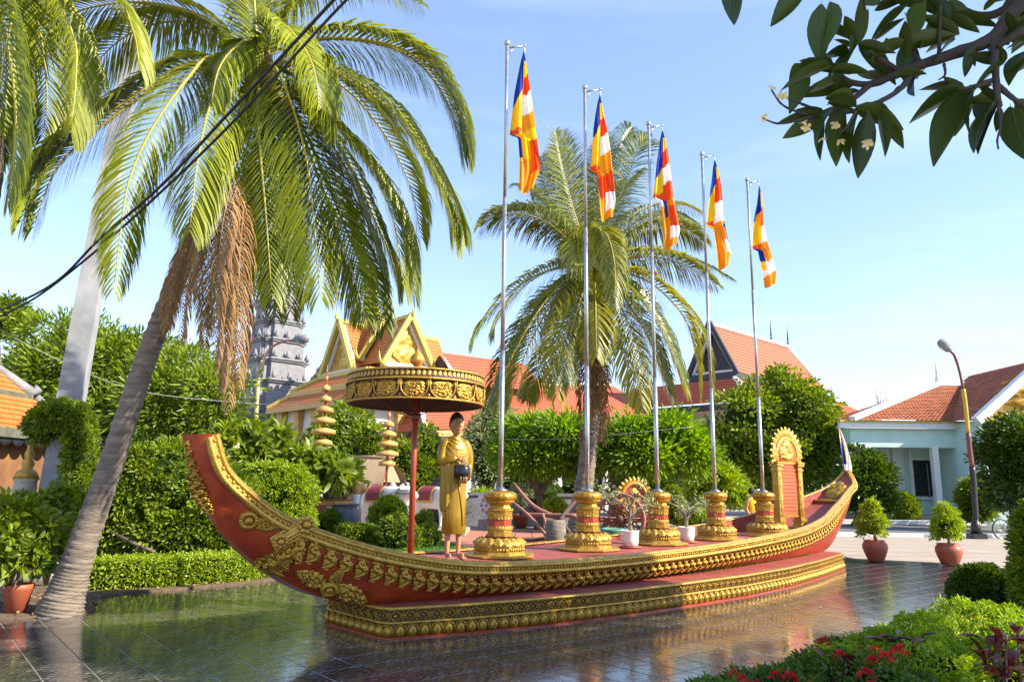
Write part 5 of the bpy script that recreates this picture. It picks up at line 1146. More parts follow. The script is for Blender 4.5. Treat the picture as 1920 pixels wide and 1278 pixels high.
def fbox(mb, s0, s1, n0, n1, z0, z1, mi=0):
    V = [W(s, n, z) for z in (z0, z1) for n in (n0, n1) for s in (s0, s1)]
    return mb.add(V, [(0, 2, 3, 1), (4, 5, 7, 6), (0, 1, 5, 4), (2, 6, 7, 3), (0, 4, 6, 2), (1, 3, 7, 5)], mi, False)
def tiled_slope(name, parent, quad, m, row=.42, step=.06, wave=.0):
    """roof slope of overlapping tile courses; quad: eave left, eave right, ridge right, ridge left"""
    a, b, c, d = [np.asarray(x, float) for x in quad]; nn = unit(np.cross(b-a, d-a)); nn = nn if nn[2] > 0 else -nn; L = np.linalg.norm((d+c)/2-(a+b)/2); k = max(3, int(L/row)); mb = MB(); G = []
    ncol = 2 if not wave else max(4, int(np.linalg.norm(b-a)/wave)*2)
    for i in range(k):
        for t, h in ((i/k, step), ((i+1)/k-.001, step*.15)):
            l, r = a+(d-a)*t, b+(c-b)*t; row_ = []
            for j in range(ncol+1): row_.append(l+(r-l)*j/ncol+nn*(h+(step*.55*(j % 2) if wave else 0)))
            G.append(row_)
    mb.grid(G, smooth=False); return part(name, mb, m, parent)
def bar(mb, a, b, w, h, mi=0):
    a, b = np.asarray(a, float), np.asarray(b, float); e = unit(b-a); s = unit(np.cross(e, [0, 0, 1.0])); u = np.cross(s, e); V = [p+s*x*w/2+u*y*h/2 for p in (a, b) for x, y in ((-1, -1), (1, -1), (1, 1), (-1, 1))]
    return mb.add(V, [(0, 1, 2, 3), (7, 6, 5, 4), (0, 4, 5, 1), (1, 5, 6, 2), (2, 6, 7, 3), (3, 7, 4, 0)], mi, False)
# --- red roofed hall (ridge runs along the boat's direction)
H = thing('assembly_hall', 'white hall with steep red tiled roof and dark gable behind the big tree', 'building', W(51, 21, 0))
sR0, sR1, nC = 43.9, 57.3, 22.85; zR, zU = 14.55, 10.6; hw = 2.0
wall = MB(); fbox(wall, 45, 63, 20.6, 33, 0, 8.0); part('wall', wall, M_wallw, H)
ver = MB(); fbox(ver, 44.2, 63, 19.6, 20.0, 0, .5); fbox(ver, 44, 63, 19.4, 20.58, .0, .30); part('veranda_base', ver, M_white, H)
for k in range(7):
    s = 44.6+k*2.7; c = MB(); fbox(c, s-.18, s+.18, 19.7, 20.06, .5, 7.2); fbox(c, s-.26, s+.26, 19.62, 20.14, 6.9, 7.2); part('column', c, M_white, H)
for k in range(6):
    s = 45.9+k*2.7; w = MB(); fbox(w, s-.85, s+.85, 20.5, 20.62, .9, 3.9); f = part('window', w, M_dark, H)
    g = MB()
    for j in range(6): fbox(g, s-.8+j*.3, s-.74+j*.3, 20.42, 20.48, .9, 3.9)
    part('window_bar', g, M_char, f); 
    fr = MB(); fbox(fr, s-.98, s-.85, 20.44, 20.60, .8, 4.05); part('frame', fr, M_white, f); fr = MB(); fbox(fr, s+.85, s+.98, 20.44, 20.60, .8, 4.05); part('frame', fr, M_white, f)
    r_ = MB(); fbox(r_, s-1.2, s+1.2, 19.75, 19.85, 1.25, 1.33); rr = part('balustrade_rail', r_, M_white, H)
    for j in range(9): b = MB(); b.lathe([(.05, 0), (.07, .2), (.04, .4), (.06, .75)], 6, W(s-1.1+j*.275, 19.8, .5)); part('baluster', b, M_white, rr)
for k in range(4):
    n = 21.5+k*2.9; w = MB(); fbox(w, 44.88, 45.02, n-.7, n+.7, 1.2, 3.8); part('window', w, M_dark, H)
up0, up1 = 18.4+.0, 27.2
tiled_slope('roof', H, [W(sR0, nC-hw-.0, zU), W(sR1+2.9, nC-hw, zU-.2), W(sR1, nC, zR-.06), W(sR0, nC, zR)], M_rtile, .32, .05)
tiled_slope('roof', H, [W(sR1+2.9, nC+hw, zU-.2), W(sR0, nC+hw, zU), W(sR0, nC, zR), W(sR1, nC, zR-.06)], M_rtile, .32, .05)
tiled_slope('roof', H, [W(sR1+2.9, nC-hw, zU-.2), W(sR1+2.9, nC+hw, zU-.2), W(sR1+.01, nC+.05, zR-.06), W(sR1+.01, nC-.05, zR-.06)], M_rtile, .32, .05)
g = MB(); g.slab([W(sR0+.55, nC-hw+.25, zU+.25), W(sR0+.55, nC, zR-.55), W(sR0+.55, nC+hw-.25, zU+.25)], .1); part('gable', g, M_char, H)
for sg in (-1, 1):
    b = MB(); bar(b, W(sR0-.05, nC+sg*(hw+.25), zU-.2), W(sR0-.05, nC, zR+.25), .30, .34); part('barge_board', b, M_char, H)
    b = MB(); bar(b, W(sR0+.25, nC+sg*(hw-.05), zU+.05), W(sR0+.25, nC, zR-.15), .22, .34); part('barge_board', b, M_white, H)
    b = MB(); bar(b, W(sR1, nC, zR), W(sR1+3.0, nC+sg*(hw+.05), zU-.12), .28, .22); part('hip_ridge', b, M_white, H)
b = MB(); bar(b, W(sR0, nC, zR+.10), W(sR1, nC, zR+.06), .3, .26); part('ridge', b, M_white, H)
b = MB(); bar(b, W(sR0+.5, nC-hw, zU+.12), W(sR0+.5, nC+hw, zU+.12), .25, .22); part('gable_sill', b, M_white, H)
b = MB(); fbox(b, sR0-.1, sR1+3, nC-hw-.1, nC+hw+.1, zU-.62, zU-.02); part('eave_board', b, M_char, H)
for s in (sR1, sR1-3.2): b = MB(); b.lathe([(.10, 0), (.14, .3), (.06, .5), (.08, .7), (.015, 2.0), (.0, 2.2)], 8, W(s, nC, zR)); part('finial', b, M_char, H)
zL = 8.05; L0, L1, N0, N1 = 42.4, 67.0, 18.3, 34.5; zT = 10.0
c1, c2, c3, c4 = W(L0, N0, zL), W(L1, N0, zL), W(L1, N1, zL), W(L0, N1, zL); t1, t2, t3, t4 = W(sR0-.1, nC-hw, zT), W(sR1+3, nC-hw, zT), W(sR1+3, nC+hw+5, zT), W(sR0-.1, nC+hw+5, zT)
tiled_slope('lower_roof', H, [c1, c2, t2, t1], M_rtile, .32, .05); tiled_slope('lower_roof', H, [c4, c1, t1, t4], M_rtile, .32, .05); tiled_slope('lower_roof', H, [c2, c3, t3, t2], M_rtile, .32, .05)
for a_, b_ in ((c1, t1), (c2, t2), (c4, t4)): b = MB(); bar(b, a_+[0, 0, .08], b_+[0, 0, .08], .28, .2); part('hip_ridge', b, M_white, H)
for a_, b_ in ((c1, c2), (c1, c4), (c2, c3)): b = MB(); bar(b, a_-[0, 0, .32], b_-[0, 0, .32], .12, .5); part('fascia', b, M_char, H)
b = MB()
for k in range(60): p = c1+(c4-c1)*k/60-[0, 0, .66]; b.box(p, (.14, .14, .16))
for k in range(90): p = c1+(c2-c1)*k/90-[0, 0, .66]; b.box(p, (.14, .14, .16))
part('fretwork_fringe', b, M_ogold, H, kind='stuff')
# --- long low red roof left of the hall
Lw = thing('long_gallery', 'long low building with red tiled roof behind the coconut palm and pale tree', 'building', W(25, 30, 0))
wall = MB(); fbox(wall, 21, 41.5, 30, 37, 0, 5.0); part('wall', wall, M_wallw, Lw)
q1, q2, q3, q4 = W(19.4, 27.6, 4.9), W(42.2, 25.5, 6.6), W(42.2, 31.5, 10.2), W(21.4, 31.5, 8.2)
tiled_slope('roof', Lw, [q1, q2, q3, q4], M_rtile, .34, .05); tiled_slope('roof', Lw, [W(19.4, 38, 4.9), q1, q4, W(21.4, 34, 8.2)], M_rtile, .34, .05)
for a_, b_ in ((q1, q4), (q4, q3)): b = MB(); bar(b, a_+[0, 0, .08], b_+[0, 0, .08], .25, .2); part('ridge', b, M_white, Lw)
b = MB(); bar(b, q1-[0, 0, .22], q2-[0, 0, .22], .14, .36); part('fascia', b, M_ogold, Lw)
tr_ = MB(); tr_.slab([W(24.2, 30.4, 8.4), W(24.2, 34.5, 8.4), W(24.2, 32.5, 10.6)], .2); part('gable', tr_, M_char, Lw)
tiled_slope('upper_roof', Lw, [W(24, 29.6, 8.2), W(32, 29.6, 8.6), W(32, 32.2, 11.0), W(24, 32.2, 10.8)], M_rtile, .34, .05)
for k in range(8): 
    c = MB(); s = 21.2+k*2.6; fbox(c, s-.14, s+.14, 27.9, 28.2, 0, 4.7+.19*k); part('column', c, M_white, Lw)
for k in range(6): c = MB(); s = 23+k*3.0; fbox(c, s-.8, s+.8, 29.92, 30.03, 1.0, 3.4); part('window', c, M_dark, Lw)
# --- gilded temple hall
Tm = thing('temple_hall', 'gilded temple hall with crossed orange tiled gables behind the parasol', 'temple', W(22.5, 37.5, 0))
sC, nC2 = 21.9, 37.9
wall = MB(); fbox(wall, sC-5.2, sC+9, nC2-7.0, nC2+2.5, 0, 7.4); part('wall', wall, M_wallw, Tm)
for k in range(5):
    for (s, n) in ((sC-5.3, nC2-7.0+k*2.35), (sC-5.2+k*3.0, nC2-7.1)):
        c = MB(); fbox(c, s-.24, s+.24, n-.24, n+.24, 0, 6.9); o = part('pilaster', c, M_ogold, Tm); c = MB(); fbox(c, s-.36, s+.36, n-.36, n+.36, 5.9, 6.9); fbox(c, s-.3, s+.3, n-.3, n+.3, 5.4, 5.9); part('capital', c, M_ogold, o)
def arch_window(s, n, face):
    w = MB(); 
    if face == 'n': fbox(w, s-.75, s+.75, n-.06, n, 1.6, 4.0)
    else: fbox(w, n-.06, n, s-.75, s+.75, 1.6, 4.0)
    o = part('window', w, M_dark, Tm); mb = MB(); P = []
    for a in np.linspace(0, PI, 13): x, z = 1.0*math.cos(a), 4.1+.85*math.sin(a); P.append(W(s+x, n-.1, z) if face == 'n' else W(n-.1, s+x, z))
    mb.tube(P, .17, 7); mb.add([p for p in P], [tuple(range(13))], 0, False); part('arched_hood', mb, M_ogold, o)
    for x in (-.9, .9): mb = MB(); a0 = W(s+x, n-.1, 1.4) if face == 'n' else W(n-.1, s+x, 1.4); bar(mb, a0, a0+[0, 0, 2.7], .22, .22); part('jamb', mb, M_ogold, o)
for k in range(3): arch_window(sC-3.6+k*3.0, nC2-7.02, 'n')
for k in range(3): arch_window(nC2-5.8+k*2.35, sC-5.22, 's')
def skirt(z0, z1, o0, o1, m, ext=(0, 0)):
    A = [(sC-5.2-o0, nC2-7-o0), (sC+9+o0, nC2-7-o0), (sC+9+o0, nC2+2.5+o0), (sC-5.2-o0, nC2+2.5+o0)]; B = [(sC-5.2-o1, nC2-7-o1), (sC+9+o1, nC2-7-o1), (sC+9+o1, nC2+2.5+o1), (sC-5.2-o1, nC2+2.5+o1)]
    for i in (0, 3, 1): j = (i+1) % 4; tiled_slope('skirt_roof', Tm, [W(*A[i], z0), W(*A[j], z0), W(*B[j], z1), W(*B[i], z1)], m, .3, .04)
    for i in (0, 3): j = (i+1) % 4; b = MB(); bar(b, W(*A[i], z0-.18), W(*A[j], z0-.18), .2, .34); part('eave_trim', b, M_ogold, Tm); b = MB(); bar(b, W(*B[i], z1+.1), W(*B[j], z1+.1), .25, .3); part('eave_trim', b, M_ytile, Tm)
    for i in (0, 1, 3): b = MB(); bar(b, W(*A[i], z0+.08), W(*B[i], z1+.08), .3, .22); part('hip_ridge', b, M_ytile, Tm)
skirt(6.75, 7.7, .9, -.3, M_otile); skirt(7.9, 8.9, -.2, -1.6, M_otile)
wl2 = MB(); fbox(wl2, sC-3.4, sC+7, nC2-5.2, nC2+1.0, 7.6, 8.95); part('clerestory', wl2, M_ogold, Tm)
def gable_roof(cs, cn, L0, L1, hw, z0, z1, axis, m):
    """gabled roof along 's' or 'n' from L0 to L1; the visible gable at L0"""
    def P(l, w, z): return W(cs+l, cn+w, z) if axis == 's' else W(cs+w, cn+l, z)
    for sg in (-1, 1):
        tiled_slope('gable_roof', Tm, [P(L0, sg*hw, z0), P(L1, sg*hw, z0), P(L1, 0, z1), P(L0, 0, z1)], m, .3, .04)
        b = MB(); bar(b, P(L0, sg*(hw+.2), z0-.2), P(L0, 0, z1+.2), .28, .34); part('barge_board', b, M_ytile, Tm)
        b = MB(); bar(b, P(L0+.35, sg*(hw-.1), z0+.05), P(L0+.35, 0, z1-.2), .2, .28); part('barge_board', b, M_white, Tm)
        b = MB(); bar(b, P(L1-1.6, sg*(hw+.02), z0+.12), P(L1-1.6, 0, z1+.12), .2, .16); part('rib_border', b, M_ytile, Tm)
        b = MB(); bar(b, P((L0+L1)/2, sg*(hw+.02), z0+.10), P((L0+L1)/2, 0, z1+.10), .2, .14); part('rib_border', b, M_ytile, Tm)
        b = MB(); b.tube([P(L0, sg*(hw+.2), z0-.2), P(L0-.1, sg*(hw+.5), z0+.1), P(L0-.1, sg*(hw+.55), z0+.7)], [.14, .1, .01], 6); part('horn_finial', b, M_ytile, Tm)
    g = MB(); g.slab([P(L0+.6, -hw+.2, z0+.1), P(L0+.6, hw-.2, z0+.1), P(L0+.6, 0, z1-.4)], .1); o = part('gable', g, M_ogold, Tm)
    Y = np.array([0, 0, 1.0]); N_ = -(np.append(AX, 0) if axis == 's' else np.append(NX, 0)); X = np.cross(Y, N_)
    me = relief((z1-z0)*.8, hw*1.25, .12, 91, 'leaf', 17, 24, 60, bs=.5).mesh('gable_carving', M_gold2); e = inst('gable_carving', me, o, np.linalg.inv(np.array(Matrix.Translation(Tm.location)))@frame(X, Y, N_, P(L0+.48, 0, z0+.15)))
    b = MB(); bar(b, P(L0, 0, z1+.12), P(L1, 0, z1-.0), .24, .24); part('ridge', b, M_ytile, Tm)
    b = MB(); b.tube([P(L0, 0, z1), P(L0-.25, 0, z1+.35), P(L0-.15, 0, z1+1.0)], [.14, .1, .01], 6); part('horn_finial', b, M_ytile, Tm)
    b = MB(); bar(b, P(L0+.3, -hw, z0-.1), P(L0+.3, hw, z0-.1), .5, .3); part('gable_sill', b, M_white, Tm)
gable_roof(21.75, nC2, -5.1, 3, 2.0, 9.7, 13.05, 'n', M_otile); gable_roof(sC, 37.6, -3.0, 6, 2.0, 9.4, 12.95, 's', M_otile)
gable_roof(21.75, nC2, -2.2, 2, 2.0, 10.3, 13.6, 'n', M_otile)
tiled_slope('rear_roof', Tm, [gy(577, 722, 54), gy(640, 722, 54), gy(652, 648, 57), gy(623, 648, 57)], mat('shaded grey brown tiles', (.24, .17, .14), .7), .3, .04)  # rear slope in its own grey brown tile colour
sp_ = MB(); sp_.lathe([(1.0, 12.6), (1.0, 13.4), (.75, 13.5), (.75, 14.3), (.5, 14.4), (.5, 15.0), (.22, 15.3), (.3, 15.8), (.08, 17.5), (.0, 19)], 12, (*W(21.8, nC2, 0)[:2], 0)); part('spire', sp_, M_ytile, Tm)
# --- grey tower stupa
Sx = thing('stone_stupa', 'tall grey carved stone tower stupa partly hidden by the leaning palm', 'stupa', W(19.7, 48.8, 0))
def cross_poly(h, r1=.62, r2=.82):
    a, b, c = h, h*r2, h*r1; Q = [(a, c), (b, c), (b, b), (c, b), (c, a)]; out = []
    for k in range(4):
        co, si = [(1, 0), (0, 1), (-1, 0), (0, -1)][k]; out += [(x*co-y*si, x*si+y*co) for x, y in Q]
    return out
def tier(h, z0, z1, name='tier'):
    o = None
    for hh, a, b in ((h*.93, z0, z1-.30), (h*1.0, z1-.30, z1-.15), (h*1.06, z1-.15, z1)):
        mb = MB(); pol = [W(19.7+x, 48.8+y, 0)[:2] for x, y in cross_poly(hh)]; mb.prism([tuple(p) for p in pol], a, b); p_ = part(name if o is None else 'cornice', mb, M_grey, Sx if o is None else o); o = o or p_
    for k in range(4):
        co, si = [(1, 0), (0, 1), (-1, 0), (0, -1)][k]
        for x in (-.85, -.5, 0, .5, .85):
            q = (h*.98 if abs(x) < .6 else h*.86, x*h*.95); s_, n_ = q[0]*co-q[1]*si, q[0]*si+q[1]*co; m = MB(); m.lathe([(.16, 0), (.2, .2), (.12, .45), (.0, .75)], 5, W(19.7+s_, 48.8+n_, z1)); part('antefix', m, M_grey, o)
tier(2.6, 0, 7.0); tier(2.75, 7.0, 9.7); z = 9.7; h = 2.25
for k in range(9): dz = 1.75-.10*k; tier(h, z, z+dz); z += dz; h *= .90 if k < 5 else .80
m = MB(); m.lathe([(.6, 0), (.7, .5), (.35, 1.0), (.2, 1.6), (.02, 3.0)], 10, W(19.7, 48.8, z)); part('finial', m, M_grey, Sx)
for fc in ('s', 'n'):
    o_ = W(19.7-2.85, 48.8, 3.6) if fc == 's' else W(19.7, 48.8-2.85, 3.6); N_ = -np.append(AX, 0) if fc == 's' else -np.append(NX, 0); X = np.cross([0, 0, 1.0], N_)
    m = MB(); P = [o_+X*1.25*math.cos(a)+np.array([0, 0, 1.6+1.9*math.sin(a)]) for a in np.linspace(-.5, PI+.5, 20)]; m.tube(P, .24, 7); P2 = [o_+X*.8*math.cos(a)+np.array([0, 0, 1.5+1.3*math.sin(a)]) for a in np.linspace(-.5, PI+.5, 16)]; m2 = MB(); m2.tube(P2, .16, 6); part('niche_arch', m, M_grey, Sx); part('niche_arch', m2, M_grey, Sx)
    m = MB(); bar(m, o_+[0, 0, -2], o_+[0, 0, 1.5], 1.2, .3); part('niche_door', m, mat('dark grey stone', (.16, .16, .17), .9), Sx)
    me = relief(1.2, 2.4, .3, 17, 'leaf', 15, 15, 30).mesh('pediment', M_grey); inst('pediment', me, Sx, np.linalg.inv(np.array(Matrix.Translation(Sx.location)))@frame(X, np.array([0, 0, 1.0]), N_, o_+[0, 0, 3.3]))
# --- turquoise building
Tq = thing('turquoise_house', 'single storey turquoise building with white columns, tiled roof and carved gable', 'building', (24, 43, 0))
zE = 5.35
wall = MB(); wall.box((25.0, 47.0, 2.3), (8.6, 5.0, 4.6)); wall.box((23.7, 42.6, 4.62), (9.0, 1.3, 1.06)); part('wall', wall, M_turq, Tq)
bs = MB(); bs.box((24.6, 43.4, .2), (10.0, 3.2, .28)); part('veranda_floor', bs, M_conc, Tq)
for x in (20.15, 23.92, 28.3): c = MB(); c.box((x, 42.1, 2.2), (.34, .34, 4.0)); c.box((x, 42.1, .42), (.46, .46, .16)); part('column', c, M_white, Tq)
for x in (21.0, 23.0, 26.2): c = MB(); c.box((x, 44.42, 2.2), (.62, .2, 4.2)); part('pilaster', c, M_white, Tq)
for x, w in ((21.9, 1.0), (24.75, 1.95), (27.35, 1.3)):
    g = MB(); g.box((x, 44.47, 2.55), (w-.2, .06, 2.3)); o = part('window', g, M_dark, Tq)
    for sx in (-1, 1): f = MB(); f.box((x+sx*w/2, 44.42, 2.75), (.2, .14, 3.1)); part('frame', f, M_white, o)
    for z_ in (1.25, 3.55, 4.25): f = MB(); f.box((x, 44.43, z_), (w, .12, .14)); part('frame', f, M_white, o)
    f = MB(); f.box((x, 44.46, 3.9), (w-.2, .05, .6)); part('transom', f, M_turq, o); f = MB(); f.box((x, 44.43, 2.3), (.06, .05, 2.0)); part('mullion', f, M_grey, o)
f = MB(); f.box((23.3, 41.75, 5.28), (9.6, .35, .34)); part('eave_beam', f, M_white, Tq); f = MB(); f.box((23.3, 41.6, 5.50), (9.7, .3, .10)); part('gutter', f, M_ytile, Tq)
e1, e2, r2, r1 = np.array([19.2, 41.4, 5.52]), np.array([30.5, 41.4, 5.52]), np.array([30.5, 45.5, 8.1]), np.array([26.5, 45.5, 8.1])
tiled_slope('roof', Tq, [e1, e2, r2, r1], M_rtile2, .24, .06, wave=.26); tiled_slope('roof', Tq, [np.array([19.2, 49.6, 5.52]), e1, r1, r1+[0, .02, 0]], M_rtile2, .24, .06, wave=.26)
b = MB(); bar(b, e1+[-.1, -.05, .1], r1+[0, 0, .15], .36, .26); part('hip_ridge', b, M_white, Tq); b = MB(); bar(b, r1+[0, 0, .12], r2+[0, 0, .12], .34, .26); part('ridge', b, M_white, Tq)
for p in (r1, np.array([28.9, 38.4, 8.95])): b = MB(); b.lathe([(.12, 0), (.16, .25), (.07, .45), (.09, .6), (.02, 1.3), (.0, 1.45)], 8, p+[0, 0, .2]); part('finial', b, M_white, Tq)
gx, gw, gz0, gz1, gY = 28.9, 4.3, 5.45, 8.85, 39.4
wall = MB(); wall.box((28.9, 42.4, 2.75), (7.6, 5.5, 5.4)); part('gable_wing_wall', wall, M_turq, Tq)
t_ = MB(); t_.slab([(gx-gw+.5, gY, gz0+.12), (gx+gw-.5, gY, gz0+.12), (gx, gY, gz1-.3)], .2); o = part('tympanum', t_, M_gold, Tq)
inst('tympanum_carving', relief(2.9, 5.2, .22, 55, 'leaf', 35, 34, 220, bs=.32).mesh('tympanum_carving', M_gold), o, np.linalg.inv(np.array(Matrix.Translation(Tq.location)))@frame(np.array([1., 0, 0]), np.array([0, 0, 1.]), np.array([0, -1., 0]), np.array([gx, gY-.02, gz0+.15])))
for sg in (-1, 1):
    b = MB(); bar(b, (gx+sg*(gw+.15), gY-.55, gz0-.12), (gx, gY-.55, gz1+.2), .5, .42); part('barge_board', b, M_white, Tq)
    tiled_slope('gable_roof', Tq, [(gx+sg*gw, gY-.5, gz0), (gx+sg*gw, 46, gz0), (gx, 46, gz1), (gx, gY-.5, gz1)], M_rtile2, .24, .06)
b = MB(); b.box((gx, gY-.1, gz0-.02), (2*gw-.4, .4, .2)); part('gable_sill', b, M_ytile, Tq)
w_ = MB(); w_.box((26.6, 39.62, 2.2), (1.2, .08, 2.6)); part('window', w_, M_dark, Tq)
# --- brown shrine at the far left
Sh = thing('shrine', 'small brown shrine with orange tiled roof and grey fringed eaves at the left edge', 'shrine', (-11.5, 16.5, 0))
M_brn = mat('stained brown render', (.27, .125, .05), .9, col2=(.13, .06, .03), scale=2.5, bump=.3)
w_ = MB(); w_.box((-12.65, 16.3, 1.5), (3.3, 2.8, 3.0)); part('wall', w_, M_brn, Sh)
M_moss = mat('mossy grey cement', (.16, .155, .13), .9, col2=(.07, .08, .045), scale=5, bump=.5)
C = np.array([-12.65, 16.3]); 
for (o0, o1, z0, z1, m) in ((2.05, 1.30, 2.78, 3.6, M_otile), (1.22, .15, 3.68, 4.9, M_otile)):
    A = [C+np.array(x)*o0 for x in ((-1, -1), (1, -1), (1, 1), (-1, 1))]; B = [C+np.array(x)*o1 for x in ((-1, -1), (1, -1), (1, 1), (-1, 1))]
    for i in (0, 1): j = (i+1) % 4; tiled_slope('roof', Sh, [(*A[i], z0), (*A[j], z0), (*B[j], z1), (*B[i], z1)], m, .15, .03, wave=.15)
    for i in (0, 1, 2): b = MB(); b.tube([(*A[i]+(A[i]-C)*.08, z0+.22), (*A[i], z0+.08), (*((A[i]+B[i])/2), (z0+z1)/2+.0), (*B[i], z1+.08)], [.12, .14, .10, .09], 7); part('hip_ridge', b, M_grey, Sh)
    b = MB(); 
    for i in (0, 1): j = (i+1) % 4; bar(b, (*A[i], z0-.06), (*A[j], z0-.06), .14, .2)
    part('eave_course', b, M_moss, Sh)
for k in range(12): m = MB(); p = np.array([-14.65+k*.365, 14.28, 2.64]); m.lathe([(.0001, -.03), (.2, -.03), (.2, .03), (.0001, .03)], 12, (0, 0, 0)); V = np.concatenate(m.v); m.v = [np.stack([V[:, 0]+p[0], V[:, 2]+p[1], V[:, 1]+p[2]], 1)]; part('fringe_disc', m, M_char, Sh)
for k in range(10): m = MB(); p = np.array([-10.63, 14.45+k*.4, 2.64]); m.lathe([(.0001, -.03), (.2, -.03), (.2, .03), (.0001, .03)], 12, (0, 0, 0)); V = np.concatenate(m.v); m.v = [np.stack([V[:, 2]+p[0], V[:, 0]+p[1], V[:, 1]+p[2]], 1)]; part('fringe_disc', m, M_char, Sh)
M_creamst = mat('weathered cream stone', (.56, .51, .40), .85, col2=(.38, .34, .24), scale=4, bump=.3)
def small_stupa(label, p, k, mats_gold):
    t = thing('small_stupa', label, 'stupa', p, .4, 'small stupas beside the shrine')
    for w_, z0, z1 in ((.62, 0, .25), (.54, .25, .6), (.60, .6, .7), (.46, .7, 1.0), (.52, 1.0, 1.1), (.36, 1.1, 1.2)): b = MB(); b.box((0, 0, (z0+z1)/2*k), (w_*2*k, w_*2*k, (z1-z0)*k)); part('plinth_step', b, M_creamst, t, world=False)
    b = MB(); b.lathe([(.34*k, 1.2*k), (.30*k, 1.3*k), (.22*k, 1.5*k), (.20*k, 1.85*k), (.24*k, 1.9*k)], 20); part('bell', b, M_creamst, t, world=False)
    b = MB(); b.box((0, -.22*k, 1.6*k), (.13*k, .05*k, .2*k)); part('niche', b, M_grey, t, world=False)
    b = MB(); b.lathe([(.24*k, 1.9*k), (.17*k, 2.05*k), (.09*k, 2.1*k), (.12*k, 2.2*k), (.07*k, 2.3*k), (.09*k, 2.4*k), (.05*k, 2.5*k), (.06*k, 2.65*k), (.02*k, 3.1*k), (.0, 3.3*k)], 14); part('spire', b, mats_gold, t, world=False); return t
g0 = gy(35, 1000, 14.0); g0[2] = 0; small_stupa('weathered cream stupa with gold spire in front of the brown shrine wall', g0, .93, M_gold2)
g1 = gy(86, 960, 21); g1[2] = 0; small_stupa('pale pink white stupa half hidden behind the topiary bird', g1, 1.2, M_creamst)
# low wall behind the bulls
lw = MB(); lw.box((-3.5, 33.5, .65), (14, .3, 1.3)); lw.box((-3.5, 33.5, 1.34), (14.2, .42, .12)); solo('boundary_wall', lw, M_grey, 'low grey wall behind the white bull statues', 'wall', loc=(-3.5, 33.5, 0))
# ================================================================== PROPS
# concrete post behind the palm
a_, b_ = gy(90, 960, 14), gy(267, 0, 14); a_[2] = 0
a_ = a_+(b_-a_)*0
cpst = thing('concrete_post', 'tall white concrete utility post behind the leaning palm trunk', 'utility post', a_)
M_post = mat('whitewashed concrete', (.36, .37, .40), .85, col2=(.20, .21, .23), scale=1.6, bump=.2, bscale=10)
b_ = b_+(b_-gy(180, 500, 14))*.25
mb = MB(); e = b_-a_; V = []
for t, w in ((0, .62), (.12, .52), (.5, .44), (1, .34)):
    c = a_+e*t
    for x, y in ((-1, -1), (1, -1), (1, 1), (-1, 1)): V.append(c+np.array([x*.80-y*.25, y*.80+x*.25, 0])*w/2)
F = [(i*4+j, i*4+(j+1) % 4, (i+1)*4+(j+1) % 4, (i+1)*4+j) for i in range(3) for j in range(4)]; mb.add(V, F, 0, False); part('shaft', mb, M_post, cpst)
st_ = MB(); st_.box(a_+[0, 0, .5], (1.1, 1.1, 1.1), taper=.7); part('footing', st_, M_post, cpst)
# pots and potted plants
def pot_plant(label, p, prof, pm, blobs, m, ll, lw, n, stem=None, cat='potted plant', group=None, stems=3, size=.05, per=18, soil=True, core=.0, nm='potted_plant', n_lathe=24):
    t = thing(nm, label, cat, p, rng.random()*6, group); b = MB(); b.lathe(prof, n_lathe); part('pot', b, pm, t, world=False); r_, z_ = prof[-1]
    s = MB(); s.lathe([(.0001, z_-.04), (r_*.93, z_-.045)], 14); part('soil', s, M_soil, t, world=False)
    B = np.array(blobs, float)
    for k in range(stems): e = B[k % len(B)][:3]; mb = MB(); mb.tube(spline([(rng.normal()*.03, rng.normal()*.03, z_-.06), e*[.3, .3, .5]+[rng.normal()*.03, 0, z_*.5], e], 7), np.linspace(.03, .012, 7)*(r_/.25+.4), 6); part('stem', mb, M_bark, t, world=False)
    pos, out, sh = crown_points([tuple(b) for b in B], n, per, size)
    me = leaf_mesh('foliage', pos, out, ll, lw, [m, M_core], blob_core(B, core) if core else None, .2, .1, sh); link('foliage', me, t); return t
jar = [(.17, 0), (.19, .02), (.27, .22), (.30, .33), (.285, .42), (.245, .47), (.26, .50), (.235, .50), (.22, .46)]
bons = lambda h: [(0, 0, h+.05, .32, .32, .17), (-.12, .05, h+.25, .32, .30, .18), (.12, -.05, h+.28, .30, .30, .18), (0, 0, h+.5, .24, .24, .18), (.02, 0, h+.66, .13, .13, .12)]
pot_plant('glazed brown pot with round bonsai shrub on the pavement, nearer the boat stern', gz(1643, 1052)*[1, 1, 0]+[0, 0, .015], jar, M_terr, bons(.68), G_yel, .075, .035, 240, group='pots with round shrubs at the edge of the tiled floor', size=.09, core=.6)
pot_plant('glazed brown pot with round bonsai shrub on the pavement, farther from the boat stern', gz(1782, 1060)*[1, 1, 0]+[0, 0, .015], jar, M_terr, bons(.66), G_yel, .075, .035, 240, group='pots with round shrubs at the edge of the tiled floor', size=.09, core=.6)
p_ = gz(28, 1152)*[1, 1, 0]+[0, 0, .035]; k = .68
L0 = pot_plant('terracotta pot of succulent like shrub beside the leaning palm foot', p_, [(.18*k, 0), (.25*k, .28), (.27*k, .30), (.27*k, .36), (.24*k, .36), (.22*k, .30)], M_terr, [(0, 0, .62, .3, .3, .25), (-.25, 0, .85, .3, .25, .3), (.15, 0, .95, .3, .3, .3), (-.1, .1, 1.2, .3, .3, .25), (.35, .05, .7, .22, .2, .2)], G_mid, .16, .075, 150, stems=5, size=.10, per=12)
tray = [(.20, 0), (.245, .03), (.25, .22), (.27, .26), (.26, .30), (.235, .30), (.225, .25)]
M_wpot = mat('white glazed pot', (.78, .77, .74), .25, col2=(.70, .68, .64), scale=3)
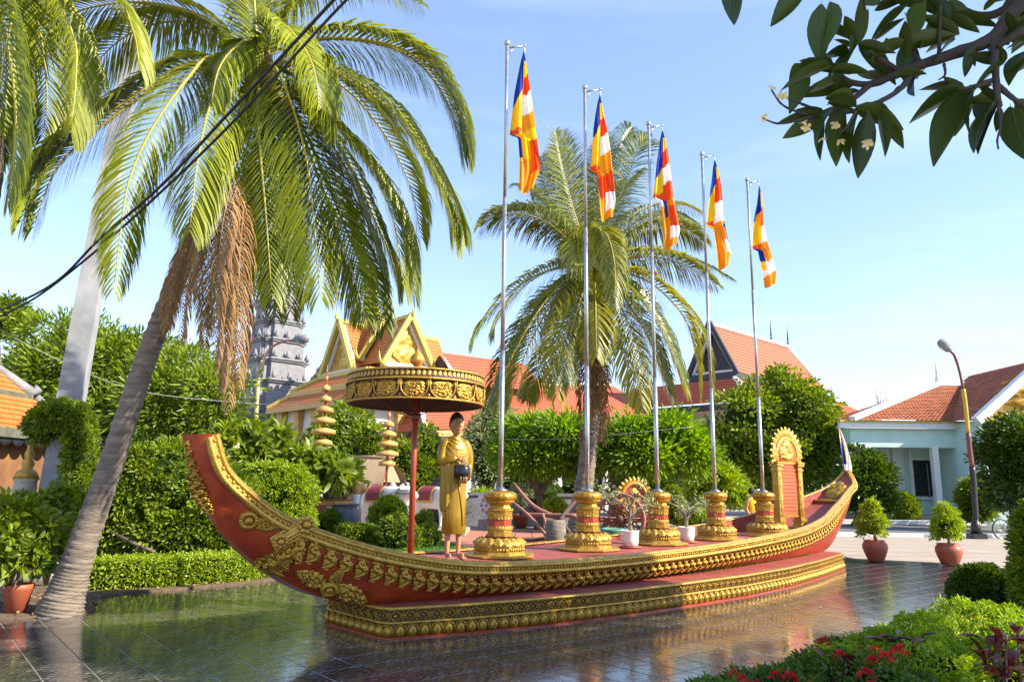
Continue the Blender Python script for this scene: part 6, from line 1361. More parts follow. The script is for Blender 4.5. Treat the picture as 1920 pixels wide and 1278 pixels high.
def desert_rose(label, p, k, h, seed):
    r = np.random.default_rng(seed); t = thing('potted_plant', label, 'potted plant', p, 0, 'white pots on the boat deck'); b = MB(); b.lathe([(q*k*.86, z*k) for q, z in [(.15, 0), (.21, .03), (.235, .16), (.235, .30), (.25, .34), (.26, .37), (.235, .37), (.225, .32)]], 24); part('pot', b, M_wpot, t, world=False); s = MB(); s.lathe([(.0001, .31*k), (.2*k, .30*k)], 12); part('soil', s, M_soil, t, world=False)
    sc = MB(); sc.lathe([(.24*k, -.02), (.26*k, -.005), (.25*k, .004), (.0001, .002)], 20); part('saucer', sc, M_terr, t, world=False)
    pos = []; b = MB()
    for i in range(9):
        a = r.uniform(0, 6.28); L_ = h*r.uniform(.55, 1); tip = np.array([math.cos(a)*L_*.75, math.sin(a)*L_*.5, .3*k+L_*.95]); b.tube(spline([(0, 0, .28*k), tip*[.25, .25, 1]*.6+[0, 0, .1], tip], 7), np.linspace(.028, .007, 7), 6); pos += [tip+r.normal(size=3)*.07 for _ in range(22)]
    part('stem', b, mat('pale grey succulent bark', (.24, .20, .14), .8), t, world=False)
    pos = np.array(pos); link('foliage', leaf_mesh('foliage', pos, rand_dirs(len(pos))+[0, 0, .3], .085, .028, [G_pale]), t); return t
desert_rose('white glazed pot with a branching desert rose between the second and middle pedestals', gz(1182, 1026, .74)+[0, 0, .02], .72, .85, 3)
desert_rose('white glazed pot with sparse green stems beside the middle pedestal', gz(1288, 1016, .74)+[0, 0, .02], .72, .6, 8)
gp_ = thing('planter_bowl', 'shallow green glazed planter bowl behind the deck', 'planter', gz(1147, 1012, .55)); b = MB(); b.lathe([(.28, 0), (.36, .08), (.40, .22), (.42, .26), (.38, .26), (.35, .2), (.0001, .18)], 24); part('bowl', b, mat('green glaze', (.16, .32, .24), .3, col2=(.11, .25, .19)), gp_, world=False)
b = MB(); b.box((0, 0, -.28), (.5, .5, .55)); part('stand', b, M_deck, gp_, world=False)
# red planter box of the palm
pl_ = thing('planter_box', 'low red painted planter box around the palm foot and stump', 'planter', (1.7, 17.3, 0)); 
for c, s in (((1.75, 16.0, .25), (3.6, .22, .5)), ((1.75, 18.7, .25), (3.6, .22, .5)), ((-.0, 17.35, .245), (.22, 2.48, .49)), ((3.5, 17.35, .245), (.22, 2.48, .49))): b = MB(); b.box(c, s); part('side_wall', b, M_deck, pl_)
b = MB(); b.box((1.75, 17.35, .2), (3.28, 2.48, .4)); part('soil', b, M_soil, pl_)
b = MB(); b.tube([gy(1043, 1035, 16.6), gy(1042, 975, 16.6)], [.24, .21], 16); solo('tree_stump', b, M_trunk, 'cut palm stump standing in the red planter under the plough', 'stump', loc=gy(1043, 1035, 16.6))
# plough and ox cart (faded red timber)
M_tim = mat('faded red timber', (.36, .16, .12), .75, col2=(.25, .10, .075), scale=3, bump=.3, stretch=(1, 1, 6)); M_timd = mat('dark timber', (.11, .07, .05), .8, scale=4)
pg = thing('wooden_plough', 'old faded red wooden plough with a long curved beam leaning over the stump', 'plough', gy(1050, 1030, 17.4)*[1, 1, 0])
for P, R, m in (([(963, 905, 18.2), (1000, 948, 17.8), (1040, 968, 17.4), (1052, 975, 17.2)], [.03, .055, .06, .05], M_tim), ([(985, 964, 17.6), (1030, 965, 17.3), (1080, 966, 17)], .045, M_tim), ([(962, 942, 18), (990, 965, 17.5), (1018, 995, 17.1), (1028, 1010, 17)], .04, M_tim), ([(1017, 962, 17.2), (1026, 990, 17.1), (1034, 1020, 17)], .035, M_tim), ([(1082, 935, 17.4), (1062, 958, 17.2), (1050, 975, 17)], .05, M_timd), ([(1050, 975, 17), (1068, 998, 17.2), (1080, 1018, 17.3)], .045, M_timd), ([(968, 1012, 17.2), (1000, 1011, 17.1), (1025, 1008, 17)], [.03, .04, .04], M_timd)):
    b = MB(); b.tube(spline(px(P), 12), np.interp(np.linspace(0, 1, 12), np.linspace(0, 1, np.size(R)), np.atleast_1d(R)), 8); part('beam', b, m, pg)
rk = MB()
for k in range(9): rk.tube([gy(970+k*6, 1014, 17.15), gy(968+k*6, 1022, 17.1)], .012, 5)
part('harrow_tine', rk, M_timd, pg, kind='stuff')
ct = thing('ox_cart', 'old faded red wooden ox cart with spoked wheels behind the second pedestal', 'cart', (3.4, 24.0, 0))
R_ = .76
for wx, off in ((0, -.0), (1, 1.35)):
    c = gy(1163, 968, 23.8)+np.array([.45, 1.25, 0])*off; c[2] = R_; o = None; ax = unit(np.array([.45, 1.25, 0])); T = np.array([ax[1], -ax[0], 0])
    b = MB(); P = [c+T*R_*math.cos(a)+np.array([0, 0, R_*math.sin(a)]) for a in np.linspace(0, 2*PI, 41)]
    for dr_, off_ in ((0, -.04), (0, .04), (-.05, -.03), (-.05, .03)): b.tube([c+T*(R_+dr_)*math.cos(a)+np.array([0, 0, (R_+dr_)*math.sin(a)])+ax*off_ for a in np.linspace(0, 2*PI, 41)], .042, 6, cap=False)
    o = part('wheel', b, M_tim, ct)
    for k in range(14): a = 2*PI*k/14; d = T*math.cos(a)+np.array([0, 0, math.sin(a)]); s = MB(); s.tube([c+d*.1, c+d*(R_-.05)], [.022, .028], 6); part('spoke', s, M_timd, o)
    h = MB(); h.tube([c-ax*.16, c-ax*.08, c+ax*.08, c+ax*.16], [.07, .13, .13, .07], 12); part('hub', h, M_timd, o)
c0 = gy(1163, 968, 23.8); c0[2] = R_; ax = unit(np.array([.45, 1.25, 0])); T = np.array([ax[1], -ax[0], 0])
b = MB(); b.tube([c0-ax*.1, c0+ax*1.8], .05, 8); part('axle', b, M_timd, ct)
for d in (.25, 1.2): b = MB(); b.tube(spline([c0+ax*d-T*2.0+[0, 0, .05], c0+ax*d+[0, 0, -.12], c0+ax*d+T*1.2+[0, 0, .12]], 12), .05, 7); part('side_rail', b, M_tim, ct)
for k in range(8): b = MB(); q = c0+T*(-1.5+k*.36)-[0, 0, .02]; bar(b, q+ax*.2, q+ax*1.3, .2, .04); part('floor_plank', b, M_tim, ct)
for d in (.2, 1.3):
    for k in range(7): b = MB(); q = c0+ax*d+T*(-1.4+k*.42); b.tube([q, q+[0, 0, .42]], .018, 5); part('side_stake', b, M_tim, ct)
    b = MB(); b.tube([c0+ax*d-T*1.45+[0, 0, .42], c0+ax*d+T*1.2+[0, 0, .42]], .025, 6); part('top_rail', b, M_tim, ct)
# gilded throne
th = thing('gilded_throne', 'gilded ceremonial throne with rounded carved back behind the ox cart', 'throne', (4.55, 26.6, 0), .25)
M_thr = mat('orange gold paint', (.60, .30, .05), .4, .3, col2=(.45, .18, .03), scale=8, bump=.3)
def tp_(nm, b, m=M_thr): return part(nm, b, m, th, world=False)
b = MB(); b.box((0, 0, .14), (1.35, 1.0, .28)); tp_('base', b); b = MB(); b.box((0, -.02, .62), (1.1, .85, .14)); tp_('seat', b, M_red)
for sx in (-1, 1):
    for sy in (-1, 1): b = MB(); b.lathe([(.08, .28), (.05, .4), (.08, .5), (.06, .56)], 8, (sx*.48, sy*.35, 0)); tp_('leg', b)
    b = MB(); b.tube([(sx*.52, .38, .7), (sx*.54, .3, 1.05), (sx*.54, -.2, 1.02), (sx*.52, -.38, .7)], .06, 7); tp_('armrest', b)
    b = MB(); b.lathe([(.10, .28), (.10, 1.2), (.13, 1.25), (.13, 1.32), (.0, 1.5)], 8, (sx*.62, .42, 0)); tp_('post', b)
bk = MB(); P = [(.50*math.cos(a), .42, 1.25+.62*math.sin(a)) for a in np.linspace(-.2, PI+.2, 20)]; bk.tube(P, .085, 8); tp_('back_frame', bk)
b = MB(); b.add([(p[0], .43, p[2]) for p in P]+[(p[0], .49, p[2]) for p in P], [tuple(range(20)), tuple(range(39, 19, -1))]+[(i, i+1, 21+i, 20+i) for i in range(19)], 0, False); tp_('back_panel', b, M_red)
b = MB(); b.box((0, .44, .95), (.95, .06, .55)); tp_('back_splat', b)
inst('back_carving', relief(.55, .5, .06, 71, 'leaf', 11, 14, 24).mesh('back_carving', M_gold2), th, frame(np.array([1., 0, 0]), np.array([0, 0, 1.]), np.array([0, -1., 0]), np.array([0, .41, 1.15])))
for a in np.linspace(-.1, PI+.1, 15): inst('crest_leaf', fl2, th, frame(np.array([math.sin(a), 0, -math.cos(a)]), np.array([math.cos(a), 0, math.sin(a)]), np.array([0, -1., 0]), np.array([.55*math.cos(a), .42, 1.25+.66*math.sin(a)])))
# tiered ceremonial parasols
def tiered(label, p, n, r0, z0, dz, h):
    t = thing('tiered_parasol', label, 'tiered parasol', p, 0, 'tiered golden parasols by the thatched hut'); b = MB(); b.tube([(0, 0, 0), (0, 0, z0+n*dz+.4)], .05, 8); part('pole', b, M_red, t, world=False)
    rs_ = [.75, 1.0, .9, .72, .5, .36, .22]
    for k in range(n):
        r = r0*rs_[k]; b = MB(); b.lathe([(r*.3, z0+k*dz+.06), (r*1.03, z0+k*dz-.02), (r, z0+k*dz+h), (r*.3, z0+k*dz+h+.1), (.02, z0+k*dz+h+.14)], 28, lobes=28, lobe_amp=.04, caps=False); part('tier', b, M_ogold, t, world=False)
    b = MB(); b.lathe([(.05, z0+n*dz), (.07, z0+n*dz+.1), (.02, z0+n*dz+.3), (.0, z0+n*dz+.8)], 8); part('finial', b, M_ogold, t, world=False)
q = gy(722, 950, 31)*[1, 1, 0]; tiered('tiered golden parasol in front of the thatched hut roof', q, 5, .44, gy(722, 872, 31)[2], .40, .13)
q = gy(598, 950, 33)*[1, 1, 0]; tiered('tiered golden parasol rising above the plumeria bush', q, 6, .50, gy(598, 833, 33)[2], .48, .16)
# thatched hut
hu = thing('thatched_hut', 'little wooden hut with straw thatch behind the first bull', 'hut', (gy(690, 950, 32.5)[0], 33.0, 0), -.35)
M_that = mat('straw thatch', (.50, .37, .23), .95, col2=(.33, .23, .13), scale=4, bump=1.0, bscale=16, stretch=(6, 6, 1)); M_wood = mat('weathered boards', (.42, .30, .17), .8, col2=(.30, .20, .11), scale=3, stretch=(5, 5, .6))
zb = 1.6
for k in range(8): b = MB(); b.box((-.7+k*.2, -.75, zb/2+.2), (.19, .05, zb)); part('plank', b, M_wood, hu, world=False)
for k in range(7): b = MB(); b.box((-.82, -.65+k*.21, zb/2+.2), (.05, .2, zb)); part('plank', b, M_timd, hu, world=False)
b = MB(); b.box((0, 0, .1), (1.8, 1.6, .2)); part('floor', b, M_wood, hu, world=False)
rf = MB()
for sg in (-1, 1): G = [[(x*(1.22-.04*j), sg*(1.15-1.15*j/6), zb+.15+1.1*(j/6)**.85+rng.normal()*.015) for x in np.linspace(-1, 1, 12)] for j in range(7)]; rf.grid(np.array(G)); rf.grid(np.array(G)-[0, 0, .14])
part('thatch_roof', rf, M_that, hu, world=False); b = MB(); b.tube([(-1.05, 0, zb+1.28), (1.05, 0, zb+1.28)], .08, 7); part('ridge_roll', b, M_that, hu, world=False)
for sx in (-1, 1): b = MB(); b.add([(sx*.95, -.95, zb+.2), (sx*.95, .95, zb+.2), (sx*.95, 0, zb+1.2)], [(0, 1, 2)], 0, False); part('thatch_gable', b, M_that, hu, world=False)
fr = []; 
for k in range(900): sg = rng.choice([-1, 1]); fr.append((rng.uniform(-1.2, 1.2), sg*(1.12+rng.random()*.03), zb+.16))
fr = np.array(fr); me = leaf_mesh('thatch_fringe', fr, np.stack([rng.normal(size=900)*.15, np.sign(fr[:, 1])*.45, -np.ones(900)], 1), .26, .03, [leafmat('straw', (.50, .37, .22), (.36, .25, .14), .9, .1)]); o = link('thatch_fringe', me, hu); o['kind'] = 'stuff'
# flower tub, jar, balusters
tb = thing('flower_tub', 'hexagonal red and gold wooden tub holding leafy plants', 'planter', gy(612, 968, 24)*[1, 1, 0]); zt_ = gy(612, 935, 24)[2]
for r, z0, z1, m in ((.78, zt_-.62, zt_-.44, M_ogold), (.80, zt_-.44, zt_-.16, M_terr), (.82, zt_-.16, zt_-.05, M_ogold), (.80, zt_-.05, zt_, M_terr)): b = MB(); b.lathe([(r*.97, z0), (r, z1), (r*.9, z1)], 6, (0, 0, 0), 0, False); part('stave_ring', b, m, tb, world=False)
b = MB(); b.lathe([(.5, 0), (.6, zt_-.62)], 6, (0, 0, 0), 0, False); part('stand', b, M_grey, tb, world=False)
b = MB()
for k in range(6): b.box((.1+k*.055, -.70, zt_-.30), (.04, .02, .025))
for k in range(3): b.box((.18+k*.05, -.70, zt_-.23), (.03, .02, .05))
o = part('faded_lettering', b, M_white, tb, world=False); o['kind'] = 'stuff'
jr = thing('water_jar', 'large grey stoneware jar beside the flower tub', 'jar', gy(647, 985, 23.5)*[1, 1, 0]); b = MB(); b.lathe([(q*1.0, z*1.0) for q, z in [(.22, 0), (.38, .18), (.45, .45), (.44, .75), (.36, .98), (.33, 1.0), (.40, 1.08), (.42, 1.12), (.36, 1.12), (.30, 1.0), (.0001, .8)]], 28); part('body', b, mat('grey stoneware', (.13, .135, .155), .45, col2=(.10, .10, .115)), jr, world=False)
bl_ = thing('garden_post', 'white turned garden post with pale orange ball right of the grey jar', 'post', gy(664, 985, 24.5)*[1, 1, 0]); b = MB(); b.box((0, 0, .15), (.36, .36, .3)); part('base', b, M_white, bl_, world=False); b = MB(); b.lathe([(.12, .3), (.16, .6), (.10, .9), (.14, 1.25), (.16, 1.4)], 14); part('shaft', b, M_white, bl_, world=False); b = MB(); b.ball((0, 0, 1.57), .17, 14); part('ball', b, M_ogold, bl_, world=False)
# bulls
M_bull = mat('white painted bull', (.78, .74, .71), .55, col2=(.70, .64, .60), scale=2.5); M_pink = mat('pinkish hooves and muzzle', (.05, .045, .045), .5); M_blank = mat('crimson saddle cloth', (.27, .035, .04), .7)
def bull(label, p, rz, k):
    t = thing('bull_statue', label, 'statue', p, rz, 'white zebu bull statues')
    V = []; E_ = []; R = []
    def nd(q, r, par=None):
        V.append(tuple(np.array(q, float)*k)); R.append(tuple(np.array(r if np.ndim(r) else (r, r))*k)); i = len(V)-1
        if par is not None: E_.append((par, i))
        return i
    m = nd((0, 0, 1.05), (.36, .40)); rump = nd((-.62, 0, 1.10), (.33, .34), m); tail0 = nd((-.92, 0, 1.18), .12, rump)
    ch = nd((.55, 0, 1.03), (.34, .42), m); nk = nd((.95, 0, 1.22), (.20, .28), ch); hd = nd((1.20, 0, 1.42), (.17, .19), nk); mz = nd((1.50, 0, 1.20), (.115, .11), hd); nd((1.60, 0, 1.13), (.10, .09), mz)
    hump = nd((.45, 0, 1.50), (.13, .16), ch); nd((.40, 0, 1.66), .10, hump); dw = nd((.95, 0, .88), (.07, .16), ch)
    for sy in (-1, 1):
        a = nd((.55, sy*.20, .78), .15, ch); b_ = nd((.56, sy*.20, .46), .085, a); c = nd((.55, sy*.20, .2), .062, b_); nd((.57, sy*.20, .04), .085, c)
        a = nd((-.66, sy*.20, .80), .18, rump); b_ = nd((-.60, sy*.20, .56), .11, a); c = nd((-.74, sy*.20, .38), .075, b_); d = nd((-.70, sy*.20, .16), .06, c); nd((-.67, sy*.20, .04), .082, d)
        er = nd((1.14, sy*.26, 1.46), .06, hd); nd((1.08, sy*.38, 1.42), .04, er)
    Vs, Fs = skin_body('body', V, E_, R, M_bull, t); mb = MB(); mb.add(Vs, Fs); part('body', mb, M_bull, t, world=False)
    for sy in (-1, 1):
        h = MB(); h.tube(spline(np.array([(1.17, sy*.10, 1.55), (1.12, sy*.22, 1.72), (1.16, sy*.20, 1.90), (1.22, sy*.12, 1.98)])*k, 9), np.linspace(.055, .012, 9)*k, 8); part('horn', h, M_pink, t, world=False)
        e = MB(); e.ball(np.array((1.30, sy*.125, 1.42))*k, .028*k, 8); part('eye', e, M_pink, t, world=False)
    b = MB(); G = []; G2 = []
    for x in np.linspace(-.42, .18, 5): G.append([np.array((x, .455*math.sin(a), 1.09+.455*math.cos(a)))*k for a in np.linspace(-1.75, 1.75, 17)])
    for x in np.linspace(-.50, .26, 5): G2.append([np.array((x, .445*math.sin(a), 1.09+.445*math.cos(a)))*k for a in np.linspace(-1.95, 1.95, 17)])
    b.grid(G); part('saddle_cloth', b, M_blank, t, world=False); b = MB(); b.grid(G2); part('saddle_border', b, M_ogold, t, world=False)
    for nm, z_, x_, ry, rz_ in (('collar', 1.14, .80, .28, .36), ('collar', 1.10, .90, .22, .33)): b = MB(); b.tube([np.array((x_+.25*math.cos(a)*.5, ry*math.sin(a), z_+rz_*math.cos(a)))*k for a in np.linspace(0, 2*PI, 24)], .028*k, 6, cap=False); part(nm, b, M_ogold, t, world=False)
    b = MB(); b.tube([np.array((1.38, .14*math.sin(a), 1.30+.14*math.cos(a)))*k for a in np.linspace(0, 2*PI, 16)], .016*k, 5, cap=False); b.tube([np.array(q)*k for q in ((1.42, -.13, 1.28), (1.1, -.22, 1.25), (.8, -.3, 1.3))], .014*k, 5); part('halter', b, M_timd, t, world=False)
    tl = MB(); tl.tube(spline(np.array([(-.95, 0, 1.2), (-1.02, 0, .9), (-.98, .03, .5), (-1.0, .02, .42)])*k, 10), [.04*k]*8+[.06*k, .02*k], 7); part('tail', tl, M_bull, t, world=False); return t
q = gy(716, 972, 27.5); bull('white zebu bull statue facing right with crimson saddle cloth, beside the thatched hut', (q[0], 27.5, .14), -.55, 1.0)
q = gy(812, 972, 28.5); bull('white zebu bull statue half hidden behind the monk and parasol pole', (q[0], 28.5, .14), -.60, 1.0)
bp_ = MB(); bp_.box((-4.3, 28.0, .07), (5.5, 3.4, .14)); solo('statue_base', bp_, M_conc, 'low concrete base under the white bull statues', 'plinth', loc=(-4.3, 28.0, 0))
# carved leaf shaped boundary stones and rock
def sema(label, p, w, h):
    t = thing('boundary_stone', label, 'boundary stone', p, .3, 'leaf shaped boundary stones'); b = MB(); b.box((0, 0, .2), (.5, .4, .4)); part('base', b, M_grey, t, world=False); o = [(w*math.sin(a)*(1-.25*math.cos(a)), .45+h/2*(1-math.cos(a))) for a in np.linspace(0, 2*PI, 28, endpoint=False)]
    b = MB(); b.add([(x, -.06, z) for x, z in o]+[(x, .06, z) for x, z in o], [tuple(range(28)), tuple(range(55, 27, -1))]+[(i, (i+1) % 28, 28+(i+1) % 28, 28+i) for i in range(28)], 0, False); part('leaf_slab', b, mat('pale carved stone', (.62, .61, .60), .85, scale=5, bump=.4), t, world=False)
    for k in range(9): a = k*2*PI/8; r = .0 if k == 8 else .55; b = MB(); b.ball((w*r*math.sin(a), -.06, .45+h*.5+h*.28*(math.cos(a) if k < 8 else 0)), w*.16, 8, sq=(1, .4, 1.3)); part('pierced_boss', b, M_grey, t, world=False)
sema('white leaf shaped boundary stone right of the monk statue', gy(911, 965, 30)*[1, 1, 0], .36, 1.0)
sema('white leaf shaped boundary stone behind the head of the first bull', gy(760, 965, 30)*[1, 1, 0], .36, 1.35)
rk = MB(); rk.ball((0, 0, .7), .75, 12, sq=(.62, .5, 1.25)); V = np.concatenate(rk.v); V *= 1+.10*np.sin(V*7+1.3).prod(1)[:, None]+.04*rng.normal(size=(len(V), 1)); rk.v = [V+gy(822, 965, 31)*[1, 1, 0]+[0, 0, .35]]; solo('standing_rock', rk, mat('dark rock', (.06, .06, .068), .9, bump=.8, bscale=6), 'dark upright rock behind the second bull', 'rock', loc=gy(822, 965, 31)*[1, 1, 0])
# small red pots
sp_ = [(.16, 0), (.24, .26), (.27, .28), (.27, .34), (.24, .34), (.22, .28)]
sp_ = [(r*1.5, z*1.6) for r, z in sp_]
pot_plant('small red pot with yellow green shrub right of the monk statue', gz(901, 981)*[1, 1, 0], sp_, M_terr, [(0, 0, 1.15, .55, .5, .42)], G_yel, .14, .06, 70, size=.12, core=.6, group='red pots on the plaza')
pot_plant('small red pot with pale twiggy plant behind the plough', gz(976, 989)*[1, 1, 0], sp_, M_terr, [(0, 0, 1.3, .6, .5, .5), (.3, 0, 1.0, .4, .4, .3)], G_pale, .14, .05, 60, size=.16, group='red pots on the plaza')
pot_plant('small red pot on the hall steps near the stele', gz(1405, 962)*[1, 1, 0], sp_, M_terr, [(0, 0, 1.1, .5, .5, .4)], G_mid, .18, .08, 40, size=.14, core=.5, group='red pots on the plaza')
# street lamps
def street_lamp(label, P, hd, p0, mats3):
    t = thing('street_lamp', label, 'street lamp', p0, 0, 'street lamps'); C = spline(P, 60); n = len(C); cuts = [0, int(n*.22), int(n*.38), int(n*.56), n-1]
    for k, (nm, m) in enumerate(zip(('lower_shaft', 'middle_shaft', 'gold_band', 'upper_arm'), mats3)): b = MB(); b.tube(C[cuts[k]:cuts[k+1]+1], [.105, .085, .08, .05][k], 10); part(nm, b, m, t)
    b = MB(); b.box(np.asarray(p0)+[0, 0, .1], (.5, .5, .2)); b.lathe([(.2, .2), (.16, .5), (.11, .7)], 10, p0); part('base', b, mats3[0], t)
    e = C[-1]; d = unit(C[-1]-C[-4]); b = MB(); L = []
    for x, r in ((0, .05), (.1, .13), (.4, .19), (.65, .17), (.78, .02)): L.append((e+d*x, r))
    b.tube([q for q, r in L], [r for q, r in L], 12); o = part('lamp_head', b, M_grey, t); g = MB(); g.ball(e+d*.42-[0, 0, .08], .16, 10, sq=(1.5, .8, .6)); part('lamp_glass', g, mat('frosted lamp glass', (.72, .72, .70), .3), o); return t
M_lr = mat('brown red lamp paint', (.21, .055, .045), .45); M_lb = mat('black lamp paint', (.02, .018, .018), .4); M_ly = mat('gold lamp paint', (.58, .38, .03), .4)
p0 = gz(1832, 1010)*[1, 1, 0]; Y = p0[1]; street_lamp('street lamp with brown and gold shaft in front of the turquoise house', [p0, gy(1825, 900, Y), gy(1817, 830, Y), gy(1809, 750, Y), gy(1800, 700, Y), gy(1790, 668, Y-.2), gy(1781, 657, Y-.4)], None, p0, (M_lb, M_lr, M_ly, M_lr))
M_lp = mat('faded pink lamp paint', (.50, .25, .20), .6); M_lyy = mat('faded yellow lamp paint', (.58, .46, .20), .6)
p0 = gy(478, 900, 29)*[1, 1, 0]; street_lamp('faded pink and yellow street lamp in front of the grey stupa', [p0, gy(478, 830, 29), gy(482, 740, 29), gy(488, 690, 29), gy(505, 655, 29), gy(530, 640, 28.8), gy(550, 637, 28.6)], None, p0, (M_lyy, M_lyy, M_lyy, M_lp))
# bicycle
bk = thing('bicycle', 'black bicycle parked on the road edge by the right hedge', 'bicycle', gz(1905, 1010)*[1, 1, 0]); bc = np.array(bk.location); rr_ = .36
for dx in (-.55, .55):
    c = np.array([dx, 0, rr_]); b = MB(); b.tube([c+[rr_*math.cos(a), 0, rr_*math.sin(a)] for a in np.linspace(0, 2*PI, 33)], .024, 7, cap=False); o = part('wheel', b, M_lb, bk, world=False); b = MB(); b.tube([c+[(rr_-.035)*math.cos(a), 0, (rr_-.035)*math.sin(a)] for a in np.linspace(0, 2*PI, 33)], .010, 6, cap=False); part('rim', b, M_steel, o, world=False)
    b = MB()
    for k in range(16): a = 2*PI*k/16; b.tube([c, c+[(rr_-.03)*math.cos(a), 0, (rr_-.03)*math.sin(a)]], .003, 4)
    q = part('spokes', b, M_steel, o, world=False); q['kind'] = 'stuff'
def bt(nm, P, r, m=M_lb): b = MB(); b.tube(P, r, 7); part(nm, b, m, bk, world=False)
bt('frame_tube', [(-.12, 0, .30), (.42, 0, .72)], .018); bt('frame_tube', [(-.12, 0, .30), (-.25, 0, .85)], .018); bt('frame_tube', [(-.55, 0, .36), (-.22, 0, .76)], .012); bt('frame_tube', [(-.55, 0, .36), (-.12, 0, .30)], .012); bt('frame_tube', [(-.22, 0, .74), (.40, 0, .80)], .018); bt('fork', [(.55, 0, .36), (.42, 0, .78), (.38, 0, .98)], .016)
bt('handlebar', [(.25, -.25, 1.02), (.36, -.2, 1.0), (.39, 0, .98), (.36, .2, 1.0), (.25, .25, 1.02)], .013, M_steel); b = MB(); b.box((-.26, 0, .90), (.26, .15, .05), taper=.8); part('saddle', b, M_lb, bk, world=False); b = MB(); b.lathe([(.0001, 0), (.09, 0), (.09, .01), (.0001, .01)], 14); V = np.concatenate(b.v); b.v = [V[:, [0, 2, 1]]+[-.12, 0, .30]]; part('chainwheel', b, M_steel2, bk, world=False)
bt('pedal', [(-.12, -.05, .30), (-.05, -.06, .16), (-.05, -.16, .16)], .012, M_steel2); bt('basket_stay', [(-.55, 0, .36), (-.62, 0, .78), (-.25, 0, .78)], .008, M_steel2)
bk.rotation_euler = (0, 0, .12)
# telecom tower far away
tw = thing('lattice_tower', 'distant red and white lattice telecom tower between the roofs', 'telecom tower', (gy(1656, 770, 150)[0], 150, 0)); Mr = mat('tower red', (.55, .10, .08), .6)
for k in range(9):
    b = MB(); z0, z1 = k*2.45, (k+1)*2.45; w = .95-.05*k
    for x, y in ((-1, -1), (1, -1), (1, 1), (-1, 1)): b.tube([(x*w, y*w, z0), (x*w, y*w, z1)], .09, 4)
    for (x, y), (x2, y2) in (((-1, -1), (1, -1)), ((1, -1), (1, 1)), ((1, 1), (-1, 1)), ((-1, 1), (-1, -1))): b.tube([(x*w, y*w, z0), (x2*w, y2*w, z1)], .05, 4)
    part('lattice_section', b, Mr if k % 2 else M_white, tw, world=False)
for k in range(6): b = MB(); a = k*PI/3; b.box((1.1*math.cos(a), 1.1*math.sin(a), 19.5+(k % 2)*1.5), (.35, .35, 1.6)); part('antenna', b, M_white, tw, world=False)
b = MB(); b.tube([(0, 0, 22), (0, 0, 26)], .06, 5); part('lightning_rod', b, M_white, tw, world=False)
# woman crouching behind the last pedestal
pr_ = thing('person', 'person in yellow top and crimson skirt standing behind the pedestal beside the stele', 'person', gy(1412, 975, 24)*[1, 1, 0]+[0, 0, 0], .5)
V, F = skin_body('body', [(0, 0, .88), (.09, 0, .85), (.10, 0, .45), (.10, .02, .06), (.11, -.10, .03), (-.09, 0, .85), (-.10, 0, .45), (-.10, .02, .06), (-.11, -.10, .03), (0, 0, 1.2), (0, 0, 1.42), (0, -.01, 1.50), (0, -.02, 1.62), (.19, 0, 1.36), (.25, .02, 1.1), (.22, -.10, .88), (-.19, 0, 1.36), (-.25, .02, 1.1), (-.22, -.10, .88)], [(0, 1), (1, 2), (2, 3), (3, 4), (0, 5), (5, 6), (6, 7), (7, 8), (0, 9), (9, 10), (10, 11), (11, 12), (10, 13), (13, 14), (14, 15), (10, 16), (16, 17), (17, 18)], [.13, .10, .06, .04, .035, .10, .06, .04, .035, .13, .10, .05, .095, .06, .045, .035, .06, .045, .035], M_skin, pr_)
b = MB(); b.add(V, F); part('body', b, M_skin, pr_, world=False); b = MB(); b.ball((0, .01, 1.66), .115, 12, sq=(.95, 1, 1.0)); part('hair', b, M_hair, pr_, world=False)
b = MB(); sect(b, [(.86, 0, 0, .19, .15), (1.1, 0, 0, .18, .14), (1.36, 0, 0, .22, .13), (1.46, 0, 0, .09, .07)], 20); part('yellow_top', b, FY, pr_, world=False); b = MB(); sect(b, [(.30, 0, 0, .22, .18), (.6, 0, 0, .20, .16), (.92, 0, 0, .185, .145)], 20, pleat=.03); part('crimson_skirt', b, mat('crimson cloth', (.33, .01, .06), .8), pr_, world=False)
b = MB(); b.box((-.42, -.05, .50), (.34, .2, .36), taper=.8); b.tube([(-.50, -.05, .66), (-.42, -.05, .86), (-.34, -.05, .66)], .015, 6); solo('handbag', MB().merge(b, np.array(Matrix.Translation(pr_.location))), M_char, 'dark bag held beside the person in yellow', 'bag', loc=tuple(pr_.location))
# cables overhead
M_cab = mat('black cable rubber', (.010, .010, .011), .55)
for k, (P, r) in enumerate((([(740, -125, 6.0), (600, 28, 6.6), (420, 222, 7.4), (300, 350, 8.2), (185, 450, 9.2), (95, 535, 10.2), (-40, 600, 11.5)], .017), ([(790, -140, 6.1), (640, 10, 6.7), (520, 140, 7), (400, 266, 7.6), (250, 408, 8.7), (150, 495, 9.7), (60, 562, 10.7), (-40, 612, 11.6)], .015))):
    b = MB(); b.tube(spline(px(P), 60), r, 8); solo('power_cable', b, M_cab, ['thicker black cable sagging across the leaning palm, upper of the pair', 'black cable just below the thicker one across the leaning palm'][k], 'cable', 'black overhead cables', loc=gy(*P[3]))
for P, lab in (([(-30, 600, 14), (90, 665, 16), (250, 730, 19), (420, 752, 22), (560, 760, 26)], 'thin grey wire drooping past the concrete post'), ([(540, 752, 24), (640, 772, 24), (760, 800, 24), (850, 815, 23.5), (935, 822, 23), (1060, 822, 22.5), (1300, 800, 22)], 'thin pale wire crossing behind the monk statue'), ([(1812, 765, 28.6), (1870, 768, 27), (1960, 772, 25)], 'thin pale wire from the street lamp to the right edge')):
    b = MB(); b.tube(spline(px(P), 50), .0065, 5); solo('wire', b, mat('weathered wire', (.45, .44, .42), .6), lab, 'wire', loc=gy(*P[1]))
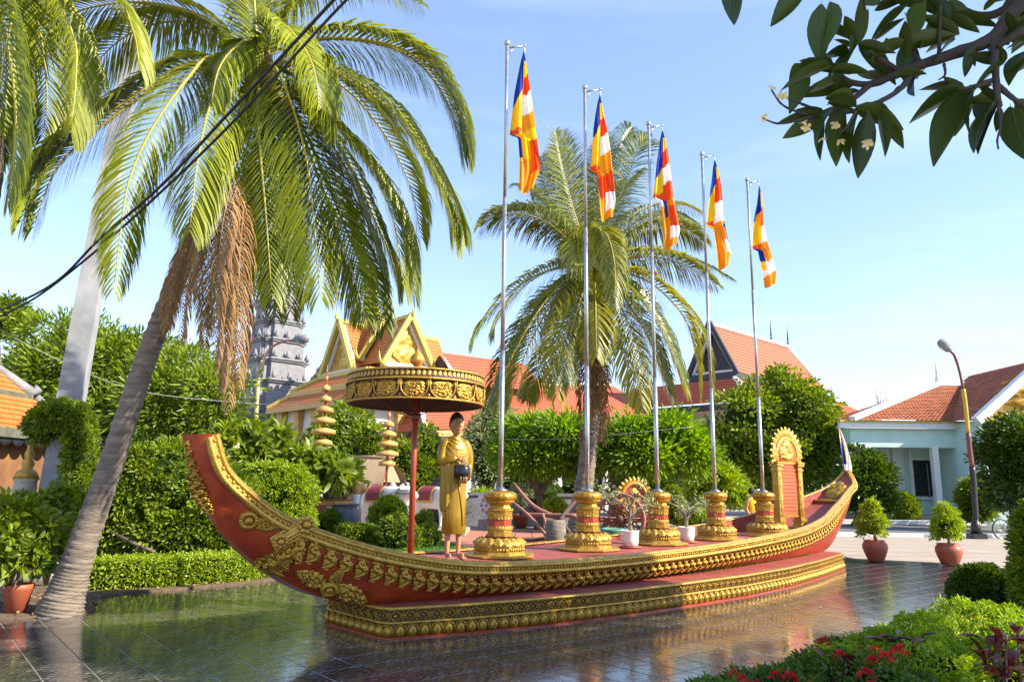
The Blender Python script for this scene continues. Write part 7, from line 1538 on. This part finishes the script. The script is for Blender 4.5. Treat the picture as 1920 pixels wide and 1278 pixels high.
# ================================================================== NEAR PLANTS AND SHADE
def gh(u, v, z): p = gz(u, v, z); p[2] = 0; return p
M_ixleaf = leafmat('ixora leaves', (.13, .21, .02), (.03, .08, .012), .35, .25); M_ixyel = leafmat('clipped lime leaves', (.33, .44, .02), (.11, .23, .013), .42, .34); M_redfl = leafmat('red ixora petals', (.66, .045, .02), (.48, .02, .015), .6, .25); M_croton = leafmat('dark red croton leaves', (.22, .055, .035), (.07, .018, .016), .3, .2)
def mound(name, label, cat, poly, h, n, ll, lw, m, seed=0, tier=.0, group=None, core_h=.85):
    """clipped planting filling a ground outline with a rolling top"""
    r = np.random.default_rng(seed); P = np.array([p[:2] for p in poly]); x0, y0 = P.min(0); x1, y1 = P.max(0); c = P.mean(0); t = thing(name, label, cat, (*c, 0), 0, group); pts = []; out = []
    e1 = np.roll(P, -1, 0)-P; L = np.linalg.norm(e1, axis=1); per = L.sum(); area = (x1-x0)*(y1-y0)*.6
    def top(x, y): return h*(1+.12*math.sin(x*3.6+seed)+.10*math.sin(y*4.7+x*1.4+seed*2)+.09*math.sin(x*10+y*8)+.05*math.sin(x*23-y*17))
    k = 0
    while len(pts) < n and k < n*8:
        k += 1
        if r.random() < area/(area+per*h*1.2):
            q = (r.uniform(x0, x1), r.uniform(y0, y1))
            if not inside(q, P): continue
            d = np.min([abs((q[0]-P[i][0])*(-e1[i][1])+(q[1]-P[i][1])*e1[i][0])/L[i] for i in range(len(P))]); z = top(*q)*(1-.35*max(0, 1-d/.25)**2)
            pts.append((*q, z-abs(r.normal())*.035)); out.append((r.normal()*.5, r.normal()*.5, 1.0))
        else:
            i = r.choice(len(P), p=L/per); q = P[i]+e1[i]*r.random()+r.normal(size=2)*.03; nn = np.array([e1[i][1], -e1[i][0]])/L[i]; nn = nn if (nn@(P[i]-c)) > 0 else -nn
            pts.append((*q, top(*q)*r.uniform(.08, .8))); out.append((nn[0], nn[1], .35))
    pts = np.array(pts); out = unit_rows(unit_rows(np.array(out))*.9+rand_dirs(len(pts), r)*.75)
    core = MB(); core.prism([tuple(c+(p-c)*.93) for p in P], .0, h*core_h*.8)
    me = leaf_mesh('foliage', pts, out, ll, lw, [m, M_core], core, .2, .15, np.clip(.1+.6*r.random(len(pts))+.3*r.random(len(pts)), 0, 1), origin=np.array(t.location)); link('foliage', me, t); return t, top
# soil under the planting at the lower right
structure('soil_bed', MB().prism([(1.0, 4.6), (1.35, 5.35), (2.3, 6.35), (4.1, 8.2), (5.2, 8.95), (7.6, 9.6), (9.5, 9.9), (9.5, 3.0), (1.0, 3.0)], -.05, .03), M_soil)
t1, top1 = mound('ixora_hedge', 'low dark green hedge dotted with red flowers at the lower right', 'hedge', [gh(1262, 1278, .36), gh(1330, 1262, .36), gh(1420, 1232, .36), gh(1520, 1205, .36), gh(1600, 1190, .36), gh(1720, 1240, .36), gh(1760, 1330, .36), gh(1500, 1420, .36), gh(1180, 1400, .36)], .36, 21000, .055, .022, M_ixleaf, 3)
mound('lime_hedge', 'bright lime green clipped mound in the middle of the lower right planting', 'hedge', [gh(1530, 1190, .45), gh(1600, 1172, .45), gh(1680, 1162, .45), gh(1790, 1168, .45), gh(1830, 1196, .45), gh(1800, 1232, .45), gh(1690, 1226, .45), gh(1580, 1206, .45)], .45, 20000, .05, .021, M_ixyel, 5)
mound('lime_hedge', 'bright lime green clipped mound farther back beside the dark ball shrub', 'hedge', [gh(1722, 1142, .48), gh(1790, 1132, .48), gh(1890, 1130, .48), gh(1960, 1140, .48), gh(1960, 1190, .48), gh(1850, 1185, .48), gh(1740, 1160, .48)], .48, 15000, .05, .021, M_ixyel, 9)
mound('lime_hedge', 'small lime green clump at the bottom edge by the tiled floor', 'hedge', [gh(1275, 1274, .40), gh(1320, 1262, .40), gh(1400, 1258, .40), gh(1420, 1285, .40), gh(1330, 1300, .40)], .41, 3500, .05, .02, M_ixyel, 12)
# red flower heads
hd = [(1375, 1252), (1392, 1268), (1418, 1262), (1455, 1255), (1480, 1258), (1395, 1276), (1470, 1272), (1545, 1204), (1612, 1214), (1640, 1222), (1660, 1228), (1682, 1232), (1690, 1240), (1636, 1252), (1660, 1256), (1625, 1262), (1632, 1272), (1830, 1164), (1520, 1270), (1575, 1240)]
fm = MB()
rr = np.random.default_rng(4); fp = []; fd_ = []
for k in range(46): d = rand_dirs(1, rr)[0]; d[2] = abs(d[2]); fp.append(d*.028); fd_.append(d+rand_dirs(1, rr)[0]*.5)
fl_mesh = leaf_mesh('flower_head', np.array(fp), np.array(fd_), .030, .016, [M_redfl], None, .15, .1)
for k, (u, v) in enumerate(hd):
    p = gz(u, v, .40); p[2] = top1(p[0], p[1])+.015; o = link('flower_head', fl_mesh, t1); o.location = tuple(p-np.array(t1.location)); o.rotation_euler = (0, 0, k*1.3); o.scale = (.9+.5*rr.random(),)*3
# dark red crotons in front
def croton(label, u, v, z, n, h, seed):
    r = np.random.default_rng(seed); p = gh(u, v, z); t = thing('croton_plant', label, 'plant', p, 0, 'dark red leaved plants in the lower right planting'); lm = None
    V = []
    mb = MB()
    for j in range(3): e = np.array([r.normal()*.06, r.normal()*.06, h*(.75+.12*j)]); mb.tube(spline([(r.normal()*.02, r.normal()*.02, 0), e*.5+r.normal(size=3)*.01, e], 6), np.linspace(.014, .007, 6), 6)
    part('stem', mb, M_bark, t, world=False)
    for j in range(n):
        q = np.array([r.normal()*.07, r.normal()*.07, h*r.uniform(.35, 1.0)]); d = unit(np.array([r.normal(), r.normal(), r.uniform(.1, 1.1)])); me = leaf_mesh('leaf', q[None], d[None], .19, .085, [M_croton], None, .22, .3, None, shape=8, r=r, mids=np.array([[0, 0, 1.0]])); link('leaf', me, t)
croton('dark red leaved croton in front of the lime mound', 1700, 1262, .2, 26, .52, 2); croton('dark red leaved croton in the bottom right corner', 1880, 1285, .2, 34, .62, 5); croton('small dark red croton at the bottom edge among red flowers', 1580, 1290, .2, 16, .36, 9); croton('dark red croton behind the corner one at the right edge', 1915, 1235, .3, 22, .55, 14)
croton('purple leaved croton at the left edge beside the potted shrub', 2, 1000, .9, 18, 1.25, 17)
shrub('ball_shrub', 'dark rounded clipped shrub beside the tiled floor at the right', 'shrub', px_blobs([(1840, 1104, 9.4, 38, 32), (1824, 1115, 9.4, 26, 26), (1858, 1112, 9.4, 26, 28), (1840, 1130, 9.4, 36, 24)]), 620, 30, .07, .055, .026, G_dark, core=.88, stems=[([gy(1840, 1180, 9.4)*[1, 1, 0], gy(1838, 1110, 9.4)], [.04, .03])])
shrub('column_hedge', 'tall narrow clipped shrub cut by the right edge of the frame', 'hedge', px_blobs([(1944, 985, 8.8, 22, 32), (1938, 1030, 8.8, 22, 34), (1938, 1080, 8.8, 22, 40), (1944, 1140, 8.8, 26, 50)]), 700, 30, .07, .06, .027, G_mid, core=.86)
# bushes around the palm foot on the left
rosette_bush('leafy_shrub', 'leafy shrub with pale new leaves left of the palm trunk', 'shrub', px_blobs([(80, 985, 11.2, 35, 40), (120, 960, 11.5, 30, 45), (50, 960, 11.4, 25, 30), (100, 1010, 11.2, 40, 25)]), 120, .15, .055, G_mid, gh(85, 1100, 0), 0, perr=12, stemr=.012)
rosette_bush('leafy_shrub', 'dark leaved shrub behind the terracotta pot at the left edge', 'shrub', px_blobs([(20, 1030, 10.8, 40, 40), (5, 990, 11, 30, 30)]), 60, .16, .07, G_dark, gh(10, 1120, 0), 0, perr=12, stemr=.012)
mb = MB(); mb.tube(px([(230, 1050, 13.6), (285, 1012, 13.9)]), .035, 7); solo('fallen_branch', mb, M_bark, 'bare branch leaning up under the rounded hedge', 'branch', 'fallen branches under the hedge', loc=gy(230, 1050, 13.6))
mb = MB(); mb.tube(px([(205, 995, 13.8), (250, 1018, 13.6), (290, 1034, 13.5)]), .03, 7); solo('fallen_branch', mb, M_bark, 'bare branch crossing the other one under the rounded hedge', 'branch', 'fallen branches under the hedge', loc=gy(205, 995, 13.8))
# dry leaves on the soil
dl = np.stack([rng.uniform(-7.5, -4.2, 500), rng.uniform(9.7, 13.6, 500), np.full(500, .045)], 1); dl = dl[[not inside(q, FLOOR) for q in dl]]; dd = rand_dirs(len(dl)); dd[:, 2] = np.abs(dd[:, 2])*.2
o = link('leaf_litter', leaf_mesh('leaf_litter', dl, dd, .07, .035, [leafmat('dry leaf litter', (.40, .27, .13), (.20, .12, .05), .9, .1)])); o['kind'] = 'stuff'

# ------------------------------------------------------------------ the plumeria whose branch hangs into the frame
M_plb = mat('plumeria bark', (.075, .058, .05), .85, col2=(.035, .027, .023), scale=9, bump=.8, bscale=26)
M_pll = leafmat('dark glossy plumeria leaves', (.055, .092, .010), (.022, .042, .007), .42, .2)
M_petal = leafmat('cream plumeria petals', (.80, .76, .60), (.78, .62, .25), .5, .35)
pbase = np.array([7.3, 4.4, .03]); plum = thing('plumeria_tree', 'plumeria tree out of frame whose flowering branch hangs into the upper right', 'tree', pbase)
fork = pbase+[-.3, .1, 2.3]; mb = MB(); mb.tube(spline([pbase-[0, 0, .1], pbase+[-.1, .05, 1.0], fork], 12), np.linspace(.20, .15, 12), 12); part('trunk', mb, M_plb, plum)
def PB(L): return [gy(*q) for q in L]
BR = [  # visible limbs: way points, radii (m)
 ([fork, gy(2250, -250, 3.3), gy(1935, -10, 3.5), gy(1862, 70, 3.55), gy(1790, 100, 3.6), (1725, 122, 3.62), (1672, 143, 3.65), (1632, 158, 3.66), (1590, 152, 3.68), (1560, 125, 3.7)], [.12, .07, .045, .042, .038, .034, .028, .024, .018, .014]),
 ([(1690, 136, 3.64), (1640, 105, 3.6), (1620, 82, 3.58)], [.024, .018, .014]),
 ([(1632, 158, 3.66), (1600, 185, 3.6), (1560, 208, 3.56), (1540, 220, 3.55)], [.022, .018, .014, .011]),
 ([(1712, 130, 3.62), (1690, 165, 3.58), (1650, 190, 3.54), (1605, 202, 3.52)], [.022, .018, .015, .010]),
 ([(1728, 122, 3.62), (1700, 90, 3.7), (1660, 75, 3.75)], [.022, .017, .012]),
 ([gy(1945, -60, 3.6), (1890, 12, 3.75), (1840, 30, 3.8), (1780, 8, 3.85), (1735, 2, 3.9)], [.04, .030, .026, .020, .015]),
 ([(1865, 68, 3.55), (1866, 120, 3.5), (1870, 175, 3.46), (1876, 200, 3.45)], [.030, .024, .018, .013]),
 ([(1868, 148, 3.5), (1835, 160, 3.46), (1810, 166, 3.45)], [.020, .016, .012]),
 ([gy(1960, 30, 3.4), (1905, 65, 3.45), (1870, 88, 3.5)], [.030, .024, .02]),
 ([(1870, 160, 3.48), (1900, 185, 3.44), (1925, 200, 3.42)], [.020, .016, .012]),
 ([(1760, 110, 3.6), (1762, 60, 3.55), (1764, 10, 3.5)], [.014, .010, .008])]
for P, R in BR:
    Q = [q if len(q) == 3 and q[0] < 50 and not isinstance(q, tuple) else gy(*q) for q in P]; k = len(Q)*5; mb = MB(); mb.tube(spline(Q, k), np.interp(np.linspace(0, 1, k), np.linspace(0, 1, len(R)), R)*.82*(1+.06*rng.normal(size=k)), 9); part('branch', mb, M_plb, plum)
def plum_leaf(L, Wd, r):
    mb = MB(); G = []; n = 9
    for j in range(n):
        y = j/(n-1); w = Wd*math.sin(PI*min(1, y**.8*.96+.03))**.85*(1.0-.1*y); dz = -.18*L*y*y
        G.append([(-w/2, y*L, dz+w*.16), (-w*.25, y*L, dz+w*.06), (0, y*L, dz), (w*.25, y*L, dz+w*.06), (w/2, y*L, dz+w*.16)])
    mb.grid(np.array(G)); st_ = MB(); mb.tube([(0, -.05, .0), (0, 0, -.002), (0, L*.5, -.18*L*.25-.003), (0, L*.97, -.18*L*.94-.002)], [.0035, .0045, .003, .001], 5, 1); return mb
PLV = []
for k in range(4): r_ = np.random.default_rng(k); me = plum_leaf(1.0, .31+.025*k, r_).mesh('leaf', [M_pll, mat('plumeria leaf vein', (.13, .17, .04), .5)]); at = me.attributes.new('rnd', 'FLOAT', 'FACE'); at.data.foreach_set('value', np.full(len(me.polygons), .2+.22*k, dtype=np.float32)); PLV.append(me)
# leaves in view: stalk end, tip (pixels), depth at the tip relative to the stalk
LV = [((1382, -60), (1360, 64)), ((1520, -40), (1433, 52)), ((1540, 8), (1532, 128)), ((1555, 5), (1560, 104)), ((1525, 40), (1608, 66)), ((1618, 70), (1612, -5)), ((1610, 72), (1580, 100)), ((1625, 78), (1628, 118)), ((1700, 10), (1622, 72)), ((1640, 20), (1700, -8)), ((1640, 75), (1690, 30)), ((1700, 100), (1695, 36)), ((1702, 110), (1700, 60)), ((1798, 65), (1728, 22)), ((1790, 70), (1725, 92)), ((1790, 75), (1738, 110)), ((1560, 122), (1498, 118)), ((1556, 125), (1450, 155)), ((1550, 122), (1500, 110)), ((1575, 150), (1510, 165)), ((1580, 155), (1520, 145)), ((1610, 170), (1545, 190)), ((1600, 160), (1490, 172)), ((1600, 182), (1540, 175)), ((1540, 215), (1456, 222)), ((1545, 222), (1525, 304)), ((1585, 205), (1544, 322)), ((1610, 208), (1572, 295)), ((1628, 212), (1608, 340)), ((1645, 208), (1680, 296)), ((1650, 210), (1700, 275)), ((1640, 195), (1672, 203)), ((1655, 150), (1604, 128)), ((1680, 140), (1730, 132)), ((1715, 145), (1700, 175)), ((1720, 148), (1742, 110)), ((1808, 165), (1720, 155)), ((1805, 168), (1686, 220)), ((1815, 165), (1738, 288)), ((1820, 168), (1782, 258)), ((1822, 170), (1800, 262)), ((1850, 165), (1840, 250)), ((1860, 160), (1830, 160)), ((1806, 170), (1770, 145)), ((1875, 200), (1868, 250)), ((1895, 200), (1920, 325)), ((1905, 195), (1975, 290)), ((1880, 100), (1870, 125)), ((1900, 80), (1880, 30)), ((1925, 95), (1882, 140)), ((1890, 140), (1950, 100)), ((1900, 190), (1960, 210)), ((1830, 85), (1798, 150)), ((1830, 88), (1822, 120)), ((1780, 0), (1825, 50)), ((1845, 20), (1880, -20)), ((1755, -5), (1790, 40)), ((1870, 50), (1900, 90)), ((1910, 10), (1960, 60)), ((1840, -20), (1800, -60)), ((1690, 160), (1672, 180)), ((1560, 200), (1520, 240)), ((1590, 100), (1536, 95)), ((1600, 90), (1568, 70))]
lr = np.random.default_rng(21)
for (u, v), n_ in (((1610, 80), 5), ((1560, 130), 5), ((1700, 80), 5), ((1780, 30), 5), ((1870, 190), 5), ((1640, 10), 4), ((1900, 60), 5), ((1735, 5), 5), ((1880, 120), 4), ((1545, 215), 5), ((1605, 200), 4), ((1500, 120), 3)):
    for _ in range(n_): a_ = lr.uniform(0, 6.28); LV.append(((u, v), (u+math.cos(a_)*lr.uniform(60, 105), v+20+math.sin(a_)*lr.uniform(55, 95))))
for k, (a_, b_) in enumerate(LV):
    Y0 = 3.6+lr.uniform(-.12, .2); A = gy(*a_, Y0); B = gy(*b_, Y0+lr.uniform(-.14, .10)); Yv = B-A; L = np.linalg.norm(Yv); Yv = Yv/L; v_ = unit(EYE-A); up_ = unit(np.array([0, 0, 1.0])*.8+v_*lr.uniform(-.9, -.3)+lr.normal(size=3)*.25); Z = unit(up_-Yv*(up_@Yv)); X = np.cross(Yv, Z)
    inst('leaf', PLV[k % 4], plum, np.linalg.inv(np.array(Matrix.Translation(plum.location)))@frame(X*L*1.05, Yv*L, Z*L, A))
# flower stalks and cream flowers
for P in ([(1540, 222, 3.55), (1495, 210, 3.5), (1465, 195, 3.48), (1446, 168, 3.46)], [(1530, 205, 3.55), (1490, 190, 3.5), (1462, 178, 3.5)], [(1545, 215, 3.55), (1500, 225, 3.5), (1460, 232, 3.48), (1430, 222, 3.46)], [(1535, 220, 3.55), (1510, 235, 3.5), (1500, 245, 3.5)], [(1870, 190, 3.46), (1876, 235, 3.44), (1870, 262, 3.44), (1872, 280, 3.44)], [(1770, 120, 3.6), (1772, 140, 3.58), (1760, 150, 3.57)], [(1605, 208, 3.5), (1590, 235, 3.48), (1575, 250, 3.48)]):
    mb = MB(); mb.tube(spline(px(P), 14), np.linspace(.008, .004, 14)*(1+.15*np.sin(np.arange(14)*2.2)), 6); part('flower_stalk', mb, M_plb, plum)
def plum_flower(c, s, seed):
    r = np.random.default_rng(seed); n0 = unit(r.normal(size=3)+[0, -.4, -.3]); u = unit(np.cross(n0, [.3, .5, 1.0])); w = np.cross(n0, u); pos = []; ds = []
    for k in range(5): a = 2*PI*k/5; d = u*math.cos(a)+w*math.sin(a); pos.append(c); ds.append(d*.85+n0*.5)
    o = link('flower', leaf_mesh('flower', np.array(pos), np.array(ds), s, s*.55, [M_petal], None, .1, .1, r.random(5)*.6, mids=np.repeat(n0[None], 5, 0), shape=8, origin=np.array(plum.location)), plum)
for k, (u, v) in enumerate([(1446, 168), (1462, 178), (1430, 222), (1470, 182), (1508, 232), (1512, 240), (1542, 258), (1575, 262), (1626, 270), (1630, 262), (1568, 235)]): plum_flower(gy(u, v, 3.46), .030, k)
# the rest of its crown, outside the picture: rosettes of the same leaves that shade the floor and hull
def crown_rosettes(parent, blobs, n, per, ll, lw, m, seed):
    r = np.random.default_rng(seed); pos, out, sh = crown_points(blobs, n, 1, .02, r=r, bottom=-.7); P = np.repeat(pos, per, 0); d = unit_rows(np.repeat(out, per, 0)*.5+rand_dirs(n*per, r)); link('crown', leaf_mesh('crown', P, d, ll, lw, [m], None, .12, .2, np.repeat(sh, per), shape=8, origin=np.array(parent.location)), parent)
    return pos
b1 = [(5.5, 5.6, 6.3, 1.0, .9, .7), (6.6, 6.0, 6.15, .9, .8, .6), (7.7, 6.7, 6.05, .9, .8, .52), (8.9, 7.5, 6.0, .9, .8, .5), (10.2, 8.4, 5.95, .9, .8, .45), (6.5, 4.8, 5.6, 1.2, 1.0, .8), (8.2, 5.4, 5.5, 1.2, 1.0, .7), (9.8, 6.4, 5.5, 1.2, 1.0, .6), (7.5, 3.6, 5.0, 1.3, 1.2, .8), (9.5, 4.6, 5.0, 1.4, 1.3, .8)]
ps = crown_rosettes(plum, b1, 820, 14, .32, .115, M_pll, 5)
for i in range(0, len(ps), 20): mb = MB(); mb.tube(spline([fork, (fork+ps[i])/2+[0, 0, .3], ps[i]], 7), np.linspace(.07, .018, 7), 7); part('limb', mb, M_plb, plum)
ps2 = crown_rosettes(plum, [(3.7, 3.05, 5.2, .9, .6, .6), (2.9, 3.3, 5.5, .9, .6, .4), (4.7, 2.7, 5.2, 1.0, .8, .7)], 210, 14, .32, .11, M_pll, 15)
